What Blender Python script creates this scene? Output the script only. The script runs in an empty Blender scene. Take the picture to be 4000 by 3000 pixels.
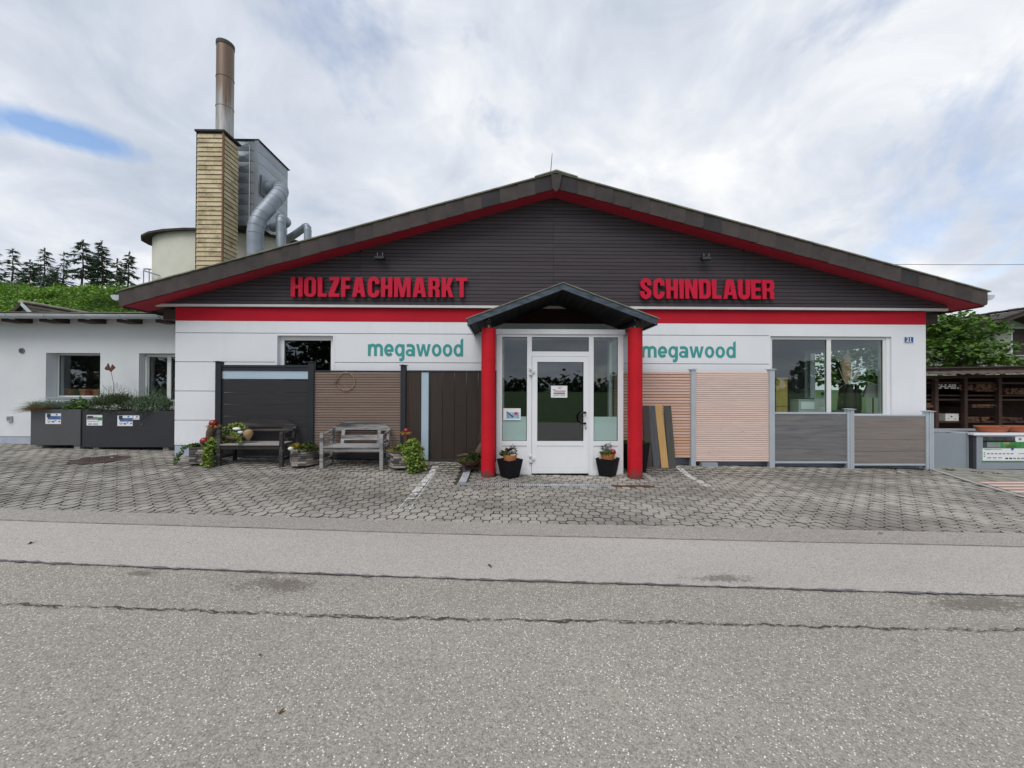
import bpy, bmesh, math, random
from math import sin, cos, pi, radians, sqrt, atan2, tan
from mathutils import Matrix, Vector, Euler
random.seed(7)
R = random.uniform
scene = bpy.context.scene
col = scene.collection

# ------------------------------------------------------------------ camera
CAM_H = 1.6
F = 0.375                                   # focal length / sensor width (13 mm equivalent)
CAM_ROT = Matrix.Rotation(radians(-.75), 4, 'Z') @ Matrix.Rotation(radians(90.4), 4, 'X') @ Matrix.Rotation(.0033, 4, 'Z')
cam_data = bpy.data.cameras.new('camera')
cam_data.sensor_width = 36; cam_data.lens = 36 * F
cam_data.clip_start = .05; cam_data.clip_end = 3000
cam = bpy.data.objects.new('camera', cam_data); col.objects.link(cam)
cam.matrix_world = Matrix.Translation((0, 0, CAM_H)) @ CAM_ROT
scene.camera = cam

# ------------------------------------------------------------------ light
SUN_EL, SUN_AZ = radians(56), radians(205)   # high, behind the viewer, veiled by cloud
world = bpy.data.worlds.new('World'); scene.world = world; world.use_nodes = True
def build_world():
    nt = world.node_tree; N = nt.nodes; L = nt.links
    N.clear()
    out = N.new('ShaderNodeOutputWorld'); bg = N.new('ShaderNodeBackground')
    L.new(bg.outputs[0], out.inputs[0])
    sky = N.new('ShaderNodeTexSky'); sky.sky_type = 'NISHITA'; sky.sun_disc = False
    sky.sun_elevation = SUN_EL; sky.sun_rotation = SUN_AZ; sky.altitude = 500
    def math_(op, a, b=None, clamp=False):
        n = N.new('ShaderNodeMath'); n.operation = op; n.use_clamp = clamp
        for i, v in enumerate((a, b)):
            if v is None: continue
            if isinstance(v, (int, float)): n.inputs[i].default_value = v
            else: L.new(v, n.inputs[i])
        return n.outputs[0]
    tc = N.new('ShaderNodeTexCoord'); sep = N.new('ShaderNodeSeparateXYZ'); L.new(tc.outputs['Generated'], sep.inputs[0])
    den = math_('ADD', math_('MAXIMUM', sep.outputs[2], 0.0), .42)
    px = math_('DIVIDE', sep.outputs[0], den); py = math_('DIVIDE', sep.outputs[1], den)
    cb = N.new('ShaderNodeCombineXYZ'); L.new(px, cb.inputs[0]); L.new(py, cb.inputs[1])
    def noise(scale, detail, rough, off, stretch=(1, 1, 1), rot=0, dist=0):
        m = N.new('ShaderNodeMapping'); m.inputs['Rotation'].default_value = (0, 0, rot)
        m.inputs['Scale'].default_value = stretch; m.inputs['Location'].default_value = off
        L.new(cb.outputs[0], m.inputs[0])
        n = N.new('ShaderNodeTexNoise'); n.inputs['Scale'].default_value = scale; n.inputs['Detail'].default_value = detail
        n.inputs['Roughness'].default_value = rough; n.inputs['Distortion'].default_value = dist
        L.new(m.outputs[0], n.inputs['Vector']); return n.outputs['Fac']
    def ramp(v, stops):
        r = N.new('ShaderNodeValToRGB'); L.new(v, r.inputs[0]); e = r.color_ramp.elements
        while len(e) < len(stops): e.new(.5)
        for q, (p, c) in zip(e, stops): q.position = p; q.color = (*c, 1)
        return r.outputs[0]
    # cover: holes of blue between the cloud sheets
    gx = math_('DIVIDE', math_('ADD', math_('ADD', px, .86), math_('MULTIPLY', math_('ADD', py, -.74), .9)), .19)
    gy = math_('DIVIDE', math_('SUBTRACT', math_('ADD', py, -.74), math_('MULTIPLY', math_('ADD', px, .86), .9)), .07)
    rift = math_('MULTIPLY', math_('POWER', 2.718, math_('MULTIPLY', math_('ADD', math_('MULTIPLY', gx, gx), math_('MULTIPLY', gy, gy)), -1.0)), .34)
    cov = ramp(math_('SUBTRACT', noise(1.5, 7, .6, (3.1, 1.35, 0), (1, .8, 1), .5, .3), rift), [(.27, (0, 0, 0)), (.41, (1, 1, 1))])
    # relief of the sheets: soft grey bellies and white crests drawn out by the wind
    shade = math_('ADD', math_('MULTIPLY', noise(1.55, 6, .52, (1.7, 6.2, 0), (1, 1, 1), -.7, .6), .64),
                  math_('MULTIPLY', noise(4.2, 6, .58, (0, 2.2, 0), (1, 1, 1), -.7, .6), .36))
    # the veiled sun brightens the sheet on one side of the sky
    d = N.new('ShaderNodeVectorMath'); d.operation = 'DOT_PRODUCT'; L.new(tc.outputs['Generated'], d.inputs[0])
    g = Vector((.38, .72, .58)).normalized(); d.inputs[1].default_value = g
    glow = math_('MULTIPLY', math_('POWER', math_('MAXIMUM', d.outputs['Value'], 0), 5), .10)
    cloud = ramp(math_('ADD', shade, glow), [(.36, (.32, .36, .425)), (.46, (.415, .455, .525)), (.55, (.52, .55, .605)), (.66, (.69, .695, .70))])
    blue = N.new('ShaderNodeMix'); blue.data_type = 'RGBA'; blue.blend_type = 'MULTIPLY'; blue.inputs[0].default_value = 1
    L.new(sky.outputs[0], blue.inputs[6]); blue.inputs[7].default_value = (.15, .15, .15, 1)
    mix = N.new('ShaderNodeMix'); mix.data_type = 'RGBA'
    L.new(cov, mix.inputs[0]); L.new(blue.outputs[2], mix.inputs[6]); L.new(cloud, mix.inputs[7])
    L.new(mix.outputs[2], bg.inputs[0]); bg.inputs[1].default_value = 1.0
build_world()
sl = bpy.data.lights.new('sun', 'SUN'); sl.energy = 1.5; sl.angle = radians(40); sl.color = (1, .97, .93)
so = bpy.data.objects.new('sun', sl); col.objects.link(so)
sdir = Vector((sin(SUN_AZ) * cos(SUN_EL), cos(SUN_AZ) * cos(SUN_EL), sin(SUN_EL)))
so.rotation_euler = sdir.to_track_quat('Z', 'Y').to_euler()
scene.view_settings.view_transform = 'Standard'; scene.view_settings.look = 'None'
scene.view_settings.gamma = 1; scene.view_settings.exposure = .53
scene.render.engine = 'CYCLES'
scene.cycles.max_bounces = 8; scene.cycles.transparent_max_bounces = 16

# ------------------------------------------------------------------ survey helpers: photo measurement -> metres on a known plane
R3 = CAM_ROT.to_3x3()
def at(px, py, Y):
    d = R3 @ Vector(((px - 2000) / 1500, -(py - 1500) / 1500, -1))
    t = Y / d.y
    return Vector((d.x * t, Y, CAM_H + d.z * t))
def ax(px, Y, py=1500): return at(px, py, Y).x
def az(py, Y, px=2000): return at(px, py, Y).z
def zr(x):
    x = max(-14, min(12, x))
    return -.018 * x + .0007 * x * x if x < 0 else -.010 * x
def zg(x, y):
    t = max(0, min(1, (y - 6.9) / .8)); t = t * t * (3 - 2 * t)
    zw = .075 - .016 * max(-16, min(14, x))
    return zr(x) * (1 - t) + zw * t

# ------------------------------------------------------------------ scene helpers
class MB:
    def __init__(s): s.v = []; s.f = []
    def quad(s, a, b, c, d):
        i = len(s.v); s.v += [tuple(a), tuple(b), tuple(c), tuple(d)]; s.f.append((i, i+1, i+2, i+3)); return s
    def box(s, x0, x1, y0, y1, z0, z1, b=0):
        if b <= 0:
            i = len(s.v)
            s.v += [(x0,y0,z0),(x1,y0,z0),(x1,y1,z0),(x0,y1,z0),(x0,y0,z1),(x1,y0,z1),(x1,y1,z1),(x0,y1,z1)]
            s.f += [(i,i+3,i+2,i+1),(i+4,i+5,i+6,i+7),(i,i+1,i+5,i+4),(i+1,i+2,i+6,i+5),(i+2,i+3,i+7,i+6),(i+3,i,i+4,i+7)]
            return s
        # bevelled: prism along the longest axis, its section chamfered
        dims = (x1-x0, y1-y0, z1-z0); k = dims.index(max(dims))
        lo = [x0,y0,z0]; hi = [x1,y1,z1]; u, w = [q for q in range(3) if q != k]
        sec = [(lo[u]+b,lo[w]),(hi[u]-b,lo[w]),(hi[u],lo[w]+b),(hi[u],hi[w]-b),(hi[u]-b,hi[w]),(lo[u]+b,hi[w]),(lo[u],hi[w]-b),(lo[u],lo[w]+b)]
        i = len(s.v)
        for e in (lo[k], hi[k]):
            for p in sec:
                q = [0,0,0]; q[k] = e; q[u] = p[0]; q[w] = p[1]; s.v.append(tuple(q))
        n = 8
        for j in range(n): s.f.append((i+j, i+(j+1)%n, i+n+(j+1)%n, i+n+j))
        s.f.append(tuple(i+j for j in reversed(range(n)))); s.f.append(tuple(i+n+j for j in range(n)))
        return s
    def prism(s, poly, axis, a, b):
        """polygon in the two other axes, pushed from a to b along axis"""
        i = len(s.v); n = len(poly)
        for e in (a, b):
            for p in poly:
                q = [0,0,0]; q[axis] = e; o = [k for k in range(3) if k != axis]; q[o[0]] = p[0]; q[o[1]] = p[1]; s.v.append(tuple(q))
        for j in range(n): s.f.append((i+j, i+(j+1)%n, i+n+(j+1)%n, i+n+j))
        s.f.append(tuple(i+j for j in reversed(range(n)))); s.f.append(tuple(i+n+j for j in range(n)))
        return s
    def tube(s, pts, r, n=8, cap=True):
        pts = [Vector(p) for p in pts]; m = len(pts)
        rs = r if isinstance(r, (list, tuple)) else [r]*m
        i0 = len(s.v); up = None
        for k, p in enumerate(pts):
            t = (pts[min(k+1,m-1)] - pts[max(k-1,0)])
            if t.length < 1e-9: t = Vector((0,0,1))
            t.normalize()
            if up is None:
                up = Vector((1,0,0)) if abs(t.x) < .9 else Vector((0,1,0))
            up = (up - t * up.dot(t))
            if up.length < 1e-6: up = t.orthogonal()
            up.normalize(); w = t.cross(up)
            for j in range(n):
                a = 2*pi*j/n; s.v.append(tuple(p + (up*cos(a) + w*sin(a))*rs[k]))
        for k in range(m-1):
            for j in range(n):
                a = i0+k*n; s.f.append((a+j, a+(j+1)%n, a+n+(j+1)%n, a+n+j))
        if cap:
            s.f.append(tuple(i0+j for j in reversed(range(n)))); s.f.append(tuple(i0+(m-1)*n+j for j in range(n)))
        return s
    def lathe(s, prof, n, c=(0,0,0), sy=1, cap=True, rot=0):
        i0 = len(s.v)
        for (r, z) in prof:
            for j in range(n):
                a = 2*pi*j/n + rot; s.v.append((c[0]+r*cos(a), c[1]+r*sin(a)*sy, c[2]+z))
        for k in range(len(prof)-1):
            for j in range(n):
                a = i0+k*n; s.f.append((a+j, a+(j+1)%n, a+n+(j+1)%n, a+n+j))
        if cap:
            s.f.append(tuple(i0+j for j in reversed(range(n)))); s.f.append(tuple(i0+(len(prof)-1)*n+j for j in range(n)))
        return s
    def blob(s, c, r, n=8, jit=0):
        prof = []
        m = max(4, n//2)
        i0 = len(s.v); rx, ry, rz = r if isinstance(r, tuple) else (r,r,r)
        for k in range(m+1):
            a = -pi/2 + pi*k/m
            for j in range(n):
                b = 2*pi*j/n; q = 1 + (R(-jit,jit) if 0<k<m else 0)
                s.v.append((c[0]+rx*cos(a)*cos(b)*q, c[1]+ry*cos(a)*sin(b)*q, c[2]+rz*sin(a)*q))
        for k in range(m):
            for j in range(n):
                a = i0+k*n; s.f.append((a+j, a+(j+1)%n, a+n+(j+1)%n, a+n+j))
        return s
    def build(s, name, mat, parent=None, smooth=False):
        me = bpy.data.meshes.new(name)
        off = parent_loc(parent)
        me.from_pydata([(v[0]-off.x, v[1]-off.y, v[2]-off.z) for v in s.v], [], s.f)
        me.validate(); me.materials.append(mat)
        if smooth: me.polygons.foreach_set('use_smooth', [True]*len(me.polygons))
        o = bpy.data.objects.new(name, me); col.objects.link(o); o.parent = parent
        return o
def parent_loc(p):
    v = Vector((0,0,0))
    while p is not None: v += p.location; p = p.parent
    return v
def tag(o, label, cat, group=None):
    o['label'] = label; o['category'] = cat
    if group: o['group'] = group
    return o
def thing(name, label, cat, loc=(0,0,0), group=None):
    o = bpy.data.objects.new(name, None); col.objects.link(o); o.location = loc; o.empty_display_size = .2
    return tag(o, label, cat, group)
def struct(o): o['kind'] = 'structure'; return o
def stuff(o): o['kind'] = 'stuff'; return o
def smooth_by_angle(o, a=35):
    o.data.polygons.foreach_set('use_smooth', [True]*len(o.data.polygons))
    try: o.data.set_sharp_from_angle(angle=radians(a))
    except Exception: pass
    return o
def box(name, mat, parent, x0, x1, y0, y1, z0, z1, b=0): return MB().box(x0,x1,y0,y1,z0,z1,b).build(name, mat, parent)
def share(src, name, parent, loc, rot=None, scale=None):
    o = bpy.data.objects.new(name, src); col.objects.link(o); o.parent = parent; o.location = Vector(loc) - parent_loc(parent)
    if rot is not None: o.rotation_euler = rot
    if scale is not None: o.scale = scale
    return o
def rects_minus(x0, x1, z0, z1, holes):
    xs = sorted({x0, x1, *[h for r in holes for h in r[:2] if x0 < h < x1]}); zs = sorted({z0, z1, *[h for r in holes for h in r[2:] if z0 < h < z1]})
    out = []
    for i in range(len(xs)-1):
        runs = []
        for k in range(len(zs)-1):
            cx, cz = (xs[i]+xs[i+1])/2, (zs[k]+zs[k+1])/2
            if any(h[0] < cx < h[1] and h[2] < cz < h[3] for h in holes): continue
            if runs and abs(runs[-1][1]-zs[k]) < 1e-6: runs[-1][1] = zs[k+1]
            else: runs.append([zs[k], zs[k+1]])
        for a, b in runs:
            if out and abs(out[-1][1]-xs[i]) < 1e-6 and abs(out[-1][2]-a) < 1e-6 and abs(out[-1][3]-b) < 1e-6: out[-1][1] = xs[i+1]
            else: out.append([xs[i], xs[i+1], a, b])
    return out

# ------------------------------------------------------------------ materials
class NT:
    def __init__(s, name):
        s.m = bpy.data.materials.new(name); s.m.use_nodes = True; s.t = s.m.node_tree; s.N = s.t.nodes; s.L = s.t.links
        s.b = s.N['Principled BSDF']; s.b.inputs['Specular IOR Level'].default_value = .35
        s.geo = s.N.new('ShaderNodeNewGeometry')
    def put(s, sock, v):
        if isinstance(v, (int, float)): sock.default_value = v
        elif isinstance(v, tuple): sock.default_value = (*v, 1) if len(v) == 3 and len(sock.default_value) == 4 else v
        else: s.L.new(v, sock)
    def pos(s, scale=(1,1,1), rot=(0,0,0), off=(0,0,0), vec=None):
        m = s.N.new('ShaderNodeMapping'); m.inputs['Scale'].default_value = scale; m.inputs['Rotation'].default_value = rot; m.inputs['Location'].default_value = off
        s.L.new(vec or s.geo.outputs['Position'], m.inputs[0]); return m.outputs[0]
    def noise(s, scale, detail=4, rough=.55, vec=None, dist=0):
        n = s.N.new('ShaderNodeTexNoise'); n.inputs['Scale'].default_value = scale; n.inputs['Detail'].default_value = detail; n.inputs['Roughness'].default_value = rough
        n.inputs['Distortion'].default_value = dist
        s.L.new(vec or s.geo.outputs['Position'], n.inputs['Vector']); return n.outputs['Fac']
    def voronoi(s, scale, vec=None, feature='F1'):
        n = s.N.new('ShaderNodeTexVoronoi'); n.feature = feature; n.inputs['Scale'].default_value = scale
        s.L.new(vec or s.geo.outputs['Position'], n.inputs['Vector']); return n
    def ramp(s, v, stops):
        r = s.N.new('ShaderNodeValToRGB'); s.L.new(v, r.inputs[0]); e = r.color_ramp.elements
        while len(e) < len(stops): e.new(.5)
        for q, (p, c) in zip(e, stops): q.position = p; q.color = (*c, 1) if not isinstance(c, (int, float)) else (c, c, c, 1)
        return r.outputs[0]
    def mix(s, f, a, b, mode='MIX'):
        n = s.N.new('ShaderNodeMix'); n.data_type = 'RGBA'; n.blend_type = mode
        s.put(n.inputs[0], f); s.put(n.inputs[6], a); s.put(n.inputs[7], b); return n.outputs[2]
    def math(s, op, a, b=0, clamp=False):
        n = s.N.new('ShaderNodeMath'); n.operation = op; n.use_clamp = clamp; s.put(n.inputs[0], a); s.put(n.inputs[1], b); return n.outputs[0]
    def obj_random(s): return s.N.new('ShaderNodeObjectInfo').outputs['Random']
    def island(s): return s.geo.outputs['Random Per Island']
    def bump(s, h, strength=.3, dist=.01):
        b = s.N.new('ShaderNodeBump'); b.inputs['Strength'].default_value = strength; b.inputs['Distance'].default_value = dist
        s.put(b.inputs['Height'], h); s.L.new(b.outputs[0], s.b.inputs['Normal'])
    def done(s, color, rough=.6, metal=0, spec=None):
        s.put(s.b.inputs['Base Color'], color); s.put(s.b.inputs['Roughness'], rough); s.b.inputs['Metallic'].default_value = metal
        if spec is not None: s.b.inputs['Specular IOR Level'].default_value = spec
        return s.m
def mul(c, k): return tuple(min(1, q*k) for q in c)
def plain(name, c, rough=.6, var=.12, scale=3, bump=0, bscale=60, metal=0, rnd=0, stretch=(1,1,1), spec=None):
    n = NT(name); v = n.pos(stretch)
    k = n.noise(scale, 5, .6, v)
    cc = n.ramp(k, [(.3, mul(c, 1-var)), (.7, mul(c, 1+var))])
    if rnd:
        f = n.math('ADD', n.math('MULTIPLY', n.obj_random(), 2*rnd), 1-rnd)
        cb = n.N.new('ShaderNodeCombineColor')
        for i in range(3): n.L.new(f, cb.inputs[i])
        cc = n.mix(1, cc, cb.outputs[0], 'MULTIPLY')
    if bump: n.bump(n.noise(bscale, 4, .6, v), bump, .006)
    return n.done(cc, rough, metal, spec)
def wood(name, c1, c2, grain=(2, 40, 40), rough=.7, rnd=.12, bump=.25, streak=None):
    n = NT(name); v = n.pos(grain)
    k = n.noise(1.6, 6, .65, v, .4)
    cc = n.ramp(k, [(.25, c1), (.72, c2)])
    if streak: cc = n.mix(n.ramp(n.noise(.7, 3, .5, n.pos(mul3(grain, .35))), [(.5, 0), (.68, 1)]), cc, streak)
    if rnd:
        f = n.math('ADD', n.math('MULTIPLY', n.obj_random(), 2*rnd), 1-rnd)
        cb = n.N.new('ShaderNodeCombineColor')
        for i in range(3): n.L.new(f, cb.inputs[i])
        cc = n.mix(1, cc, cb.outputs[0], 'MULTIPLY')
    n.bump(k, bump, .004)
    return n.done(cc, rough)
def mul3(t, k): return tuple(q*k for q in t)
def leaves(name, c1, c2, c3=None, rough=.55):
    n = NT(name)
    st = [(.0, c1), (.6, c2)] + ([(1.0, c3)] if c3 else [])
    cc = n.ramp(n.island(), st)
    cc = n.mix(.35, cc, n.ramp(n.noise(1.2, 3, .5), [(.35, mul(c1, .7)), (.7, c2)]))
    n.done(cc, rough, 0, .25)
    tr = n.N.new('ShaderNodeBsdfTranslucent'); n.L.new(cc, tr.inputs[0])
    ms = n.N.new('ShaderNodeMixShader'); ms.inputs[0].default_value = .25
    out = n.N['Material Output']; n.L.new(n.b.outputs[0], ms.inputs[1]); n.L.new(tr.outputs[0], ms.inputs[2]); n.L.new(ms.outputs[0], out.inputs[0])
    return n.m
def glass(name, tint=(.72,.78,.76), refl=.13, rough=0):
    n = NT(name); N, L = n.N, n.L
    N.remove(n.b)
    t = N.new('ShaderNodeBsdfTransparent'); t.inputs[0].default_value = (*tint, 1)
    g = N.new('ShaderNodeBsdfGlossy'); g.inputs['Roughness'].default_value = rough; g.inputs[0].default_value = (.95,.97,1,1)
    lw = N.new('ShaderNodeLayerWeight'); lw.inputs[0].default_value = .5
    pw = N.new('ShaderNodeMath'); pw.operation = 'POWER'; pw.inputs[1].default_value = 4.0; L.new(lw.outputs['Facing'], pw.inputs[0])
    m = N.new('ShaderNodeMath'); m.operation = 'MULTIPLY_ADD'; m.inputs[1].default_value = .85; m.inputs[2].default_value = refl; L.new(pw.outputs[0], m.inputs[0])
    ms = N.new('ShaderNodeMixShader'); L.new(m.outputs[0], ms.inputs[0]); L.new(t.outputs[0], ms.inputs[1]); L.new(g.outputs[0], ms.inputs[2])
    L.new(ms.outputs[0], N['Material Output'].inputs[0]); return n.m

M = {}
def asphalt(name, base, chips, scale, dark=1, blotch=None):
    n = NT(name)
    v1 = n.voronoi(scale); v2 = n.voronoi(scale*2.3)
    def red(v):
        q = n.N.new('ShaderNodeSeparateColor'); n.L.new(v.outputs['Color'], q.inputs[0]); return q.outputs[0]
    c1 = n.ramp(red(v1), [(0, mul(base, .66)), (.5, base), (1, mul(base, 1.25))])
    c2 = n.ramp(red(v2), [(0, mul(base, .48)), (.5, base), (1, mul(base, 1.42))])
    cc = n.mix(.5, c1, c2)
    cc = n.mix(.8, cc, n.ramp(v2.outputs['Distance'], [(.3, 1), (.85, .70)]), 'MULTIPLY')
    v3 = n.voronoi(scale*1.25, n.pos((1,1,1), (0,0,.6), (3.3,1.7,0)))
    chip = n.math('MULTIPLY', n.ramp(n.math('ADD', red(v3), n.math('MULTIPLY', n.math('SUBTRACT', n.noise(3, 4, .6), .5), .35)), [(.77, 0), (.88, 1)]), n.ramp(v3.outputs['Distance'], [(.26, 1), (.40, 0)]))
    cc = n.mix(n.math('MULTIPLY', chip, dark), cc, chips)
    pit = n.math('MULTIPLY', n.ramp(red(v3), [(.06, 1), (.08, 0)]), n.ramp(v3.outputs['Distance'], [(.22, 1), (.40, 0)]))
    cc = n.mix(n.math('MULTIPLY', pit, .7), cc, mul(base, .3))
    big = n.ramp(n.noise(.45, 5, .6, n.pos((.5,1.6,1))), [(.3, (.84,.83,.82)), (.7, (1.03,1.02,1.0))])
    cc = n.mix(1, cc, big, 'MULTIPLY')
    sp = n.ramp(n.noise(7, 3, .6), [(.70, 0), (.74, 1)])
    cc = n.mix(n.math('MULTIPLY', sp, .35), cc, (.11, .10, .09))
    for (bx, by, rx, ry, a) in (blotch or []):
        d = n.N.new('ShaderNodeVectorMath'); d.operation = 'LENGTH'
        n.L.new(n.pos((1/rx, 1/ry, 0), (0,0,0), (-bx/rx, -by/ry, 0)), d.inputs[0])
        mk = n.math('SUBTRACT', n.math('ADD', n.math('MULTIPLY', n.noise(38, 5, .7), .75), n.math('MULTIPLY', n.noise(5, 4, .6), .45)), n.math('MULTIPLY', d.outputs['Value'], .22))
        mk = n.ramp(mk, [(.39, 0), (.50, 1)])
        cc = n.mix(n.math('MULTIPLY', mk, a), cc, (.085, .07, .055))
    n.bump(n.math('SUBTRACT', 1, v1.outputs['Distance']), .35, .006)
    return n.done(cc, .85, 0, .25)
BL = [(-1.80, 3.07, .36, .12, .62), (3.60, 2.90, .62, .12, .6), (-3.0, 3.22, .15, .05, .6)]
M['asphalt'] = asphalt('old_coarse_asphalt', (.338,.317,.284), (.84,.81,.75), 72, blotch=BL)
M['asphalt2'] = asphalt('patched_fine_asphalt', (.445,.422,.398), (.66,.64,.61), 105, blotch=[(1.82, 3.24, .30, .07, .6)])
M['asphalt3'] = asphalt('edge_asphalt', (.352,.328,.302), (.72,.68,.63), 78)
M['bitumen'] = plain('bitumen_joint', (.115,.112,.118), .75, .3, 14, .5, 50)
M['crack'] = plain('soil_in_crack', (.05,.042,.032), .95, .5, 20, .8, 60)
def paver_mat():
    n = NT('concrete_paver')
    f = n.mix(.5, n.island(), n.obj_random())
    cc = n.ramp(n.island(), [(0, (.235,.222,.202)), (.5, (.305,.29,.265)), (1, (.375,.357,.327))])
    cc = n.mix(.3, cc, n.ramp(n.obj_random(), [(0, (.17,.16,.145)), (1, (.29,.275,.25))]))
    cc = n.mix(1, cc, n.ramp(n.noise(.55, 5, .62, n.pos((1,1.5,1))), [(.32, (.62,.61,.59)), (.5, (1.0,.99,.97)), (.66, (1.35,1.34,1.30))]), 'MULTIPLY')
    cc = n.mix(n.math('MULTIPLY', n.ramp(n.noise(2.2, 5, .65), [(.56, 0), (.72, 1)]), .4), cc, (.10,.075,.045))
    cc = n.mix(n.math('MULTIPLY', n.ramp(n.noise(55, 4, .7), [(.5, 0), (.75, 1)]), .35), cc, (.10,.095,.085))
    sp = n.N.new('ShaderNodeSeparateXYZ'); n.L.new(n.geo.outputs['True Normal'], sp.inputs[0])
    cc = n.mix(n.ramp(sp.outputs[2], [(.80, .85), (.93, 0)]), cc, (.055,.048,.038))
    n.bump(n.noise(90, 4, .7), .4, .004)
    return n.done(cc, .85, 0, .25)
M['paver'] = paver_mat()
def joint_mat():
    n = NT('mossy_joint_sand')
    cc = n.ramp(n.noise(5, 5, .7), [(.35, (.035,.03,.022)), (.55, (.06,.05,.03)), (.68, (.06,.07,.022)), (.8, (.12,.075,.03))])
    n.bump(n.noise(80, 3, .7), .7, .006); return n.done(cc, .95)
M['joint'] = joint_mat()
def render_wall():
    n = NT('white_render')
    cc = n.ramp(n.noise(.8, 5, .6), [(.3, (.70,.715,.745)), (.7, (.76,.775,.80))])
    cc = n.mix(n.math('MULTIPLY', n.ramp(n.noise(1.3, 5, .7, n.pos((3,3,.35))), [(.55, 0), (.8, 1)]), .22), cc, (.52,.53,.53))
    sp = n.N.new('ShaderNodeSeparateXYZ'); n.L.new(n.geo.outputs['Position'], sp.inputs[0])
    splash = n.math('SUBTRACT', n.math('ADD', n.noise(6, 6, .7), .12), n.math('MULTIPLY', sp.outputs[2], .62))
    cc = n.mix(n.ramp(splash, [(.26, 0), (.55, .38)]), cc, (.42,.41,.38))
    n.bump(n.noise(230, 4, .7), .22, .003); return n.done(cc, .85, 0, .2)
M['white'] = render_wall()
M['annex_white'] = plain('old_white_render', (.66,.685,.70), .9, .05, 1.2, .35, 120)
M['plinth'] = plain('grey_plinth_paint', (.38,.42,.50), .8, .1, 4, .2, 80)
def red_wall(name, c, rough):
    n = NT(name)
    cc = n.ramp(n.noise(1.1, 5, .6), [(.3, mul(c, .92)), (.7, mul(c, 1.07))])
    n.bump(n.noise(160, 4, .7), .2, .003); return n.done(cc, rough, 0, .12)
M['red'] = red_wall('red_wall_paint', (.45,.015,.030), .8)
M['red_soffit'] = plain('red_soffit_paint', (.36,.02,.04), .7, .1, 2, .1)
def red_column():
    n = NT('red_column_paint')
    c = (.52,.010,.020)
    cc = n.ramp(n.noise(3, 5, .6), [(.3, mul(c, .88)), (.7, mul(c, 1.06))])
    sep = n.N.new('ShaderNodeSeparateXYZ'); n.L.new(n.geo.outputs['Position'], sep.inputs[0])
    cc = n.mix(n.math('MULTIPLY', n.ramp(n.noise(5, 6, .75, n.pos((1,1,4))), [(.60, 0), (.70, 1)]), .35), cc, (.60,.06,.07))
    cc = n.mix(n.math('MULTIPLY', n.ramp(n.noise(22, 5, .75, n.pos((1,1,.5), (0,0,0), (4,2,7))), [(.66, 0), (.72, 1)]), .5), cc, (.20,.03,.03))
    dirt = n.math('SUBTRACT', n.math('ADD', n.noise(9, 5, .7), .18), n.math('MULTIPLY', sep.outputs[2], 1.35))
    cc = n.mix(n.ramp(dirt, [(.52, 0), (.66, .85)]), cc, (.085,.06,.05))
    n.bump(n.noise(60, 4, .7), .15, .004); return n.done(cc, .6, 0, .2)
M['column'] = red_column()
M['letter'] = plain('red_letter_acrylic', (.53,.010,.040), .5, .04, 3, 0, spec=.2)
M['clad'] = wood('charcoal_cladding', (.035,.028,.033), (.066,.053,.061), (.8, 30, 30), .62, .13, .15)
M['clad_gap'] = plain('dark_gap', (.012,.011,.012), .9, .1)
def slate():
    n = NT('weathered_fibre_slate')
    cc = n.ramp(n.obj_random(), [(0, (.042,.038,.042)), (.10, (.045,.041,.044)), (.14, (.060,.051,.051)), (1, (.078,.066,.063))])
    cc = n.mix(1, cc, n.ramp(n.noise(3.5, 5, .65), [(.3, (.72,.70,.70)), (.7, (1.1,1.08,1.05))]), 'MULTIPLY')
    lich = n.ramp(n.noise(26, 5, .7, n.pos((1,1,.45))), [(.62, 0), (.74, 1)])
    cc = n.mix(n.math('MULTIPLY', lich, .3), cc, (.24,.22,.20))
    n.bump(n.noise(40, 5, .7), .3, .004); return n.done(cc, .8, 0, .25)
M['slate'] = slate()
M['roof'] = plain('mossy_roof_sheet', (.20,.20,.15), .9, .4, 6, .5, 30)
M['brown'] = plain('dark_brown_timber', (.055,.04,.034), .75, .2, 3, .2, 30, stretch=(.5,8,8))
M['canopy_shade'] = plain('painted_canopy_shade', (.035,.006,.009), .8, .2)  # shade under the porch canopy, put into a flat dark maroon
M['trim'] = plain('grey_white_metal_trim', (.60,.60,.60), .45, .05, 3)
M['zinc'] = plain('zinc_sheet', (.36,.40,.44), .42, .12, 3, .05, 20, metal=.55)
M['zinc_pale'] = plain('pale_zinc_gutter', (.52,.55,.58), .4, .1, 4, 0, 20, metal=.4)
def duct_mat():
    n = NT('grey_galvanised_duct')
    cc = n.ramp(n.noise(2.4, 5, .62), [(.3, (.20,.23,.265)), (.7, (.285,.32,.365))])
    cc = n.mix(n.math('MULTIPLY', n.ramp(n.noise(1.5, 4, .6, n.pos((4,4,.6))), [(.6, 0), (.75, 1)]), .3), cc, (.5,.52,.54))
    return n.done(cc, .5, .35, .4)
M['duct'] = duct_mat()
def filter_mat():
    n = NT('grey_sheet_cladding')
    cc = n.ramp(n.noise(1.1, 4, .6), [(.3, (.25,.28,.315)), (.7, (.33,.365,.405))])
    cc = n.mix(.25, cc, n.ramp(n.obj_random(), [(0, (.22,.245,.28)), (1, (.38,.42,.465))]))
    return n.done(cc, .45, .45, .4)
M['filter'] = filter_mat()
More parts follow.
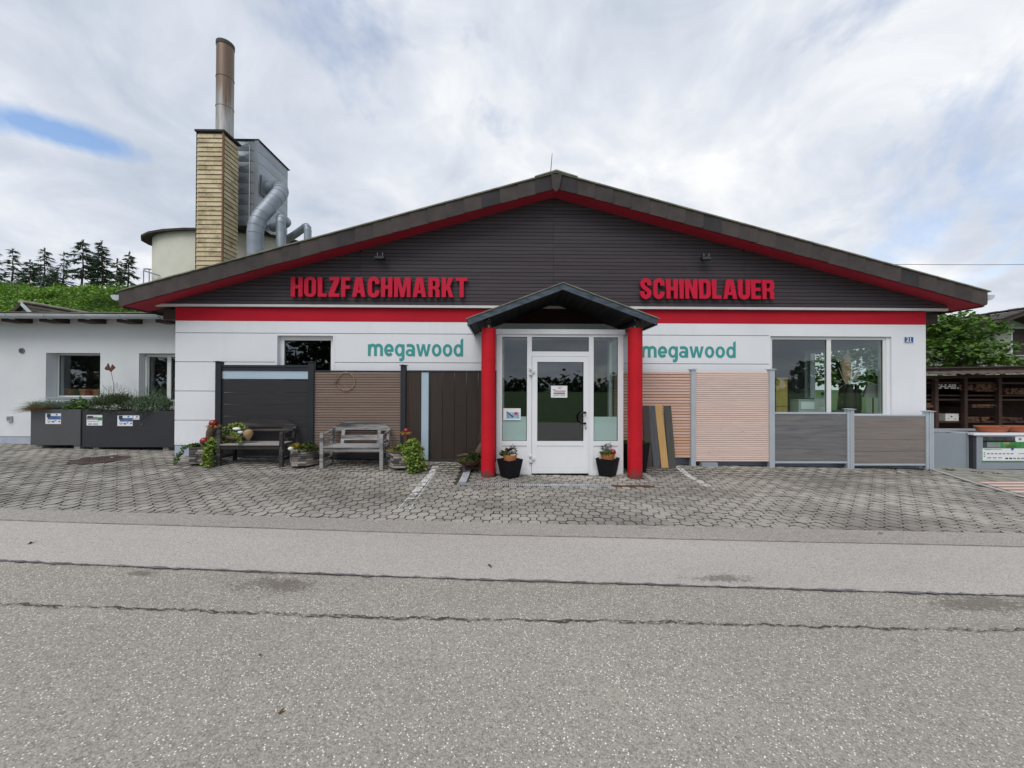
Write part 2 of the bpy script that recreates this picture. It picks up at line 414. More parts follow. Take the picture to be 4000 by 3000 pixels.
def flue_mat():
    n = NT('sooty_steel_flue')
    sep = n.N.new('ShaderNodeSeparateXYZ'); n.L.new(n.geo.outputs['Position'], sep.inputs[0])
    st = n.noise(2.2, 5, .6, n.pos((5,5,.25)))
    base = n.ramp(st, [(.3, (.25,.245,.235)), (.5, (.42,.42,.415)), (.7, (.33,.31,.28))])
    top = n.math('MULTIPLY', n.math('SUBTRACT', sep.outputs[2], 11.0), .30, True)
    rust = n.ramp(n.math('ADD', n.math('MULTIPLY', st, .8), n.math('MULTIPLY', top, .55)), [(.46, 0), (.70, 1)])
    cc = n.mix(n.math('MULTIPLY', rust, .9), base, (.16,.10,.065))
    return n.done(cc, .5, .5, .4)
M['flue'] = flue_mat()
M['soot'] = plain('sooty_metal', (.06,.055,.05), .7, .3, 8, .3, 30)
def shingle_mat():
    n = NT('yellowed_fibre_shingle')
    cc = n.ramp(n.obj_random(), [(0, (.50,.41,.26)), (1, (.63,.53,.36))])
    sep = n.N.new('ShaderNodeSeparateXYZ'); n.L.new(n.geo.outputs['Position'], sep.inputs[0])
    alg = n.ramp(n.noise(2.3, 6, .72, n.pos((1,1,1.4))), [(.47, 0), (.68, 1)])
    cc = n.mix(n.math('MULTIPLY', alg, .68), cc, (.12,.095,.055))
    cc = n.mix(n.math('MULTIPLY', n.ramp(n.noise(14, 5, .7), [(.5, 0), (.7, 1)]), .35), cc, (.22,.16,.08))
    n.bump(n.noise(30, 5, .7), .4, .006); return n.done(cc, .85, 0, .2)
M['shingle'] = shingle_mat()
M['shingle_back'] = plain('shingle_backing_board', (.20,.135,.07), .9, .2)  # plain brown backing that shows between the shingles
M['corner'] = plain('brown_corner_strip', (.17,.085,.05), .7, .2, 4)
M['tar'] = plain('tarred_edge', (.028,.026,.026), .8, .3, 8, .4, 30)
M['silo'] = plain('cream_silo_render', (.62,.61,.53), .9, .06, 1.5, .35, 90)
M['silo_roof'] = plain('dark_silo_roof', (.05,.04,.038), .8, .25, 3, .3, 20)
M['pvc'] = plain('white_upvc', (.76,.77,.79), .38, .03, 2, 0, spec=.45)
M['pvc_warm'] = plain('cream_window_frame', (.70,.71,.69), .4, .03, 2, 0, spec=.45)
M['glass'] = glass('window_glass', (.90,.95,.93), .065)
M['glass_door'] = glass('door_glass', (.76,.81,.81), .095)
M['frost'] = plain('frosted_glass', (.55,.62,.63), .35, .03, 2)
M['frost_strip'] = plain('frosted_strip_glass', (.40,.50,.58), .3, .04, 2, spec=.5)
M['black_metal'] = plain('anthracite_aluminium', (.020,.024,.031), .42, .12, 3, spec=.4)
M['black_board'] = wood('charcoal_composite', (.021,.020,.022), (.034,.033,.035), (1, 30, 30), .55, .08, .12)
M['dark_brown_board'] = wood('dark_brown_composite', (.026,.018,.014), (.046,.032,.025), (30, 30, 1), .6, .12, .15)
M['brown_slat'] = wood('brown_composite_slat', (.165,.118,.094), (.235,.172,.14), (1.2, 40, 40), .65, .1, .15)
def larch(name, a, b):
    n = NT(name); v = n.pos((1.5,40,40))
    k = n.noise(1.8, 6, .65, v, .5)
    cc = n.ramp(n.obj_random(), [(0, a), (.55, a), (.8, b), (1, mul(b, 1.05))])
    cc = n.mix(1, cc, n.ramp(k, [(.3, (.86,.84,.83)), (.7, (1.1,1.1,1.1))]), 'MULTIPLY')
    kn = n.voronoi(2.6, n.pos((1.2,1,4))); 
    cc = n.mix(n.math('MULTIPLY', n.ramp(kn.outputs['Distance'], [(.05, 1), (.10, 0)]), .55), cc, (.28,.11,.06))
    n.bump(k, .15, .003); return n.done(cc, .65)
M['larch'] = larch('larch_slat', (.63,.43,.36), (.58,.35,.235))
M['larch2'] = larch('pale_larch_slat', (.69,.535,.475), (.71,.545,.485))
def composite(name, a, b, c):
    n = NT(name); v = n.pos((1.1, 20, 16), (0,.06,0))
    k = n.noise(1.2, 5, .6, v, .8)
    cc = n.ramp(k, [(.3, a), (.5, b), (.72, c)]); n.bump(k, .12, .003); return n.done(cc, .55)
M['grey_board'] = composite('grey_composite', (.10,.10,.11), (.15,.148,.15), (.195,.19,.18))
M['taupe_board'] = composite('taupe_composite', (.15,.142,.14), (.205,.178,.162), (.235,.20,.18))
M['alu'] = plain('silver_aluminium', (.47,.52,.56), .4, .06, 3, 0, metal=.35)
M['bench_dark'] = wood('dark_weathered_wood', (.014,.012,.012), (.045,.041,.041), (3, 45, 45), .75, .12, .5, (.10,.09,.085))
M['bench_pale'] = wood('silvered_wood', (.11,.108,.107), (.42,.415,.41), (3, 40, 40), .8, .14, .6, (.075,.072,.07))
M['bench_top'] = wood('worn_seat_wood', (.16,.145,.135), (.34,.32,.31), (3, 45, 45), .8, .12, .5)
def block():
    n = NT('weathered_block_wood')
    cc = n.ramp(n.obj_random(), [(0, (.05,.048,.052)), (.3, (.10,.092,.09)), (.55, (.21,.185,.17)), (1, (.40,.35,.31))])
    k = n.noise(1.8, 5, .65, n.pos((8,8,60))); cc = n.mix(1, cc, n.ramp(k, [(.3, (.75,.75,.76)), (.7, (1.15,1.13,1.1))]), 'MULTIPLY')
    n.bump(k, .4, .004); return n.done(cc, .85)
M['block'] = block()
M['soil'] = plain('potting_soil', (.03,.022,.016), .95, .4, 30, .8, 60)
M['driftwood'] = wood('brown_driftwood', (.05,.03,.02), (.13,.085,.055), (6,6,30), .8, .1, .5)
M['red_ball'] = plain('glazed_red_ball', (.20,.010,.012), .16, .25, 9, 0, spec=.6)
M['straw'] = plain('straw_fibre', (.42,.22,.06), .9, .35, 25)
M['stone'] = plain('pale_stone', (.52,.55,.50), .7, .15, 9, .3, 40)
M['stone_white'] = plain('white_pebble', (.72,.72,.68), .6, .1, 9)
M['cone'] = wood('turned_wood', (.26,.17,.08), (.40,.27,.14), (6,6,40), .6, .05, .2)
M['terracotta'] = plain('terracotta', (.50,.20,.075), .8, .12, 8, .15, 80)
M['terracotta2'] = plain('red_terracotta', (.33,.10,.05), .75, .15, 6, .15, 80)
M['black_pot'] = plain('black_woven_plastic', (.008,.0075,.010), .6, .25, 30, .6, 90, spec=.2)
M['planter_grey'] = plain('grey_composite_trough', (.080,.082,.087), .6, .08, 2, .15, 90)
M['planter_dark'] = plain('charcoal_composite_trough', (.034,.034,.039), .58, .1, 2, .15, 90)
M['planter_blue'] = plain('blue_grey_composite', (.25,.285,.315), .6, .06, 2, .12, 90)
M['concrete'] = plain('concrete', (.34,.34,.32), .9, .15, 8, .3, 60)
M['kerb'] = plain('pale_concrete_kerb', (.31,.305,.28), .9, .2, 6, .3, 60)
M['rust'] = plain('rusty_steel', (.095,.042,.026), .85, .35, 14, .4, 50)
M['iron'] = plain('rusty_cast_iron', (.085,.062,.054), .75, .3, 16, .5, 60)
M['galv'] = plain('galvanised_steel', (.55,.59,.62), .42, .18, 7, 0, metal=.35)
M['canopy_board'] = plain('black_stained_board', (.016,.015,.016), .6, .3, 5, .3, 40, rnd=.25, stretch=(8,.6,8))
M['canopy_sheet'] = plain('dark_zinc_fascia', (.085,.105,.125), .36, .45, 5, .1, 20, metal=.55, stretch=(1,1,3))
M['paint_blue'] = plain('enamel_blue', (.012,.085,.30), .3, .06, 3, 0, spec=.5)
M['paint_white'] = plain('white_print', (.74,.75,.77), .5, .03, 3)
M['teal'] = plain('teal_wall_paint', (.050,.30,.285), .7, .05, 4, .1, 200)
M['ink'] = plain('grey_print', (.22,.23,.24), .6, .1)
M['ink_dark'] = plain('dark_print', (.045,.05,.06), .6, .2)
M['ink_red'] = plain('red_print', (.45,.05,.05), .6, .05)
M['print_blue'] = plain('blue_print', (.07,.13,.30), .5, .45, 14)
M['print_sky'] = plain('sky_print', (.25,.42,.58), .5, .4, 10)
M['print_green'] = plain('green_print', (.045,.22,.065), .5, .35, 12)
M['print_dark'] = plain('dark_photo_print', (.05,.055,.07), .5, .7, 12)
M['interior_wall'] = plain('interior_wall', (.30,.29,.27), .9, .08)
M['interior_floor'] = plain('dark_tile_floor', (.10,.085,.075), .5, .15, 3)
M['interior_dark'] = plain('dark_interior_ceiling', (.16,.155,.15), .9, .15)
M['bamboo'] = wood('bamboo_screen', (.36,.24,.06), (.55,.40,.12), (40,40,2), .6, .1, .3)
M['card'] = plain('pale_carton', (.44,.46,.43), .8, .06)
M['vase'] = plain('dark_ribbed_vase', (.03,.022,.02), .45, .3, 20)
M['lamp_shade'] = plain('grey_fabric_shade', (.36,.35,.33), .9, .06)
M['dry'] = plain('dried_leaf', (.38,.25,.16), .85, .2, 10, stretch=(30,30,1))
M['reed'] = plain('pale_reed', (.58,.55,.48), .8, .1)
M['tile'] = plain('grey_brown_roof_tile', (.075,.064,.060), .8, .25, 4, .3, 40, rnd=.25)
M['tile_ridge'] = plain('pale_ridge_tile', (.34,.30,.27), .85, .2, 6, rnd=.15)
M['house_wall'] = plain('pale_house_render', (.42,.43,.36), .9, .06)
M['old_timber'] = wood('old_shed_timber', (.030,.016,.012), (.072,.040,.030), (6,6,12), .8, .2, .3)
M['lumber'] = wood('stacked_lumber', (.07,.030,.016), (.15,.07,.034), (1,30,30), .75, .3, .3)
M['lumber_end'] = plain('white_lumber_end', (.62,.60,.56), .8, .15, 20)
M['corrugated'] = plain('weathered_corrugated_sheet', (.085,.058,.048), .85, .45, 4, .3, 30)
M['bark'] = plain('conifer_bark', (.085,.062,.05), .9, .3, 6, .6, 20, stretch=(6,6,1))
M['black'] = plain('black_plastic', (.012,.012,.013), .4, .1)
M['grass_ground'] = plain('meadow_ground', (.055,.10,.022), .95, .35, .6, .6, 20)
M['gravel'] = plain('trodden_gravel', (.26,.245,.21), .95, .2, 12, .6, 60)
M['leaf_hill'] = leaves('bramble_leaf', (.07,.15,.02), (.17,.33,.045), (.34,.48,.07))
M['needle'] = leaves('conifer_needle', (.03,.056,.036), (.062,.10,.056), (.10,.15,.075))
M['needle_pale'] = leaves('larch_needle', (.05,.078,.058), (.09,.13,.09), (.13,.17,.115))
M['leaf_tree'] = leaves('walnut_leaf', (.03,.075,.012), (.085,.175,.022), (.20,.31,.045))
M['leaf_lav'] = leaves('lavender_leaf', (.085,.135,.075), (.145,.21,.12), (.21,.28,.165))
M['leaf_herb'] = leaves('dark_herb_leaf', (.05,.08,.035), (.095,.135,.06), (.17,.21,.095))
M['leaf_fresh'] = leaves('fresh_green_leaf', (.035,.09,.015), (.09,.19,.03), (.18,.30,.06))
M['leaf_variegated'] = leaves('variegated_ivy_leaf', (.07,.15,.02), (.24,.34,.06), (.48,.52,.16))
M['leaf_blue'] = leaves('blue_grass_blade', (.12,.17,.15), (.20,.26,.22), (.28,.33,.27))
M['leaf_brown'] = leaves('dry_grass_blade', (.10,.065,.022), (.19,.125,.045), (.24,.17,.07))
M['leaf_gold'] = leaves('golden_grass_blade', (.28,.21,.02), (.46,.38,.04), (.58,.50,.10))
M['leaf_purple'] = leaves('purple_succulent_leaf', (.035,.016,.022), (.075,.035,.035), (.10,.10,.035))
M['leaf_dark'] = leaves('dark_creeping_leaf', (.015,.03,.008), (.045,.07,.015), (.08,.11,.02))

# ------------------------------------------------------------------ foliage helpers
def rv(): 
    while True:
        v = Vector((R(-1,1), R(-1,1), R(-1,1)))
        if .05 < v.length < 1: return v.normalized()
def leaf(mb, p, s, up=.5, asp=.45):
    u = rv(); u.z *= .6; u.normalize()
    n = (rv() + Vector((0, -.3, up*2))).normalized(); v = n.cross(u)
    if v.length < .05: v = u.orthogonal()
    v.normalize(); i = len(mb.v); p = Vector(p)
    mid = p + n * s * .06
    mb.v += [tuple(p - u*s*.5), tuple(mid + v*s*asp), tuple(p + u*s*.5), tuple(mid - v*s*asp)]
    mb.f.append((i, i+1, i+2, i+3))
def blade(mb, p, d, ln, w, bend=.4):
    p = Vector(p); d = Vector(d).normalized(); side = d.cross(Vector((R(-1,1), R(-1,1), .3))); side.normalize()
    pts = [p, p + d*ln*.55, p + d*ln*.95 + Vector((d.x*bend, d.y*bend, -bend*.6))*ln]
    i = len(mb.v)
    for q, ww in zip(pts, (w, w*.8, w*.12)): mb.v += [tuple(q - side*ww*.5), tuple(q + side*ww*.5)]
    mb.f += [(i, i+1, i+3, i+2), (i+2, i+3, i+5, i+4)]
def tuft(mb, c, n, ln, w, spread=.7, rad=.05, bend=.4):
    for _ in range(n):
        a = R(0, 2*pi); q = sqrt(R(0,1))
        blade(mb, (c[0]+cos(a)*q*rad, c[1]+sin(a)*q*rad, c[2]), (cos(a)*spread*q, sin(a)*spread*q, 1), ln*R(.6,1.1), w, bend*R(.3,1.2))
def mound(mb, c, r, n, s, up=.5, shell=.45, asp=.45):
    for _ in range(n):
        v = rv(); v.z = abs(v.z) if R(0,1) < .85 else v.z
        q = shell + (1-shell)*sqrt(R(0,1)); k = 1 + .18*sin(v.x*5+c[0]*3)+.14*sin(v.y*7+v.z*6)
        leaf(mb, (c[0]+v.x*r[0]*q*k, c[1]+v.y*r[1]*q*k, c[2]+v.z*r[2]*q*k), s*R(.6,1.2), up, asp)

# ------------------------------------------------------------------ the setting: ground, road, forecourt
def sheet(name, mat, xs, ys, zf, parent=None):
    mb = MB(); nx = len(xs)
    for j in range(len(ys)):
        for i in range(nx):
            y = ys[j](xs[i]) if callable(ys[j]) else ys[j]
            mb.v.append((xs[i], y, zf(xs[i], y)))
    for j in range(len(ys)-1):
        for i in range(nx-1):
            a = j*nx+i; mb.f.append((a, a+1, a+nx+1, a+nx))
    return mb.build(name, mat, parent, True)
XS = [-900,-400,-150,-60,-30] + [q*.5-16 for q in range(65)] + [30,60,150,400,900]
struct(sheet('ground', M['grass_ground'], XS, [-900,-300,-100,-40,-12,-3.5,4,7,7.5,8,9,12,20,40,100,300,900], lambda x,y: zg(x,min(y,7.9))-.09 - (0 if abs(y) < 60 else (abs(y)-60)*.004)))
def e_pav(x): return 4.49 - .028*x - .001*min(50,x*x)
def e_l1(x): return 4.135 - .0314*x - .00076*min(50,x*x) + .004*sin(x*1.7)
def e_l2(x): return 3.182 - .043*x - .00023*min(50,x*x) + .005*sin(x*1.1+1)
XR = [q*.25-20 for q in range(161)]
XRL = [-120,-60,-30] + XR + [30,60,120]
road = struct(sheet('road', M['asphalt'], XRL, [-3.4,-1,0,1,2,3,4.0,4.4,lambda x: e_pav(x)+.03], lambda x,y: zr(x)-.010))
patch = sheet('asphalt_patch', M['asphalt2'], XRL, [lambda x: e_l2(x), lambda x: e_l2(x)+.4, lambda x: e_l1(x)-.3, lambda x: e_l1(x)], lambda x,y: zr(x)-.001, road)
edge = sheet('asphalt_strip', M['asphalt3'], XRL, [lambda x: e_l1(x)-.004, lambda x: e_l1(x)+.18, lambda x: e_pav(x)+.02+.006*sin(x*9)+.004*sin(x*31)], lambda x,y: zr(x)+.0035, road)
def broken(name, c, lo, hi, sc=14):
    n = NT(name); n.done(n.ramp(n.noise(20, 4, .6), [(.3, mul(c,.7)), (.7, mul(c,1.3))]), .85, 0, .2)
    n.L.new(n.ramp(n.math('ADD', n.math('MULTIPLY', n.noise(sc, 6, .7), .6), n.math('MULTIPLY', n.noise(2.2, 3, .5), .4)), [(lo, 0), (hi, 1)]), n.b.inputs['Alpha']); return n.m
M['seam'] = broken('thin_bitumen_seam', (.20,.19,.19), .42, .60); M['seam2'] = broken('worn_bitumen_seam', (.13,.125,.13), .38, .56); M['crack'] = broken('soil_filled_crack', (.07,.056,.042), .38, .50, 30)
def line_strip(name, mat, f, w, z, x0=-20, x1=20, jit=.4, step=.06):
    mb = MB(); x = x0; prev = None
    while x < x1:
        y = f(x); a = w*(1+R(-jit,jit)); p = [(x, y-a/2, zr(x)+z), (x, y+a/2, zr(x)+z)]
        if prev: mb.quad(prev[0], p[0], p[1], prev[1])
        prev = p; x += step
    return mb.build(name, mat, road)
line_strip('bitumen_joint', M['seam'], lambda x: e_l1(x)+.006+.004*sin(x*9), .010, 0.0060, jit=.6)
line_strip('bitumen_joint', M['seam2'], lambda x: e_l2(x)+.003*sin(x*7)+.004*sin(x*23)+R(-.003,.003), .024, 0.003, jit=.8)
cw = {'d': 0}
def crack_y(x):
    return 2.653 - .024*x + .006*sin(x*2.1) + .006*sin(x*11+1) + .006*sin(x*29) + R(-.010,.010)
line_strip('crack', M['crack'], crack_y, .009, -.002, jit=.9, step=.02)
line_strip('crack', M['crack'], lambda x: crack_y(x)+.018*sin(x*1.3), .006, -.004, jit=.9, step=.035)
# fallen debris on the road
for (px, py, s, lb) in [(1012, 2577, .03, 'withered brown leaf scrap on the coarse asphalt below the crack'), (1090, 2805, .035, 'withered brown leaf scrap lowest on the road at the left'), (120, 2161, .05, 'dark leaf scrap on the smooth asphalt patch at the far left')]:
    d = R3 @ Vector(((px-2000)/1500, -(py-1500)/1500, -1)); t = 1.6/-d.z
    x, y = d.x*t, d.y*t; mb = MB()
    for _ in range(3): blade(mb, (x, y, zr(x)+.001), (R(-1,1), R(-1,1), .25), s*.9, s*.35, .1)
    tag(mb.build('dry_leaf', M['leaf_brown']), lb, 'leaf', 'leaf scraps lying on the road')
mb = MB(); blade(mb, (-.16, 3.44, zr(0)+.003), (.7,-1,.15), .05, .035, .2); blade(mb, (-.16, 3.44, zr(0)+.003), (.75,-1,.4), .055, .03, .1)
tag(mb.build('green_leaf', M['leaf_fresh']), 'single fresh green leaf lying on the smooth asphalt patch', 'leaf')

# forecourt of octagonal concrete pavers with small square inserts
court = struct(sheet('forecourt', M['joint'], [q*.5-17 for q in range(63)], [lambda x: e_pav(x)-.1,5.2,6,6.9,7.1,7.3,7.5,7.7,7.9,8.3,9.05], lambda x,y: zg(x,y)-.018))
PIT = .227; GAP = .0105
OC, SQ = .147, .080           # octagon across flats, square
def ring(kind):
    if kind == 'o':
        h = OC/2 - GAP/2 + .003; e = SQ/2 - GAP/2 + .002
        return [(-e,-h),(e,-h),(h,-e),(h,e),(e,h),(-e,h),(-h,e),(-h,-e)]
    h = SQ/2 - GAP/2
    return [(-h,-h),(h,-h),(h,h),(-h,h)]
def paver_geo(mb, kind, x, y, tx=0, ty=0, dz=0, local=False):
    rg = ring(kind); n = len(rg); i = len(mb.v)
    bz = 0 if local else zg(x, y)
    for (sc, z) in ((1, -.03), (1, -.005), (.95 if kind == 'o' else .93, 0)):
        for (a, b) in rg:
            mb.v.append(((0 if local else x)+a*sc, (0 if local else y)+b*sc, bz + z + dz + a*tx + b*ty))
    for k in range(2):
        for j in range(n): mb.f.append((i+k*n+j, i+k*n+(j+1)%n, i+(k+1)*n+(j+1)%n, i+(k+1)*n+j))
    mb.f.append(tuple(i+2*n+j for j in range(n)))
cells = []
DRAIN_Y = 6.27
row = 0; y = 4.10
while y < 9.0:
    x0 = -14.2 + (PIT/2 if row % 2 else 0)
    k = 0; x = x0
    while x < 11.5:
        for kind, xx in (('o', x), ('s', x + PIT/2)):
            if y + .05 < e_pav(xx): continue
            if xx < -(1.36*y + 2.0) or xx > 1.33*y + 1.8: continue
            if y > 7.75 and xx > -6.75: continue
            if -.05 < xx < 2.0 and y > 7.0: continue
            if xx > 7.93 + (y-5.9)*.37: continue
            if abs(y-DRAIN_Y) < .075 and -.84 < xx < 2.4: continue
            if abs(xx+.735) < .10 and 6.3 < y < 7.38: continue
            if (xx+7.70)**2 + (y-7.40)**2 < .40**2: continue
            if (xx+.33)**2 + (y-6.85)**2 < .135**2 or (xx-2.30)**2 + (y-6.85)**2 < .135**2: continue
            cells.append((y, xx, kind))
        x += PIT
    y += PIT/2; row += 1
near = sorted([c for c in cells if c[2] == 'o' and c[0] > e_pav(c[1])+.09 and abs(c[1]) < 1.25*c[0]], key=lambda c: c[0])[:300]
ns = set(near)
protos = []
for _ in range(6):
    mb = MB(); paver_geo(mb, 'o', 0, 0, R(-.025,.025), R(-.025,.025), 0, True)
    me = bpy.data.meshes.new('paver'); me.from_pydata(mb.v, [], mb.f); me.materials.append(M['paver']); protos.append(me)
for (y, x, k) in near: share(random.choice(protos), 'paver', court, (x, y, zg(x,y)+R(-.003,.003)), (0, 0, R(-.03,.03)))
mb = MB()
for c in cells:
    if c not in ns: paver_geo(mb, c[2], c[1], c[0], R(-.03,.03), R(-.03,.03), R(-.004,.003))
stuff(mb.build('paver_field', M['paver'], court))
print('pavers', len(cells))
# weeds in the joints
mb = MB()
for _ in range(60):
    x = R(5,9.3); y = R(5.0,7.5) if R(0,1) < .6 else R(7.3,7.7)
    tuft(mb, (x, y, zg(x,y)-.01), 5, .02, .008, 1.6, .015)
for (x, y) in [(8.35,7.66),(8.5,7.7),(8.92,7.68),(9.0,7.7),(7.8,7.7),(9.3,7.5),(9.6,7.4)]:
    tuft(mb, (x, y, zg(x,y)-.01), 22, .07, .012, 1.2, .06)
w = stuff(mb.build('weeds', M['leaf_dark'])); w['label'] = 'small weeds growing in the paving joints'; w['category'] = 'weeds'

# worn white parking lines
def worn_paint():
    n = NT('worn_white_road_paint')
    cc = n.ramp(n.noise(8, 4, .6), [(.3, (.45,.45,.43)), (.7, (.66,.66,.64))]); n.done(cc, .8)
    a = n.ramp(n.math('ADD', n.math('MULTIPLY', n.noise(9, 6, .75), .75), n.math('MULTIPLY', n.noise(38, 4, .7), .25)), [(.45, 0), (.50, 1)])
    n.L.new(a, n.b.inputs['Alpha']); return n.m
M['worn_paint'] = worn_paint()
def worn_more():
    n = NT('nearly_gone_white_paint')
    n.done((.50,.50,.48), .8)
    a = n.ramp(n.math('ADD', n.math('MULTIPLY', n.noise(6, 6, .75), .7), n.math('MULTIPLY', n.noise(30, 4, .7), .3)), [(.53, 0), (.58, .8)])
    n.L.new(a, n.b.inputs['Alpha']); return n.m
M['worn_more'] = worn_more()
def gp(px, py):
    d = R3 @ Vector(((px-2000)/1500, -(py-1500)/1500, -1)); t = 1.6/-d.z
    for _ in range(40): t = (CAM_H - zg(d.x*t, d.y*t))/-d.z
    return Vector((d.x*t, d.y*t, 0))
def paint_line(a, b, w, m, solid=False):
    A, B = gp(*a), gp(*b); d = (B-A).normalized(); s = Vector((-d.y, d.x, 0))*w/2; mb = MB(); n = 14; prev = None
    for k in range(n+1):
        p = A + (B-A)*k/n; q = [(p.x-s.x, p.y-s.y, zg(p.x,p.y)+.005), (p.x+s.x, p.y+s.y, zg(p.x,p.y)+.005)]
        if prev: mb.quad(prev[0], q[0], q[1], prev[1])
        prev = q
    o = mb.build('parking_line', m, court); return o
paint_line((1700,1822), (1600,1950), .11, M['worn_paint'])
paint_line((1693,1822), (1555,1990), .015, M['worn_paint']); paint_line((1712,1822), (1600,1990), .015, M['worn_paint'])
paint_line((2642,1822), (2770,1902), .11, M['worn_paint']); paint_line((2770,1902), (2910,1985), .10, M['worn_more'])
paint_line((2565,1835), (2615,1870), .10, M['worn_more'])
paint_line((478,1762), (270,1880), .11, M['worn_more']); paint_line((755,1812), (560,1890), .10, M['worn_more'])
paint_line((3505,1843), (3548,1851), .07, M['worn_paint']); paint_line((3548,1851), (3700,1885), .08, M['worn_more'])

# right hand kerb, rough paving and the deck sample in the ground
ZK = lambda x, y: zg(x, y)
mb = MB()
KX = lambda y: 7.95 + (y-5.9)*.37
kp = [(KX(q), q) for q in (7.75,7.3,6.7,6.2,5.6,5.0,4.4)]
for (a, b), (c, d) in zip(kp, kp[1:]):
    mb.quad((a,b,ZK(a,b)+.012),(c,d,ZK(c,d)+.012),(c+.10,d,ZK(c,d)+.012),(a+.10,b,ZK(a,b)+.012)); mb.quad((a,b,ZK(a,b)-.05),(c,d,ZK(c,d)-.05),(c,d,ZK(c,d)+.012),(a,b,ZK(a,b)+.012))
struct(mb.build('kerb', M['kerb']))
mb = MB(); yr = [4.3,5,5.5,6,6.5,7,7.4,7.8,8.4,10,12,15]
for y in yr:
    for k in range(16): x = KX(min(y,7.9))+.09+k*k*.06; mb.v.append((x, y, zg(x,min(y,7.9))-.004))
for j in range(len(yr)-1):
    for k in range(15): a = j*16+k; mb.f.append((a,a+1,a+17,a+16))
yard = struct(mb.build('yard', M['gravel'], None, True))
M['slab'] = plain('mossy_concrete_slab', (.24,.235,.20), .9, .3, 5, .3, 60)
pm = bpy.data.meshes.new('slab'); mb = MB().box(-.095,.095,-.095,.095,-.03,0); pm.from_pydata(mb.v, [], mb.f); pm.materials.append(M['slab'])
for i in range(12):
    for j in range(5):
        yy = 6.92+j*.2; x = KX(yy)+.22+i*.2+.1*(j%2)
        share(pm, 'slab', yard, (x, yy, zg(x,yy)+.008+R(-.006,.004)), (R(-.02,.02), R(-.02,.02), R(-.03,.03)))
deck = thing('decking_sample', 'striped red and brown decking sample set in the ground by the kerb', 'decking', (9.0,6.4,zg(8.6,6.4)))
dz_ = zg(8.6,6.4)
for k in range(8):
    y0 = 5.98+k*.098
    box('board', M['larch'] if k % 2 else M['taupe_board'], deck, KX(y0)+.16, 11.2, y0, y0+.09, dz_-.03, dz_+.018, .004)
box('frame', M['kerb'], deck, KX(5.95)+.14, 11.2, 5.92, 5.97, dz_-.03, dz_+.02)

# ------------------------------------------------------------------ hill behind the yard
def hz(x, y):
    u = max(0, min(1, (y-22)/26)); u = u*u*(3-2*u)
    ridge = 15.2 - .14*max(0, x+70) if x > -70 else 15.2+.02*(-70-x)
    ridge *= max(0, min(1, (-26-x)/20))
    return u*ridge*1.0 + .5*sin(x*.35)*u + .4*sin(y*.5+x*.2)*u - .1
hx = [-170+q*4 for q in range(38)]; hy = [20,22,25,28,31,34,37,40,43,46,50,56,70,100,160]
struct(sheet('hill', M['grass_ground'], hx, hy, hz))
mb = MB()
for _ in range(42000):
    y = 24 + 27*R(0,1)**.8; x = -R(.78,1.42)*y*1.0 - 2
    if x > -30: continue
    z = hz(x,y); k = .55*(sin(x*1.9+y)*sin(y*1.3-x*.7)+.6)
    leaf(mb, (x, y, z + max(0,k)*R(.2,1) + R(-.1,.15)), R(.14,.34), .9, .36)
for _ in range(70):
    y = R(30,50); x = -R(.8,1.4)*y-2
    if x > -30: continue
    mound(mb, (x, y, hz(x,y)), (R(.9,1.7), R(.9,1.7), R(.7,1.5)), 200, .27, .9, .45, .36)
hv = stuff(mb.build('undergrowth', M['leaf_hill'])); hv['label'] = 'green bramble undergrowth covering the hillside'; hv['category'] = 'undergrowth'

def conifer(name, label, group, base, h, rad, clear=.3, dense=1.0, mat='needle', lean=0, top=.15, leafs=.5):
    t = thing(name, label, 'tree', base, group)
    tk = MB(); pts = []; n = 7
    for k in range(n+1): pts.append((base[0]+lean*k/n+.12*sin(k*1.7), base[1]+.1*sin(k*2.3), base[2]-.4+(h+.4)*k/n))
    tk.tube(pts, [max(.03, .016*h*(1-k/n)+.03) for k in range(n+1)], 6)
    cr = MB(); f = clear
    while f < .985:
        g = (f-clear)/(1-clear); prof = ((1-g)**.8)*(.62+.38*min(1, g*3.5))
        for b in range(random.choice((3,4,4,5))):
            a = R(0,2*pi); L = max(.35, rad*prof*R(.5,1.2)); p0 = Vector((base[0]+lean*f, base[1], base[2]+h*f+R(-.15,.15)))
            d = Vector((cos(a), sin(a), R(-.22,.12))); 
            if R(0,1) < .12/dense: continue
            tk.tube([p0, p0+d*L*.55+Vector((0,0,-.04*L)), p0+d*L+Vector((0,0,-.10*L))], [.03,.02,.008], 4, False)
            m = int(15*dense*L)+5; sd = Vector((-sin(a), cos(a), 0))
            for q in range(m):
                u = .15 + .88*R(0,1)**.8; c = p0 + d*L*u + Vector((0,0,-.10*L*u*u)) + sd*R(-1,1)*.20*L*(1.1-u)
                blade(cr, c, (d.x*.7+sd.x*R(-1,1), d.y*.7+sd.y*R(-1,1), R(-.9,.25)), leafs*R(.5,1.1), .11*R(.6,1.2), .3)
        f += R(.03,.055)*9/h*(1.15-.25*dense)
    for _ in range(14): blade(cr, (base[0]+lean, base[1], base[2]+h*R(.95,1.0)), (R(-.5,.5),R(-.5,.5),1), .4, .08, .2)
    tk.build('trunk', M['bark'], t, True); cr.build('crown', M[mat], t); return t
def hill_base(px, Y): 
    x = ax(px, Y); return (x, Y, hz(x, Y)-.1)
GT = 'conifers on the hill'
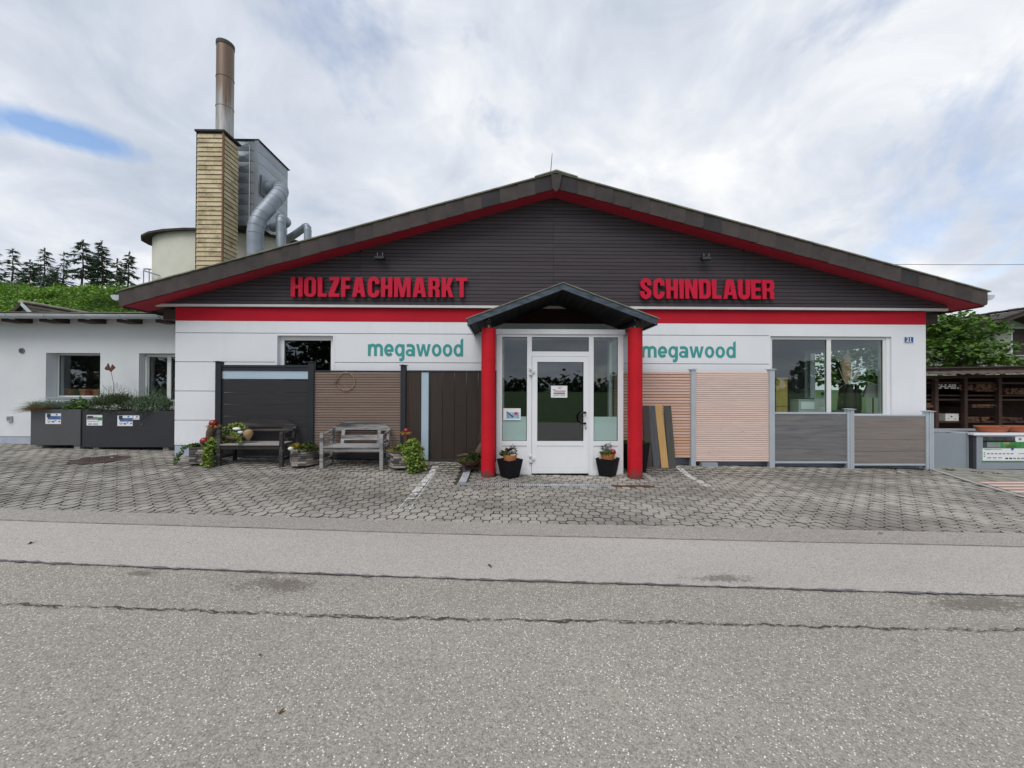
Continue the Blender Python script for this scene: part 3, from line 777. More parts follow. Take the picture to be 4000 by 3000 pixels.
spec = [(318,56,940,2.3,.42,1.5,'needle',0,'tall conifer with a bare lower trunk and a long branch to its left'),
        (400,57,944,1.9,.36,1.7,'needle',-.3,'tallest dense dark conifer of the right hand group on the hill'),
        (372,62,985,1.3,.4,1.0,'needle',.3,'slim conifer squeezed between the two tallest ones on the hill'),
        (448,55,1015,1.2,.12,1.2,'needle',.2,'shorter dark conifer just right of the tallest pair on the hill'),
        (492,58,986,1.8,.25,1.5,'needle',.3,'conifer on the hill nearest to the silo ladder'),
        (44,58,976,1.8,.10,1.0,'needle_pale',0,'feathery grey green conifer at the left picture edge of the hill'),
        (112,55,1020,1.6,.05,1.5,'needle',0,'low dense green conifer in front of the left group on the hill'),
        (168,60,972,2.3,.12,1.15,'needle_pale',0,'broad pale larch with feathery top, highest of the left group'),
        (240,61,988,1.4,.2,.8,'needle_pale',.2,'sparse see-through larch at the right end of the left group'),
        (200,54,1062,1.9,.05,1.6,'needle',0,'squat black green conifer at the foot of the pale larches'),
        (-62,55,920,2.6,.2,1.0,'needle',0,'conifer cut off by the left picture edge')]
for (px, Y, py, rad, cl, de, mt, ln, lb) in spec:
    b = hill_base(px, Y); h = az(py, Y, px) - b[2]
    conifer('conifer', lb, GT, b, h, rad, cl, de, mt, ln)
t = thing('bush', 'rounded dark bush on the hill crest beside the bare conifer trunk', 'bush', hill_base(316,52))
mb = MB(); b = hill_base(316,52); mound(mb, (b[0],b[1],b[2]), (2.6,2,1.75), 900, .42, .6); mound(mb, (b[0]-2.2,b[1],b[2]-.3), (1.8,2,1.2), 400, .42, .6)
mb.build('crown', M['leaf_dark'], t); MB().tube([b,(b[0],b[1],b[2]+1)], .08, 6).build('trunk', M['bark'], t)

def broadleaf(name, label, base, h, blobs, n, s, mat, trunk_r=.16, group=None):
    t = thing(name, label, 'tree', base, group); tk = MB(); cr = MB()
    tk.tube([base, (base[0]+.1, base[1], base[2]+h*.35), (base[0], base[1]+.1, base[2]+h*.6)], [trunk_r, trunk_r*.75, trunk_r*.5], 8)
    for (c, r) in blobs:
        c = Vector(c); p = Vector((base[0], base[1], base[2]+h*.4)); tk.tube([p, (p+c)/2+Vector((0,0,.15)), c], [trunk_r*.5, trunk_r*.35, .03], 6)
        vol = r[0]*r[1]*r[2]
        mound(cr, c, r, int(n*vol**.67), s, .8, .55, .4)
        for _ in range(14):
            v = rv(); v.z = abs(v.z)*.8-.1; e = Vector((c.x+v.x*r[0]*1.15, c.y+v.y*r[1]*1.15, c.z+v.z*r[2]*1.15))
            for q in range(10): leaf(cr, e + rv()*.22*r[0]*R(.1,.7), s*R(.6,1.1), .8, .4)
    tk.build('trunk', M['bark'], t, True); cr.build('crown', M[mat], t); return t
Y = 13.0
B = lambda px, py, Y, r: ((ax(px,Y), Y, az(py,Y,px)), r)
broadleaf('broadleaf_tree', 'bushy bright green tree behind the timber shed beside the shop corner', (16.2,13,0), 3.8,
          [B(3665,1310,13,(.95,1.2,.75)), B(3745,1310,13.4,(.95,1.1,.75)), B(3700,1400,12.6,(1.1,1.1,.8)), B(3800,1380,13.4,(.75,1,.65)), B(3800,1440,12.8,(1.1,1,.6)), B(3600,1370,13.6,(1.0,1.2,1.0)), B(3860,1428,13.2,(.6,.8,.42)), B(3590,1300,14.2,(1.0,1.2,.8))], 620, .17, 'leaf_tree')
broadleaf('broadleaf_tree', 'green tree seen through the shop window and out of its side window', (13.6,15.5,0), 4.4,
          [((13.9,15.5,3.4),(1.3,1.2,1.0)), ((12.9,15.3,2.6),(1.1,1.0,.9)), ((14.6,15.8,2.4),(1.2,1.0,.9)), ((13.5,15.2,1.7),(1.2,1.0,.7))], 420, .2, 'leaf_tree')
# what the windows mirror: trees and a wood across the road
mb = MB()
for k in range(130):
    x = -260+k*4+R(-2,2); yy = -150+R(-12,12); h = R(5,10)
    mound(mb, (x, yy, -1), (R(3,5), 3, h), 70, 2.4, .5)
wd = stuff(mb.build('wood', M['leaf_dark'])); wd['label'] = 'distant wood across the meadow'; wd['category'] = 'wood'
for (tx, ty, k, lb) in [(29,-19,.62,'dark roadside tree mirrored in the big shop window'), (-17,-15,1.0,'dark roadside tree mirrored in the left shop window'), (-37,-16,1.1,'dark roadside tree mirrored in the annex window'), (36,-19,.55,'second roadside tree mirrored in the big shop window'), (-28,-17,.9,'dark roadside tree mirrored in the narrow annex window')]:
    broadleaf('broadleaf_tree', lb, (tx,ty,-.2), 7*k, [((tx,ty,4.6*k),(3.4*k,2.6*k,2.2*k)), ((tx-2*k,ty,2.8*k),(2.2*k,1.8*k,1.8*k)), ((tx+2.3*k,ty-.5,3*k),(2.2*k,2*k,1.9*k))], 150, .5, 'leaf_dark', .3)
# ------------------------------------------------------------------ the shop building
WY = 7.92
XL, XRt = -6.77, 8.765
shop = thing('shop_building', 'white single storey timber shop with red band and dark slatted gable', 'building', (1.0, WY, 0))
ZB = 2.926; ZT = 3.205
win_a = (ax(1076,WY), ax(1307,WY), 1.12, az(1304.6,WY,1190))
win_b = (ax(3010,WY), ax(3483,WY), .98, az(1314,WY,3240))
door_hole = (-.06, 2.16, -.5, 2.62)
holes = [win_a, win_b, door_hole]
def wall_parts():
    zs = [-.3, .385, .896, 1.491, 2.087, 2.680, ZB]
    zone = [(XL, win_b[0]-.04)]
    for k in range(1, 6):
        for (a, b, c, d) in rects_minus(XL, win_b[0]-.03, zs[k]+.007, zs[k+1]-(.007 if k < 5 else .0), holes):
            box('wall_panel', M['white'], shop, a, b, WY, WY+.035, c, d)
    mb = MB()
    for (a, b, c, d) in rects_minus(win_b[0]-.03, XRt, .385, ZB, holes): mb.box(a,b,WY,WY+.035,c,d)
    mb.build('wall_panel', M['white'], shop)
    mb = MB()
    for (a, b, c, d) in rects_minus(XL, XRt, -.3, .379, [door_hole]): mb.box(a,b,WY+.008,WY+.035,c,d)
    mb.build('plinth', M['plinth'], shop)
    mb = MB()
    for (a, b, c, d) in rects_minus(XL+.004, XRt-.004, -.3, 3.3, holes): mb.box(a,b,WY+.0355,WY+.30,c,d)
    mb.build('wall', M['white'], shop)
    box('red_band', M['red'], shop, XL-.002, XRt+.002, WY-.004, WY+.034, ZB+.001, ZT)
wall_parts()
mb = MB(); mb.box(XL+.004, XL+.30, WY+.301, 19, -.3, 3.3)
mb.box(XL+.3, XRt-.3, 18.7, 19, -.3, 3.3); mb.build('wall', M['white'], shop)
side_hole = (8.42, 10.8, .95, 2.62)
mb = MB()
for (a, b, c, d) in rects_minus(WY+.301, 19, -.3, 3.3, [side_hole]): mb.box(XRt-.30, XRt-.004, a, b, c, d)
mb.build('wall', M['white'], shop)
box('floor', M['interior_floor'], shop, XL+.3, XRt-.3, WY+.3, 18.7, -.3, .24)
box('ceiling', M['interior_dark'], shop, XL+.3, XRt-.3, WY+.3, 18.7, 3.0, 3.1)
mb = MB(); mb.box(XL+.301, XRt-.301, 15.0, 15.1, .24, 3.0); mb.box(-.35,-.25,WY+.301,14.99,.24,3.0); mb.box(2.9,3.0,WY+.301,14.99,.24,3.0)
mb.build('inner_wall', M['interior_wall'], shop)
box('display_ledge', M['interior_wall'], shop, win_b[0], XRt-.301, WY+.301, 8.75, .6, .93)

def window(parent, name, x0, x1, z0, z1, y, fw, mats, mull=(), rev=.0, glass='glass', depth=.06):
    w = bpy.data.objects.new(name, None); col.objects.link(w); w.parent = parent; w.location = Vector((x0,y,z0)) - parent_loc(parent); w.empty_display_size = .1
    m = M[mats]
    box('frame', m, w, x0, x0+fw, y, y+depth, z0, z1); box('frame', m, w, x1-fw, x1, y, y+depth, z0, z1)
    box('frame', m, w, x0+fw, x1-fw, y, y+depth, z1-fw, z1); box('frame', m, w, x0+fw, x1-fw, y, y+depth, z0, z0+fw)
    xs = [x0+fw]
    for q in mull: box('mullion', m, w, q-.045, q+.045, y-.001, y+depth+.001, z0+fw, z1-fw); xs += [q-.045, q+.045]
    xs.append(x1-fw)
    for a, b in zip(xs[::2], xs[1::2]):
        MB().box(a+.0, b, y+.03, y+.034, z0+fw, z1-fw).build('pane', M[glass], w)
        # dark rubber seal round the pane
        g = MB(); s = .006
        g.box(a,a+s,y+.018,y+.0295,z0+fw,z1-fw).box(b-s,b,y+.018,y+.0295,z0+fw,z1-fw).box(a+s,b-s,y+.018,y+.0295,z1-fw-s,z1-fw).box(a+s,b-s,y+.018,y+.0295,z0+fw,z0+fw+s)
        g.build('seal', M['black'], w)
    return w
window(shop, 'window', win_a[0]+.035, win_a[1]-.035, win_a[2]+.02, win_a[3]-.035, WY+.09, .085, 'pvc', glass='glass_door')
mb = MB(); a, b, c, d = win_a
mb.box(a, a+.0345, WY-.006, WY+.15, c, d).box(b-.0345, b, WY-.006, WY+.15, c, d).box(a+.0345, b-.0345, WY-.006, WY+.15, d-.0345, d); mb.build('reveal', M['white'], shop)
window(shop, 'window', win_b[0]+.012, win_b[1]-.075, win_b[2]+.02, win_b[3]-.008, WY+.05, .055, 'pvc_warm', [ax(3238,WY+.05)])
a, b, c, d = win_b
mb = MB(); mb.box(b-.0745, b-.001, WY+.036, WY+.2, c, d-.001); mb.build('reveal', M['white'], shop)
box('sill', M['alu'], shop, a+.002, b-.002, WY-.05, WY+.049, c-.005, c+.016)
# side window towards the yard
sw = bpy.data.objects.new('window', None); col.objects.link(sw); sw.parent = shop; sw.location = Vector((XRt-.2, 9, 1)) - parent_loc(shop)
y0, y1, z0, z1 = side_hole
for (p, q, r_, s_) in [(y0,y0+.06,z0,z1),(y1-.06,y1,z0,z1),(y0+.06,y1-.06,z1-.06,z1),(y0+.06,y1-.06,z0,z0+.06),(9.58,9.64,z0+.06,z1-.06)]: box('frame', M['pvc_warm'], sw, XRt-.2, XRt-.14, p, q, r_, s_)
box('pane', M['glass'], sw, XRt-.172, XRt-.168, y0+.06, 9.58, z0+.06, z1-.06); box('pane', M['glass'], sw, XRt-.172, XRt-.168, 9.64, y1-.06, z0+.06, z1-.06)

# gable: cladding boards, roof slab, slates
FY = 7.50; GY = 7.86
apex = at(2172, 680, FY); apx = apex.x
pL = at(468, 1141, FY); pR = at(3853, 1141, FY)
kL = (apex.z - pL.z)/(apx - pL.x); kR = (apex.z - pR.z)/(pR.x - apx)
TH = .285
def rt(x): return apex.z - (kL*(apx-x) if x < apx else kR*(x-apx))     # roof line (top of fascia)
XE0, XE1 = pL.x, pR.x
gseam = apx
# boards
zb0 = 3.268; BH = .0755
splits = [XE0+.35, ax(1407,GY,1150), gseam, ax(2906,GY,1150), XE1-.35]
box('cladding_back', M['clad_gap'], shop, XL+.05, XRt-.05, GY+.025, WY+.03, ZT+.001, 3.6)
z = zb0
while True:
    z1 = z + BH - .009
    if z + .01 > rt(apx) - TH: break
    for a, b in zip(splits, splits[1:]):
        # clip the board's ends to the roof slope
        def lim(zz): return apx - (apex.z - TH - zz)/kL, apx + (apex.z - TH - zz)/kR
        lo0, hi0 = lim(z); lo1, hi1 = lim(z1)
        a0, b0, a1, b1 = max(a,lo0), min(b,hi0), max(a,lo1), min(b,hi1)
        if b0 - a0 < .03: continue
        if b1 - a1 < .005: a1 = b1 = max(a0, min(b0, (a1+b1)/2))
        g = .002
        mb = MB(); mb.prism([(a0+g,z),(b0-g,z),(b1-g,z1),(a1+g,z1)], 1, GY, GY+.024); mb.build('board', M['clad'], shop)
    z += BH
# dark backing for the slope
mb = MB(); mb.prism([(XE0+.35, zb0-.02), (XE1-.35, zb0-.02), (apx+.01, apex.z-TH-.01), (apx-.01, apex.z-TH-.01)], 1, GY+.0255, GY+.05); mb.build('cladding_back', M['clad_gap'], shop)
box('trim', M['trim'], shop, XE0+.36, XE1-.36, GY-.012, GY+.06, ZT+.002, zb0-.010, .004)
# roof slab in two slopes, with red soffit at the verge
BK = 19.6
for sgn in (0, 1):
    xe = XE0 if sgn == 0 else XE1
    top = lambda x: rt(x)
    mb = MB(); mb.prism([(xe, top(xe)-.006), (apx, apex.z-.006), (apx, apex.z-TH+.03), (xe, top(xe)-TH+.03)], 1, 8.06, BK); mb.build('roof', M['brown'], shop)
    mb = MB(); mb.prism([(xe, top(xe)-.006), (apx, apex.z-.006), (apx, apex.z-TH), (xe, top(xe)-TH)], 1, FY+.03, 8.055); mb.build('soffit', M['red_soffit'], shop)
    mb = MB(); e = -.06 if sgn == 0 else .06
    k = kL if sgn == 0 else -kR
    mb.prism([(xe+e, top(xe)+k*e+.012), (apx, apex.z+.012), (apx, apex.z+.038), (xe+e, top(xe)+k*e+.032)], 1, FY-.035, BK); mb.build('roof_sheet', M['roof'], shop)
mb = MB(); mb.prism([(apx-.42, apex.z-.42*kL+.034), (apx, apex.z+.036), (apx+.42, apex.z-.42*kR+.034), (apx+.42, apex.z-.42*kR+.052), (apx, apex.z+.066), (apx-.42, apex.z-.42*kL+.052)], 1, FY-.05, BK); mb.build('ridge_cap', M['roof'], shop)
mb = MB()
for _ in range(240):
    x = R(XE0, XE1); tuft(mb, (x, FY+R(-.02,.06), rt(x)+.03), 3, R(.008,.03), .012, 1.5, .02)
stuff(mb.build('moss', M['leaf_dark'], shop))
# slates along the verge
n_s = 24
for sgn in (0, 1):
    L = (apx-XE0) if sgn == 0 else (XE1-apx); w = L/n_s; k = kL if sgn == 0 else kR
    for i in range(n_s):
        # each slate laps over the next one further out
        u0 = i*w; u1 = min(L, (i+1)*w + .05)
        def pt(u, d): 
            x = apx + (-u if sgn == 0 else u); return (x, apex.z - k*u - d)
        dd = TH + R(-.006,.006); c = R(.04,.06)
        poly = [pt(u0,.0), pt(u1,.0), pt(u1,dd-c*1.1), pt(u1-c*.45,dd-c*.25), pt(u1-c,dd), pt(u0,dd)]
        if sgn == 0: poly = poly[::-1]
        i0 = MB()
        tl = .012*1.0
        # tilted: the free edge stands proud
        for yy in (0, .008):
            for (x, z) in poly:
                u = abs(x-apx); f = (u-u0)/(u1-u0)
                i0.v.append((x, FY - .004 - f*.016 + yy, z))
        n = len(poly)
        for j in range(n): i0.f.append((j,(j+1)%n,n+(j+1)%n,n+j))
        i0.f.append(tuple(reversed(range(n)))); i0.f.append(tuple(n+j for j in range(n)))
        i0.build('slate', M['slate'], shop)
mb = MB(); mb.prism([(apx-.10, apex.z-.02), (apx+.115, apex.z-.02), (apx+.06,apex.z-.30), (apx+.01,apex.z-.355), (apx-.02,apex.z-.35), (apx-.075,apex.z-.30)], 1, FY-.036, FY-.026); mb.build('slate', M['slate'], shop)
# eaves: dark plates and gutters
for sgn in (0, 1):
    xe = XE0 if sgn == 0 else XE1; s = 1 if sgn == 0 else -1
    mb = MB(); zt = rt(xe)
    a, b = sorted((xe+.02*s, xe+.05*s)); mb.box(a, b, FY+.04, BK, zt-TH-.01, zt-.02); mb.build('eaves_board', M['brown'], shop)
    a, b = sorted((xe+.30*s, XL+.0 if sgn == 0 else XRt)); mb = MB(); mb.box(a, b, 8.1, BK, 2.98, 3.20); mb.build('eaves_box', M['brown'], shop)
    g = MB(); gx = xe - .09*s; gz = zt - .05; m = 10
    prof = [(gx + .105*cos(pi + pi*j/m), gz + .105*sin(pi + pi*j/m)) for j in range(m+1)]; inn = [(gx + .10*cos(pi + pi*j/m), gz + .10*sin(pi + pi*j/m)) for j in range(m, -1, -1)]
    g.prism(prof+inn, 1, FY+.02, BK); g.prism(prof, 1, FY+.015, FY+.0195); g.build('gutter', M['zinc_pale'], shop)
# slim aerial on the ridge
tp = at(2157, 598, 7.7); bp = at(2150, 684, 7.7)
tag(MB().tube([bp, (bp+tp)/2, tp], [.008,.007,.004], 6).build('lightning_rod', M['soot']), 'thin lightning rod standing on the shop ridge', 'rod')

# ------------------------------------------------------------------ lettering
def curve_mesh(name, splines, ext, bev=0):
    cu = bpy.data.curves.new(name, 'CURVE'); cu.dimensions = '2D'; cu.fill_mode = 'BOTH'; cu.extrude = ext; cu.bevel_depth = bev; cu.bevel_resolution = 1
    for pts in splines:
        s = cu.splines.new('POLY'); s.points.add(len(pts)-1); s.use_cyclic_u = True
        for p, q in zip(s.points, pts): p.co = (q[0], q[1], 0, 1)
    o = bpy.data.objects.new(name, cu); col.objects.link(o)
    dg = bpy.context.evaluated_depsgraph_get(); me = bpy.data.meshes.new_from_object(o.evaluated_get(dg)); bpy.data.objects.remove(o); bpy.data.curves.remove(cu)
    return me
def stroke(path, w):
    n = len(path); lft = []; rgt = []
    for k in range(n):
        p = Vector(path[k]); a = Vector(path[max(k-1,0)]); b = Vector(path[min(k+1,n-1)])
        if 0 < k < n-1:
            d1 = (p-a).normalized(); d2 = (b-p).normalized(); t = (d1+d2)
            t = t.normalized() if t.length > 1e-6 else d1
            nn = Vector((-t.y, t.x)); m = 1/max(.35, nn.dot(Vector((-d1.y, d1.x))))
        else:
            t = (b-a).normalized(); nn = Vector((-t.y, t.x)); m = 1
        lft.append(tuple(p + nn*w/2*m)); rgt.append(tuple(p - nn*w/2*m))
    return lft + rgt[::-1]
def arc(cx, cy, rx, ry, a0, a1, n=10): return [(cx+rx*cos(radians(a0+(a1-a0)*k/n)), cy+ry*sin(radians(a0+(a1-a0)*k/n))) for k in range(n+1)]
def rrect(x0, y0, x1, y1, r, n=6):
    return arc(x1-r,y1-r,r,r,0,90,n)+arc(x0+r,y1-r,r,r,90,180,n)+arc(x0+r,y0+r,r,r,180,270,n)+arc(x1-r,y0+r,r,r,270,360,n)
def caps(ch, w, s=.205):
    """condensed grotesque capital, height 1, width w: list of layers, each a list of outlines"""
    v = s*.80
    if ch == 'H': return [[[(0,0),(s,0),(s,.42),(w-s,.42),(w-s,0),(w,0),(w,1),(w-s,1),(w-s,.42+v),(s,.42+v),(s,1),(0,1)]]]
    if ch == 'I': return [[[(0,0),(w,0),(w,1),(0,1)]]]
    if ch == 'L': return [[[(0,0),(w,0),(w,v),(s,v),(s,1),(0,1)]]]
    if ch == 'F': return [[[(0,0),(s,0),(s,.41),(w*.95,.41),(w*.95,.41+v),(s,.41+v),(s,1-v),(w,1-v),(w,1),(0,1)]]]
    if ch == 'E': return [[[(0,0),(w,0),(w,v),(s,v),(s,.42),(w*.95,.42),(w*.95,.42+v),(s,.42+v),(s,1-v),(w,1-v),(w,1),(0,1)]]]
    if ch == 'T': return [[[(w/2-s/2,0),(w/2+s/2,0),(w/2+s/2,1-v),(w,1-v),(w,1),(0,1),(0,1-v),(w/2-s/2,1-v)]]]
    if ch == 'Z': return [[[(0,0),(w,0),(w,v),(s*1.25,v),(w,1-v*1.05),(w,1),(.03,1),(.03,1-v),(w-s*1.3,1-v),(0,v*1.05)]]]
    if ch == 'N': return [[[(0,0),(s*.92,0),(s*.92,.62),(w-s*1.05,0),(w,0),(w,1),(w-s*.92,1),(w-s*.92,.40),(s*1.05,1),(0,1)]]]
    if ch == 'M': return [[[(0,0),(s*.9,0),(s*.9,.68),(w/2-s*.42,0),(w/2+s*.42,0),(w-s*.9,.68),(w-s*.9,0),(w,0),(w,1),(w-s*1.35,1),(w/2,.38),(s*1.35,1),(0,1)]]]
    if ch == 'K': return [[[(0,0),(s,0),(s,.30),(s*1.35,.40),(w-s*1.05,0),(w,0),(s*2.0,.56),(w*.97,1),(w-s*1.15,1),(s,.55),(s,1),(0,1)]]]
    if ch == 'A': return [[[(0,0),(s*.98,0),(s*1.22,.20),(w-s*1.22,.20),(w-s*.98,0),(w,0),(w/2+s*.78,1),(w/2-s*.78,1)], [(s*1.42,.34),(w-s*1.42,.34),(w/2,.80)]]]
    if ch == 'O': return [[rrect(0,-.01,w,1.01,w*.42), rrect(s,v*.85,w-s,1-v*.85,(w-2*s)*.48)]]
    if ch == 'D': return [[[(0,0)]+arc(w-w*.42,w*.45,w*.42,w*.45,-90,0)+arc(w-w*.42,1-w*.45,w*.42,w*.45,0,90)+[(0,1)], [(s,v)]+arc(w-s-.12,v+.13,.12,.13,-90,0)+arc(w-s-.12,1-v-.13,.12,.13,0,90)+[(s,1-v)]]]
    r = w/2 - s/2
    if ch == 'U': return [[stroke([(s/2,1)]+arc(w/2,r+v/2-.01,r,r,180,360,14)+[(w-s/2,1)], s)]]
    if ch == 'C': return [[stroke([(w-s/2,.66)]+arc(w/2,1-r-v/2+.01,r,r,0,180,14)+arc(w/2,r+v/2-.01,r,r,180,360,14)+[(w-s/2,.34)], s)]]
    if ch == 'S': return [[stroke([(w-s/2,.66)]+arc(w/2,1-r-v/2+.01,r,r,0,180,12)+[(s/2+.005,.68),(s*.75,.605),(w/2,.5),(w-s*.75,.395),(w-s/2-.005,.32)]+arc(w/2,r+v/2-.01,r,r,0,-180,12)+[(s/2,.36)], s)]]
    if ch == 'R':
        q = .20
        return [[[(0,0),(s,0),(s,.42),(w*.5,.42)]+arc(w-q,.42+q*.95,q,q*.95,-60,0,5)+arc(w-q,1-q,q,q,0,90,6)+[(0,1)], [(s,.42+v*.8)]+arc(w-s-.08,.42+v*.8+.08,.08,.08,-90,0,4)+arc(w-s-.08,1-v-.08,.08,.08,0,90,4)+[(s,1-v)]],
                [[(w-s,0),(w+.01,0),(w+.0,.30),(w-.03,.40),(w-.12,.48),(w*.45,.50),(w*.45,.40),(w-s-.05,.39),(w-s,.32)]]]
def sw_(word, y0, y1, label, px0, s0, py0, boxes):
    Y = 7.775
    root = thing('wall_lettering', label, 'lettering', at(px0+boxes[0][0]*s0, py0+y1[0]*s0, Y))
    for ch, (a, b) in zip(word, boxes):
        f = (a-boxes[0][0])/(boxes[-1][0]-boxes[0][0]); ya = y0[0]+(y0[1]-y0[0])*f; yb = y1[0]+(y1[1]-y1[0])*f
        p = at(px0+a*s0, py0+yb*s0, Y); q = at(px0+b*s0, py0+ya*s0, Y); h = q.z-p.z; w = (q.x-p.x)/h
        letter = None
        for li, layer in enumerate(caps(ch, w)):
            me = curve_mesh('letter', [[(x*h, z*h) for x, z in sp] for sp in layer], .022-.0015*li, .002); me.materials.append(M['letter'])
            o = bpy.data.objects.new('letter' if li == 0 else 'letter_leg', me); col.objects.link(o)
            if li == 0: o.parent = root; o.location = Vector((p.x, Y+.024, p.z)) - root.location; o.rotation_euler = (pi/2,0,0); letter = o
            else: o.parent = letter
        pin = MB(); cx = (p.x+q.x)/2
        for dx in (-.3, .3): pin.tube([(cx+dx*(q.x-p.x), Y+.046, p.z+h*.12), (cx+dx*(q.x-p.x), GY+.005, p.z+h*.12)], .006, 6)
        pin.build('stand_off_pin', M['black'], root)
    return root
sw_('HOLZFACHMARKT', (94,102), (319,327), 'red raised capitals HOLZFACHMARKT on the dark gable boards', 1100, .339, 1050,
    [(105,240),(258,395),(415,518),(542,664),(685,790),(812,966),(992,1125),(1145,1275),(1297,1485),(1510,1665),(1692,1820),(1845,1980),(2008,2140)])
sw_('SCHINDLAUER', (113,130), (407,418), 'red raised capitals SCHINDLAUER on the dark gable boards', 2480, .2577, 1060,
    [(85,250),(283,448),(480,652),(680,740),(768,948),(978,1150),(1176,1310),(1342,1550),(1572,1748),(1768,1912),(1938,2112)])
def lower(ch):
    s = .25; e = .43; out = None
    O = lambda cx=0: [arc(e+cx,.5,e,.515,0,360,32)[:-1], arc(e+cx,.5,e-s*.98,.515-s*.88,0,360,32)[:-1]]
    if ch == 'o': return .87, [O()]
    if ch == 'm': return 1.34, [[stroke([(s/2,0),(s/2,.97)], s)], [stroke([(s/2,.52)]+arc(.42,.66,.25,.24,165,0,10)+[(.67,0)], s)], [stroke([(.67,.55)]+arc(.94,.66,.27,.24,165,0,10)+[(1.22,0)], s)]]
    if ch == 'e': return .85, [[stroke(arc(e,.5,e-s/2,.515-s/2,0,318,26), s)], [stroke([(s*.7,.46),(.85-s*.05,.46)], s*.80)]]
    if ch == 'g': return .86, [O(), [stroke([(.745,.98),(.745,-.05)]+[(.72,-.19),(.63,-.28),(.42,-.30)], s)]]
    if ch == 'a': return .84, [[stroke([(.10,.86),(.24,.885),(.42,.895),(.58,.86),(.68,.76),(.715,.62),(.715,0)], s)], [arc(.385,.29,.375,.305,0,360,26)[:-1], arc(.385,.29,.375-s*.92,.305-s*.75,0,360,26)[:-1]]]
    if ch == 'w': return 1.30, [[[(0,1),(.25,1),(.38,.33),(.535,1),(.765,1),(.92,.33),(1.05,1),(1.30,1),(1.05,0),(.80,0),(.65,.60),(.50,0),(.25,0)]]]
    if ch == 'd': return .86, [O(), [[(.625,0),(.86,0),(.86,1.50),(.625,1.36)]]]
def megawood(px0, px1, yb, yt, label, pxm):
    Y = WY - .004
    p = at(px0, yb, Y); q = at(px1, yb, Y); h = at(pxm, yt, Y).z - p.z
    tot = sum(lower(c)[0] for c in 'megawood') + .10*7; sx = (q.x-p.x)/tot
    root = thing('painted_sign', label, 'sign', p); x = 0
    for ch in 'megawood':
        w, layers = lower(ch); first = None
        for li, layer in enumerate(layers):
            me = curve_mesh('letter', [[(a*sx, b*h) for a, b in sp] for sp in layer], .0012); me.materials.append(M['teal'])
            o = bpy.data.objects.new('letter' if li == 0 else 'letter_stroke', me); col.objects.link(o)
            if first is None: o.parent = root; o.location = (x*sx, 0, 0); o.rotation_euler = (pi/2,0,0); first = o
            else: o.parent = first; o.location = (0, 0, -.0004*li)
        x += w + .10
megawood(1437, 1809, 1390.5, 1344, 'teal painted word megawood beside the left shop window', 1600)
megawood(2507, 2874, 1396, 1353, 'teal painted word megawood right of the entrance column', 2700)
def text(s, size, mat, parent, p, name='lettering', bold=0, sx=1, y=.001, align='LEFT'):
    cu = bpy.data.curves.new(name, 'FONT'); cu.body = s; cu.size = size; cu.extrude = .0006; cu.offset = bold; cu.align_x = align
    o = bpy.data.objects.new(name, cu); col.objects.link(o); dg = bpy.context.evaluated_depsgraph_get()
    me = bpy.data.meshes.new_from_object(o.evaluated_get(dg)); bpy.data.objects.remove(o); bpy.data.curves.remove(cu); me.materials.append(mat)
    r = bpy.data.objects.new(name, me); col.objects.link(r); r.parent = parent; r.location = Vector(p) - parent_loc(parent); r.rotation_euler = (pi/2,0,0); r.scale = (sx,1,1); return r
# house number plate
p = at(3528, 1342, WY); hn = thing('house_number', 'blue enamel house number plate 21 on the white wall', 'sign', p)
a, b = at(3529, 1341.5, WY), at(3568.5, 1314, WY)
box('plate', M['paint_white'], hn, a.x, b.x, WY-.008, WY-.001, a.z, b.z)
mb = MB(); e = .014; me = curve_mesh('field', [rrect(a.x+e-p.x, a.z+e-p.z, b.x-e-p.x, b.z-e-p.z, .014)], .001); me.materials.append(M['paint_blue'])
o = bpy.data.objects.new('field', me); col.objects.link(o); o.parent = hn; o.location = (0, -.0095, 0); o.rotation_euler = (pi/2,0,0)
text('21', .115, M['paint_white'], hn, ((a.x+b.x)/2, WY-.0125, a.z+.046), bold=.0025, align='CENTER')
mb = MB(); 
for k in range(8): mb.box(a.x+.035+k*.0175, a.x+.048+k*.0175, WY-.0125, WY-.0115, a.z+.026, a.z+.038)
mb.build('street_name', M['paint_white'], hn)
# floodlights on the gable
for (px, py, lb) in [(1484,1007,'small black floodlight above HOLZFACHMARKT on the gable'), (2758,1010,'small black floodlight above SCHINDLAUER on the gable')]:
    c = at(px, py, 7.72); t = thing('floodlight', lb, 'floodlight', (c.x, GY, c.z), 'floodlights on the gable')
    MB().box(c.x-.10,c.x+.10,7.68,7.76,c.z-.035,c.z+.03,.01).build('lamp_housing', M['black'], t)
    MB().tube([(c.x,7.76,c.z),(c.x,GY+.005,c.z+.02)], .018, 8).build('bracket', M['black'], t)
    MB().box(c.x-.085,c.x+.085,7.676,7.679,c.z-.025,c.z+.02).build('lens', M['ink_dark'], t)
    mb = MB()
    for dx in (-.045,.05): mb.tube([(c.x+dx,7.72,c.z+.03),(c.x+dx*1.1,7.71,c.z+.085)], .004, 5); mb.blob((c.x+dx*1.1,7.71,c.z+.088), .009, 6)
    mb.build('bird_spike', M['alu'], t)

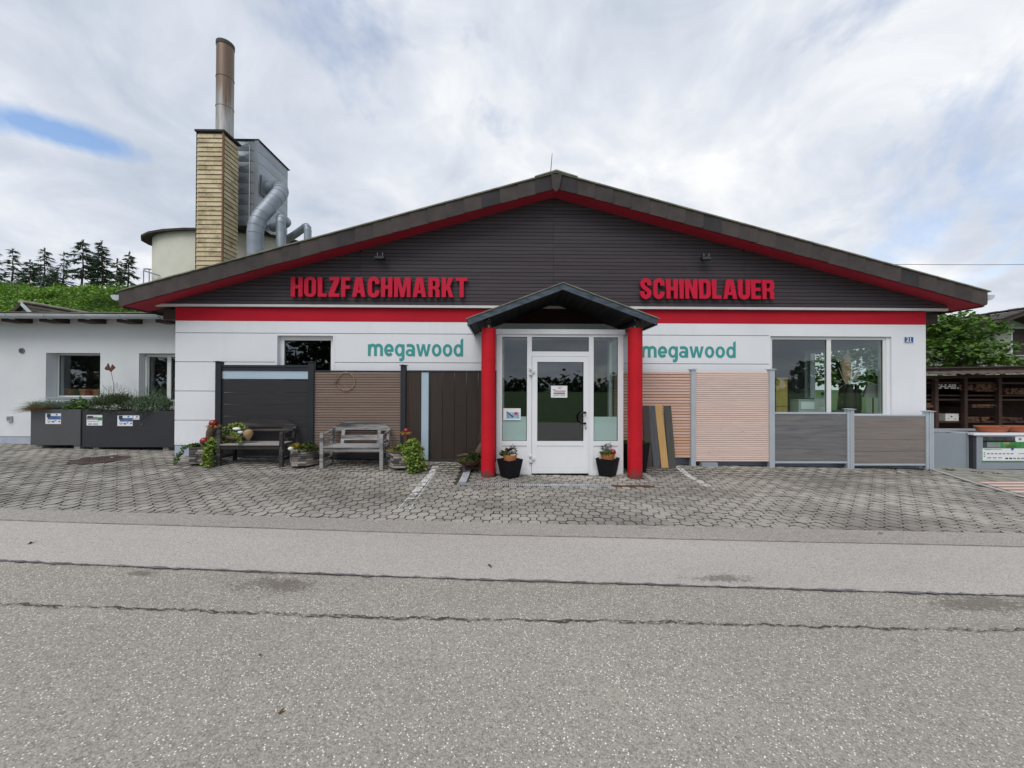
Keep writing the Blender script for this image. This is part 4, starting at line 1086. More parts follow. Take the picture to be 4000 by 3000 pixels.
# ------------------------------------------------------------------ entrance porch
VY = 7.05
ent = thing('entrance_porch', 'white glazed entrance porch with red columns and small dark gabled canopy', 'porch', (.98, VY, 0))
X = lambda px: ax(px, VY, 1550); Z = lambda py: az(py, VY, 2190)
z_bot = zg(1, VY)+.0; z_top = Z(1307)
XV0, XV1 = X(1939.5), X(2435)
m = M['pvc']; D = .06
def fr(n, a, b, c, d, y0=VY, y1=VY+D, mt=None, b_=.0): return box(n, mt or m, ent, a, b, y0, y1, c, d, b_)
zg_top = Z(1316.5); z_sill = Z(1722.7)
fr('frame', XV0, X(1961.6), z_bot-.05, z_top); fr('frame', X(2413.9), XV1, z_bot-.05, z_top)
fr('frame', X(2058.6), X(2077), z_bot-.05, zg_top); fr('frame', X(2300), X(2318.7), z_bot-.05, zg_top)
fr('frame', X(1961.6), X(2413.9), zg_top, z_top)
fr('transom', X(2077), X(2300), Z(1391), Z(1373), VY-.001)
for (a, b) in ((1961.6,2058.6),(2318.7,2413.9)):
    fr('rail', X(a), X(b), Z(1741), z_sill); fr('lower_panel', X(a), X(b), z_bot-.05, Z(1741)-.004, VY+.014, VY+.05)
    fr('rail', X(a), X(b), z_bot-.05, z_bot+.035, VY+.004, VY+.0138)
# panes
for (a, b, c, d, g) in ((1961.6,2058.6,1722.7,1316.5,'glass'),(2318.7,2413.9,1722.7,1316.5,'glass'),(2077,2300,1373,1316.5,'glass')):
    fr('pane', X(a), X(b), Z(c), Z(d), VY+.03, VY+.034, M[g])
    s = MB(); w_ = .006; xa, xb, za, zb = X(a), X(b), Z(c), Z(d)
    s.box(xa,xa+w_,VY+.02,VY+.0295,za,zb).box(xb-w_,xb,VY+.02,VY+.0295,za,zb).box(xa+w_,xb-w_,VY+.02,VY+.0295,zb-w_,zb).box(xa+w_,xb-w_,VY+.02,VY+.0295,za,za+w_); s.build('seal', M['black'], ent)
# frosted band inside the side lights
for (a, b) in ((1963,2057),(2320,2412)): fr('frosted_band', X(a), X(b), z_sill+.002, Z(1628), VY+.036, VY+.039, M['frost'])
# cornice
fr('cornice', X(1936.5), X(2439.5), Z(1306.5), Z(1287), VY-.035, VY+.10, None, .004)
mb = MB()
for q in (1959,2112,2265,2416): mb.box(X(q)-.004,X(q)+.004,VY-.037,VY-.0345,Z(1303),Z(1303)+.008)
mb.build('screw', M['ink_dark'], ent)
# side walls and roof deck of the porch
for (xa, xb) in ((XV0, XV0+.06), (XV1-.06, XV1)):
    fr('side_frame', xa, xb, z_bot-.05, z_top, 7.80, WY-.001); fr('side_frame', xa, xb, z_bot-.05, Z(1741), VY+D+.001, 7.799); fr('side_frame', xa, xb, z_top-.07, z_top, VY+D+.001, 7.799)
    fr('pane', xa+.028, xa+.032, Z(1741), z_top-.07, VY+D+.001, 7.799, M['glass'])
fr('roof_deck', XV0+.001, XV1-.001, z_top+.001, z_top+.05, VY+.101, WY-.001, M['interior_wall'])
fr('floor', XV0+.061, XV1-.061, .09, .10, VY+D+.002, WY+.3, M['interior_floor'])
# head wall behind the canopy
mb = MB(); 
# door
door = bpy.data.objects.new('door', None); col.objects.link(door); door.parent = ent; door.location = Vector((X(2078), VY, z_bot)) - ent.location
dx0, dx1, dz0, dz1 = X(2078.2), X(2299.2), z_bot+.018, Z(1392.3)
gx0, gx1, gz0, gz1 = X(2098.5), X(2278.9), Z(1722.7), Z(1414)
DY = VY-.016
box('door_frame', m, door, dx0, gx0, DY, DY+.06, dz0, dz1); box('door_frame', m, door, gx1, dx1, DY, DY+.06, dz0, dz1)
box('door_frame', m, door, gx0, gx1, DY, DY+.06, gz1, dz1); box('door_frame', m, door, gx0, gx1, DY, DY+.06, Z(1741), gz0)
box('door_panel', m, door, gx0, gx1, DY+.008, DY+.05, dz0+.11, Z(1741)-.003); box('door_frame', m, door, gx0, gx1, DY+.004, DY+.05, dz0, dz0+.108)
box('pane', M['glass_door'], door, gx0, gx1, DY+.03, DY+.034, gz0, gz1)
s = MB(); w_ = .008; s.box(gx0,gx0+w_,DY+.018,DY+.0295,gz0,gz1).box(gx1-w_,gx1,DY+.018,DY+.0295,gz0,gz1).box(gx0+w_,gx1-w_,DY+.018,DY+.0295,gz1-w_,gz1).box(gx0+w_,gx1-w_,DY+.018,DY+.0295,gz0,gz0+w_); s.build('seal', M['black'], door)
for py in (1452, 1792):
    c = at(2077.5, py, DY); hb = MB(); hb.box(c.x-.052,c.x+.004,DY-.028,DY+.014,c.z+.030,c.z+.068,.004); hb.box(c.x-.052,c.x+.004,DY-.028,DY+.014,c.z-.068,c.z-.030,.004); hb.box(c.x-.006,c.x+.052,DY-.030,DY-.001,c.z-.026,c.z+.026,.004)
    hb.tube([(c.x,DY-.018,c.z-.066),(c.x,DY-.018,c.z+.066)], .010, 8); hb.build('hinge', M['trim'], door)
ha = at(2283, 1611, DY); hb_ = at(2283, 1653, DY); zc = (ha.z+hb_.z)/2; rr = (ha.z-hb_.z)/2
pts = [(ha.x+.01, DY-.004, ha.z), (ha.x+.008, DY-.05, ha.z)] + [(ha.x - .03 - (rr*.80)*sin(pi*k/10), DY-.058, zc+rr*cos(pi*k/10)) for k in range(11)] + [(ha.x+.008, DY-.05, hb_.z), (ha.x+.01, DY-.004, hb_.z)]
smooth_by_angle(MB().tube(pts, .0195, 10).build('handle', M['black'], door))
kz = az(1672, DY); MB().box(ax(2289,DY)-.008, ax(2289,DY)+.008, DY-.006, DY-.0005, kz-.024, kz+.018, .002).build('lock_cylinder', M['ink_dark'], door)
# opening hours sheet behind the door glass
SY = DY+.028; p = at(2152, 1553, SY); q = at(2216, 1507, SY)
sg = thing('opening_hours_sheet', 'white opening hours sheet taped to the door glass', 'notice', p)
box('sheet', M['paint_white'], sg, p.x, q.x, SY-.0022, SY-.001, p.z, q.z)
W_ = q.x-p.x; H_ = q.z-p.z
text('Öffnungszeiten', .042, M['ink_red'], sg, (p.x+W_*.53, SY-.0034, p.z+H_*.50), bold=.0008, sx=.86, align='CENTER')
box('table', M['ink'], sg, p.x+W_*.16, p.x+W_*.86, SY-.0032, SY-.0023, p.z+H_*.27, p.z+H_*.43)
mb = MB()
for (a, b, c) in ((.42,.72,.86),(.42,.60,.74),(.10,.24,.66),(.12,.48,.14),(.58,.86,.14)):
    x_ = p.x+W_*a
    while x_ < p.x+W_*b: mb.box(x_, x_+.010, SY-.0032, SY-.0023, p.z+H_*c, p.z+H_*c+.012); x_ += .013
mb.build('small_print', M['ink'], sg)
# leaflet box in the left side light
SY = VY+.02; p = at(1966, 1641, SY); q = at(2034, 1595, SY)
lf = thing('window_card', 'white advertising card standing in the left side light of the porch', 'notice', p)
box('card', M['paint_white'], lf, p.x, q.x, SY-.004, SY-.001, p.z, q.z); W_ = q.x-p.x; H_ = q.z-p.z
box('photo', M['print_sky'], lf, p.x+W_*.18, p.x+W_*.92, SY-.0052, SY-.0041, p.z+H_*.14, p.z+H_*.66)
MB().prism([(p.x+W_*.16,p.z+H_*.70),(p.x+W_*.20,p.z+H_*.74),(p.x+W_*.62,p.z+H_*.28),(p.x+W_*.50,p.z+H_*.26)], 1, SY-.0062, SY-.0053).build('photo_shape', M['ink_dark'], lf)
box('badge', M['ink_red'], lf, p.x+W_*.64, p.x+W_*.82, SY-.0062, SY-.0053, p.z+H_*.45, p.z+H_*.68)
# columns
for px in (1908, 2480.5):
    c = ax(px, 6.85); zb_ = zg(c, 6.85)-.05; zt_ = az(1279, 6.72, px)
    r_ = .128; prof = [(r_, 0), (r_, zt_-zb_-.004), (r_-.004, zt_-zb_)]
    smooth_by_angle(MB().lathe(prof, 40, (c, 6.85, zb_)).build('column', M['column'], ent), 40)
    MB().tube([(c, 6.85, zt_-.01), (c, 6.85, zt_+.32)], .016, 8).build('support_tube', M['galv'], ent)
# canopy
CY0, CY1 = 6.58, WY-.005
ap = at(2199, 1107, CY0); l0 = at(1825, 1247, CY0); r0 = at(2571, 1246, CY0)
def cz(x, d=0): return (ap.z - (ap.z-l0.z)*(ap.x-x)/(ap.x-l0.x) if x < ap.x else ap.z - (ap.z-r0.z)*(x-ap.x)/(r0.x-ap.x)) - d
FH = .105
for sgn in (0, 1):
    xe = l0.x if sgn == 0 else r0.x; s = -1 if sgn == 0 else 1
    MB().prism([(xe, cz(xe)), (ap.x, ap.z), (ap.x, ap.z-FH), (xe-.03*s, cz(xe-.03*s)-FH)], 1, CY0, CY0+.02).build('canopy_fascia', M['canopy_sheet'], ent)
    MB().prism([(xe+.02*s, cz(xe)-.005), (ap.x, ap.z+.006), (ap.x, ap.z+.02), (xe+.02*s, cz(xe)+.014)], 1, CY0-.02, CY1).build('canopy_sheet', M['roof'], ent)
    MB().prism([(xe, cz(xe)-.006), (ap.x, ap.z-.001), (ap.x, ap.z-FH+.045), (xe, cz(xe)-FH+.045)], 1, CY0+.021, CY1).build('canopy_deck', M['clad_gap'], ent)
    # soffit boards run front to back
    nb = 13; L = abs(xe-ap.x)-.03
    for i in range(nb):
        u0 = i*L/nb+.004; u1 = (i+1)*L/nb-.004
        xa, xb = ap.x+s*u0, ap.x+s*u1
        poly = [(xa, cz(xa)-FH+.044), (xb, cz(xb)-FH+.044), (xb, cz(xb)-FH+.022), (xa, cz(xa)-FH+.022)]
        MB().prism(poly, 1, CY0+.022, CY1).build('soffit_board', M['canopy_board'], ent)
    MB().box(min(xe,xe-.03*s), max(xe,xe-.03*s), CY0+.021, CY1, cz(xe)-FH, cz(xe)-.01).build('canopy_fascia', M['canopy_sheet'], ent)
    # purlin on the columns
    c = ax(1908 if sgn == 0 else 2480.5, 6.85); MB().box(c-.05,c+.05,CY0+.10,CY1,cz(c)-FH-.10+.02,cz(c)-FH+.021-.035).build('purlin', M['canopy_board'], ent)
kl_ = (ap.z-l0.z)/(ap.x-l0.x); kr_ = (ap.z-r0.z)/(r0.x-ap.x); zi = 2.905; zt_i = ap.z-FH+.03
MB().prism([(ap.x-(zt_i-zi)/kl_, zi), (ap.x+(zt_i-zi)/kr_, zi), (ap.x, zt_i)], 1, WY-.033, WY-.0055).build('canopy_shade_sheet', M['canopy_shade'], ent)  # added dark sheet: painted canopy shade over the red wall band
MB().prism([(XV0-.06, z_top+.06),(XV1+.06, z_top+.06),(XV1-.22, 2.9),(XV0+.22, 2.9)], 1, WY-.03, WY-.0055).build('head_panel', M['annex_white'], ent)
# drain in front of the door
dr = thing('drain_channel', 'long slotted steel drain grate in the paving before the entrance', 'drain', (.8, DRAIN_Y, 0))
xa, xb, xc = -.80, 1.72, 2.36
def slot_grate(x0, x1, name, mt):
    mb = MB(); z = lambda x: zg(x, DRAIN_Y)+.002
    n = int((x1-x0)/.032); st = (x1-x0)/n
    for yy in (DRAIN_Y-.062, DRAIN_Y+.036):
        for i in range(n):
            a, b = x0+i*st, x0+(i+1)*st; mb.quad((a,yy,z(a)),(b,yy,z(b)),(b,yy+.026,z(b)),(a,yy+.026,z(a)))
    for i in range(n):
        a, b = x0+i*st, x0+i*st+st*.48; mb.quad((a,DRAIN_Y-.036,z(a)),(b,DRAIN_Y-.036,z(b)),(b,DRAIN_Y+.036,z(b)),(a,DRAIN_Y+.036,z(a)))
    mb.build(name, mt, dr)
slot_grate(xa, xb, 'grate', M['galv'])
MB().box(xb+.004, xc, DRAIN_Y-.06, DRAIN_Y+.06, zg(2,DRAIN_Y)-.03, zg(2,DRAIN_Y)+.003).build('rusty_cover', M['rust'], dr)
MB().box(xa, xc, DRAIN_Y-.064, DRAIN_Y+.064, zg(2,DRAIN_Y)-.06, zg(2,DRAIN_Y)-.031).build('channel', M['clad_gap'], dr)
mb = MB(); w_ = .062; ps = [6.345,6.6,6.9,7.1,7.3]
for a, b in zip(ps, ps[1:]): mb.quad((-.735-w_,a,zg(-.73,a)+.006),(-.735+w_,a,zg(-.73,a)+.006),(-.735+w_,b,zg(-.73,b)+.006),(-.735-w_,b,zg(-.73,b)+.006))
for a, b in zip(ps, ps[1:]): mb.quad((-.735-w_,a,zg(-.73,a)-.03),(-.735-w_,a,zg(-.73,a)+.006),(-.735-w_,b,zg(-.73,b)+.006),(-.735-w_,b,zg(-.73,b)-.03)).quad((-.735+w_,a,zg(-.73,a)-.03),(-.735+w_,b,zg(-.73,b)-.03),(-.735+w_,b,zg(-.73,b)+.006),(-.735+w_,a,zg(-.73,a)+.006))
mb.build('side_cover', M['galv'], dr)
# kerb stones by the right side of the porch
ks = thing('kerb_stone', 'pale curved kerb stone beside the right porch column', 'kerb', (2.15,7.1,0))
MB().tube([(2.08,7.45,zg(2.1,7.4)),(2.10,7.12,zg(2.1,7.1)-.02),(2.14,6.98,zg(2.1,6.98)-.03)], [.06,.06,.05], 8).build('stone', M['kerb'], ks)
MB().box(2.50,2.60,6.6,7.3,zg(2.5,6.9)-.06,zg(2.5,6.9)+.018,.01).build('stone', M['kerb'], ks)
# manhole
mh = thing('manhole_cover', 'rusty round manhole cover in the paving before the left planters', 'manhole', (-7.70,7.40,zg(-7.7,7.4)))
zz = zg(-7.7,7.4)
smooth_by_angle(MB().lathe([(.40,-.03),(.40,.006),(.345,.006),(.345,-.004)], 36, (-7.70,7.40,zz), cap=False).build('ring', M['iron'], mh))
mb = MB().lathe([(.338,-.03),(.338,.003)], 36, (-7.70,7.40,zz)); mb.build('cover', M['iron'], mh)
mb = MB()
for i in range(-5,6):
    for j in range(-5,6):
        if i*i+j*j < 28: mb.box(-7.70+i*.056-.017,-7.70+i*.056+.017,7.40+j*.056-.017,7.40+j*.056+.017,zz+.0032,zz+.008)
mb.build('tread', M['iron'], mh)

# ------------------------------------------------------------------ fence samples along the wall
PY = 7.72
GP = 'fence posts along the shop wall'
def fpost(label, px0, px1, cap_py, mat, double=False, y0=PY-.05, y1=PY+.05, foot=None):
    x0, x1 = ax(px0, PY-.05), ax(px1, PY-.05); zt = az(cap_py, PY-.05, px0); zb = zg((x0+x1)/2, PY)-.03
    t = thing('fence_post', label, 'fence post', ((x0+x1)/2, PY, zb), GP)
    if double:
        c = x0+(x1-x0)*.42
        box('profile', M[mat], t, x0, c-.006, y0+.012, y1, zb, zt, .006); box('profile', M[mat], t, c-.004, c+(x1-c)*.5, y0, y1, zb, zt, .008); box('profile', M[mat], t, c+(x1-c)*.5+.004, x1, y0, y1, zb, zt, .008)
    else: box('profile', M[mat], t, x0, x1, y0, y1, zb, zt, .008)
    mb = MB(); mb.box(x0-.02, x1+.02, y0-.02, y1+.02, zt, zt+.012); mb.prism([(x0-.012,zt+.012),(x1+.012,zt+.012),((x0+x1)/2,zt+.022)], 1, y0-.012, y1+.012); mb.build('cap', M[mat], t)
    return x0, x1
bp1 = fpost('black fence post at the far left of the fence samples', 839, 862, 1414, 'black_metal')
bp2 = fpost('black fence post between the black and the brown slatted panel', 1202, 1225, 1415, 'black_metal')
bp3 = fpost('black fence post between the brown slatted and the dark vertical board panel', 1564, 1585, 1428, 'black_metal')
sp1 = fpost('silver fence post between the two pink larch panels', 2700, 2719, 1444, 'alu')
sp2 = fpost('silver fence post between larch panel and low grey board panel', 3007.5, 3028, 1444, 'alu')
sp3 = fpost('short silver double post between the two low grey board panels', 3313, 3338, 1600, 'alu', True)
sp4 = fpost('short silver double post at the shop corner', 3621, 3649, 1608, 'alu', True)
# 1 black panel with a strip of frosted glass
t = thing('privacy_fence', 'black closed board fence panel with frosted glass strip behind the dark bench', 'fence', ((bp1[1]+bp2[0])/2, PY, .1), 'fence samples along the shop wall')
x0, x1 = bp1[1]+.001, bp2[0]-.001
zz = lambda py: az(py, PY, 1030)
box('top_rail', M['black_metal'], t, x0, x1, PY-.03, PY+.03, zz(1436), zz(1426), .004); box('top_rail', M['black_metal'], t, x0, x1, PY-.022, PY+.022, zz(1449), zz(1436)-.001, .004)
box('glass_strip', M['frost_strip'], t, x0, x1, PY-.008, PY+.008, zz(1480), zz(1449)-.002); box('rail', M['black_metal'], t, x0, x1, PY-.02, PY+.02, zz(1483.5), zz(1480)-.001)
jz = [zz(1483.5)-.001]; step = zz(1533)-zz(1579.5); z = zz(1533)
while z > zg(x0,PY)+.06: jz.append(z); z -= step
jz.append(zg(x0,PY)+.05)
for a, b in zip(jz, jz[1:]): box('board', M['black_board'], t, x0, x1, PY-.014, PY+.014, b+.002, a-.002, .003)
# 2 brown slats
t = thing('privacy_fence', 'brown slatted composite fence panel behind the silvery bench', 'fence', ((bp2[1]+bp3[0])/2, PY, .1), 'fence samples along the shop wall')
x0, x1 = bp2[1]+.001, bp3[0]-.001; zz = lambda py: az(py, PY, 1400)
box('top_rail', M['black_metal'], t, x0, x1, PY-.02, PY+.02, zz(1454.5), zz(1447.5), .003); box('backing', M['clad_gap'], t, x0, x1, PY+.013, PY+.016, zg(-3,PY)+.09, zz(1455))
z = zz(1455); st = .0505
while z - st > zg(-3,PY)+.09: box('slat', M['brown_slat'], t, x0, x1, PY-.012, PY+.012, z-st+.007, z-.001, .004); z -= st
box('bottom_rail', M['black_metal'], t, x0, x1, PY-.02, PY+.02, zg(-3,PY)+.03, z-.002, .003)
# 3 dark brown vertical boards with glass strip
t = thing('privacy_fence', 'dark brown vertical board fence panel with frosted glass strip beside the left column', 'fence', (-1.2, PY, .1), 'fence samples along the shop wall')
x0 = bp3[1]+.001; x1 = XV0-.01; zz = lambda py: az(py, PY, 1750); zt_, zb_ = zz(1447), zz(1803)
box('top_rail', M['black_metal'], t, x0, x1, PY-.02, PY+.02, zz(1454), zt_, .003); box('bottom_rail', M['black_metal'], t, x0, x1, PY-.02, PY+.02, zb_-.005, zz(1796), .003)
xs_ = [ax(q, PY) for q in (1586.5,1643.5)] + [ax(q, PY) for q in (1682,1729,1776,1823,1868,1915,1938)]
box('board', M['dark_brown_board'], t, x0+.002, ax(1597,PY), PY-.012, PY+.012, zz(1796), zz(1454)-.001); box('board', M['dark_brown_board'], t, ax(1597,PY)+.004, ax(1643,PY), PY-.013, PY+.013, zz(1796), zz(1454)-.001)
box('stile', M['black_metal'], t, ax(1643,PY)+.001, ax(1646,PY), PY-.018, PY+.018, zz(1796), zz(1454)-.001); box('stile', M['black_metal'], t, ax(1675,PY), ax(1681,PY), PY-.018, PY+.018, zz(1796), zz(1454)-.001)
box('glass_strip', M['frost_strip'], t, ax(1646,PY)+.001, ax(1675,PY)-.001, PY-.008, PY+.008, zz(1796), zz(1454)-.001)
bs = [1681.5,1729,1776,1823,1868,1915,1940]
for a, b in zip(bs, bs[1:]): box('board', M['dark_brown_board'], t, ax(a,PY)+.002, min(ax(b,PY)-.002, x1), PY-.012+R(-.001,.001), PY+.012, zz(1796), zz(1454)-.001, .003)
# 4,5 larch
t = thing('privacy_fence', 'pink larch slatted fence panel with wide mixed tone slats next to the entrance', 'fence', (3, PY, 0), 'fence samples along the shop wall')
x0, x1 = XV1+.01, sp1[0]-.001; zz = lambda py: az(py, PY, 2600); z = zz(1453); st = (zz(1453)-zz(1788.5))/30
box('backing', M['clad_gap'], t, x0, x1, PY+.02, PY+.03, zz(1788), zz(1454))
for k in range(30): box('slat', M['larch'], t, x0, x1, PY-.016, PY+.012, z-st+.009, z-.001, .004); z -= st
t = thing('privacy_fence', 'pale pink larch slatted fence panel with many narrow slats between silver posts', 'fence', (4.8, PY, 0), 'fence samples along the shop wall')
x0, x1 = sp1[1]+.001, sp2[0]-.001; zz = lambda py: az(py, PY, 2860); z = zz(1453); st = (zz(1453)-zz(1803))/43
box('backing', M['clad_gap'], t, x0, x1, PY+.02, PY+.03, zz(1802), zz(1454))
for k in range(43): box('slat', M['larch2'], t, x0, x1, PY-.014, PY+.012, z-st+.0062, z-.0005, .003); z -= st
bk = thing('support_block', 'grey concrete block wedged under the pale larch panel', 'block', (4.5,PY,0)); 
mb = MB().box(ax(2735,PY),ax(2797,PY),PY-.07,PY+.05,zg(4.6,PY)-.02,az(1806,PY,2760)); mb.build('block', M['planter_blue'], bk)
# 6,7 low grey boards
def low_panel(label, x0, x1, pyt, pyj, pyb, mat, pxm):
    t = thing('privacy_fence', label, 'fence', ((x0+x1)/2, PY, 0), 'fence samples along the shop wall'); zz = lambda py: az(py, PY, pxm)
    box('top_rail', M['alu'], t, x0, x1, PY-.02, PY+.02, zz(pyt+7.5), zz(pyt), .004); box('bottom_rail', M['alu'], t, x0, x1, PY-.02, PY+.02, zz(pyb+7.5), zz(pyb), .004)
    js = [pyt+7.5]+pyj+[pyb]
    for a, b in zip(js, js[1:]): box('board', M[mat], t, x0+.001, x1-.001, PY-.012, PY+.012, zz(b)+.0025, zz(a)-.0015, .003)
low_panel('low grey streaked board fence panel under the big window', sp2[1]+.001, sp3[0]-.001, 1610, [1662.6,1708,1754], 1802, 'grey_board', 3170)
low_panel('low taupe board fence panel at the right shop corner', sp3[1]+.001, sp4[0]-.001, 1619, [1671,1717.5,1763.6], 1810.7, 'taupe_board', 3480)
# wire ring on the brown panel
c = at(1351, 1490, PY-.03); rg = thing('wire_wreath', 'thin pale wire ring hanging on the brown slatted panel', 'wreath', c)
MB().tube([(c.x+.172*cos(2*pi*k/40), PY-.03+.004*sin(k), c.z+.175*sin(2*pi*k/40)) for k in range(41)], .0065, 6).build('ring', M['cone'], rg, True)
mb = MB(); mb.tube([(c.x,PY-.02,c.z+.175),(c.x,PY-.025,c.z+.215)], .003, 5); mb.build('hook', M['trim'], rg)
mb = MB()
for k in range(26):
    a = R(2.4,3.6); blade(mb, (c.x+.172*cos(a), PY-.035, c.z+.175*sin(a)), (R(-1,.2), -.2, R(-1,1)), .06, .006)
mb.build('dried_sprig', M['leaf_brown'], rg)

# ------------------------------------------------------------------ benches
def bench(label, xl, xr, yf, yb, zf, mat, seatmat, panel_back):
    """armrest bench with an arched back rail; xl, xr outer edges of the front legs"""
    t = thing('bench', label, 'bench', ((xl+xr)/2, (yf+yb)/2, zf((xl+xr)/2)), 'wooden benches by the shop wall')
    m = M[mat]; lw = .062; g0, g1 = zf(xl), zf(xr); zm = (g0+g1)/2
    sh, ah = .40, .64
    for (x0, gz) in ((xl, g0), (xr-lw, g1)):
        # front leg with rounded head
        prof = [(yf,gz-.005),(yf+.055,gz-.005),(yf+.055,gz+ah-.03),(yf+.045,gz+ah),(yf+.0275,gz+ah+.012),(yf+.01,gz+ah),(yf,gz+ah-.03)]
        MB().prism(prof, 0, x0, x0+lw).build('leg', m, t)
        # rear leg raked back
        bx = x0+.012 if x0 == xl else x0; prof = [(yb-.06,gz+.0),(yb,gz+.0),(yb-.01,gz+sh),(yb+.065,gz+ah+.06),(yb+.01,gz+ah+.06),(yb-.065,gz+sh)]
        MB().prism(prof, 0, bx, bx+.05).build('leg', m, t)
        # arm: round rail, plus lower side rails
        MB().tube([(x0+lw/2,yf+.05,gz+ah-.035),(x0+lw/2,(yf+yb)/2,gz+ah-.01),(bx+.025,yb+.03,gz+ah+.03)], .022, 8).build('armrest', m, t)
        MB().box(bx+.008,bx+.036,yf+.056,yb-.05,gz+.46,gz+.51,.003).build('side_rail', m, t)
        MB().box(bx+.008,bx+.036,yf+.056,yb-.06,gz+.33,gz+.40,.003).build('side_rail', m, t)
        MB().box(bx+.012,bx+.036,yf+.056,yb-.06,gz+.12,gz+.165,.003).build('side_rail', m, t)
        for zz_ in (sh-.03, sh-.055): MB().tube([(x0+lw/2,yf-.003,gz+zz_),(x0+lw/2,yf+.003,gz+zz_)], .007, 8).build('bolt', M['ink'], t)
    a, b = xl+lw, xr-lw
    MB().box(a+.001, b-.001, yf+.012, yf+.048, zm+sh-.085, zm+sh-.012, .004).build('seat_rail', m, t)
    MB().box(a+.001, b-.001, yb-.06, yb-.02, zm+sh-.085, zm+sh-.012, .004).build('seat_rail', m, t)
    n = 4; w = (yb-.03-yf+.01)/n
    for k in range(n): MB().box(a+.002, b-.002, yf-.005+k*w, yf-.005+(k+1)*w-.006, zm+sh-.0115, zm+sh+.012, .003).build('seat_slat', M[seatmat], t)
    # arched back rail
    zt = zm+ah+.02; mb = MB(); N = 16; P = []
    x0, x1 = xl+.01, xr-.01
    for k in range(N+1):
        f = k/N; e = min(1, min(f, 1-f)/.26); P.append((x0+(x1-x0)*f, zt+.035+.125*sin(e*pi/2)))
    Q = [(x, zt-.035+.045*(1 if .2 < (x-x0)/(x1-x0) < .8 else .6)) for x, _ in reversed(P)]
    mb.prism(P+Q, 1, yb+.035, yb+.068); mb.build('back_rail', m, t)
    if panel_back:
        MB().box(x0+.12, x1-.12, yb-.005, yb+.03, zm+sh+.20, zm+sh+.205+.04, .003).build('back_slat', m, t)
        for f in (.2,.8): MB().box(x0+(x1-x0)*f-.03, x0+(x1-x0)*f+.03, yb+.0, yb+.03, zm+sh-.01, zt-.01, .003).build('back_stile', m, t)
    else:
        for f in (.19,.81): 
            xx = x0+(x1-x0)*f; MB().prism([(yb-.03,zm+sh-.01),(yb,zm+sh-.01),(yb+.06,zt-.0),(yb+.033,zt-.0)], 0, xx-.032, xx+.032).build('back_stile', m, t)
        a_, b_ = x0+(x1-x0)*.19+.033, x0+(x1-x0)*.81-.033
        MB().prism([(yb-.012,zm+sh+.07),(yb+.012,zm+sh+.07),(yb+.03,zm+sh+.165),(yb+.006,zm+sh+.165)], 0, a_, b_).build('back_slat', m, t)
    return t
BY = 7.12
def bz(px, py, Y): return at(px, py, Y)
b1l, b1r = ax(845,BY,1800), ax(1103,BY,1800); b2l, b2r = ax(1248,BY,1800), ax(1495,BY,1800)
zb1 = lambda x: az(1805,BY,856) + (az(1812,BY,1092)-az(1805,BY,856))*(x-b1l)/(b1r-b1l)
zb2 = lambda x: az(1812,BY,1258) + (az(1820,BY,1486)-az(1812,BY,1258))*(x-b2l)/(b2r-b2l)
zfix = lambda x: zg(x, BY)+.004
bench('dark weathered wooden bench carrying the ivy arrangement before the black panel', b1l, b1r, BY, BY+.46, zfix, 'bench_dark', 'bench_top', True)
bench('silvery grey weathered wooden bench before the brown slatted panel', b2l, b2r, BY, BY+.46, zfix, 'bench_pale', 'bench_pale', False)

# ------------------------------------------------------------------ hexagonal block planters
def hex_planter(label, cx, cy, rad, h, rot=.0):
    z0 = zg(cx, cy)+.02
    t = thing('hexagonal_planter', label, 'planter', (cx, cy, z0), 'hexagonal block planters by the benches')
    nc = 7; ch = h/nc
    sl = rad                      # side length of the hexagon
    mesh = {}
    for key, L in (('a', .58), ('b', .42)):
        mb = MB(); hl = sl*L/2-.0015
        mb.box(-hl, hl, -.02, .02, -ch/2+.003, ch/2-.003, .005); me = bpy.data.meshes.new('block'); me.from_pydata(mb.v, [], mb.f); me.materials.append(M['block']); mesh[key] = me
    ap_ = rad*cos(pi/6)
    for c in range(nc):
        for k in range(6):
            a = pi/3*k + rot; nx, ny = cos(a), sin(a); tx, ty = -ny, nx
            seq = [('a', -.5+.29), ('b', .5-.21)] if (c+k) % 2 else [('b', -.5+.21), ('a', .5-.29)]
            for key, f in seq:
                p = (cx+nx*(ap_-.02)+tx*f*sl, cy+ny*(ap_-.02)+ty*f*sl, z0+ch*(c+.5))
                share(mesh[key], 'block', t, (p[0]+nx*R(-.004,.004), p[1]+ny*R(-.004,.004), p[2]), (0,0,a+pi/2))
    MB().lathe([(rad-.045,0),(rad-.045,h-.05)], 6, (cx,cy,z0), rot=rot+pi/6).build('soil', M['soil'], t)
    MB().lathe([(rad-.06,0),(rad-.06,.03)], 6, (cx,cy,z0-.03), rot=rot+pi/6).build('foot', M['clad_gap'], t)
    return z0+h
HY = 7.30
h1x, h2x, h3x = ax(800,HY), ax(1189,HY), ax(1572,HY)
zt1 = hex_planter('hexagonal wood block planter left of the dark bench', h1x, HY, .25, .31, pi/6+.12)
zt2 = hex_planter('hexagonal wood block planter between the two benches', h2x, HY, .25, .31, pi/6+.12)
zt3 = hex_planter('hexagonal wood block planter right of the silvery bench', h3x, HY, .25, .31, pi/6+.12)
def ivy_trail(mb, pts, n, spread, s):
    pts = [Vector(p) for p in pts]
    for _ in range(n):
        f = R(0, len(pts)-1.001); k = int(f); p = pts[k].lerp(pts[k+1], f-k)
        leaf(mb, p + Vector((R(-1,1),R(-1,1),R(-1,1)))*spread, s*R(.6,1.2), .4, .42)
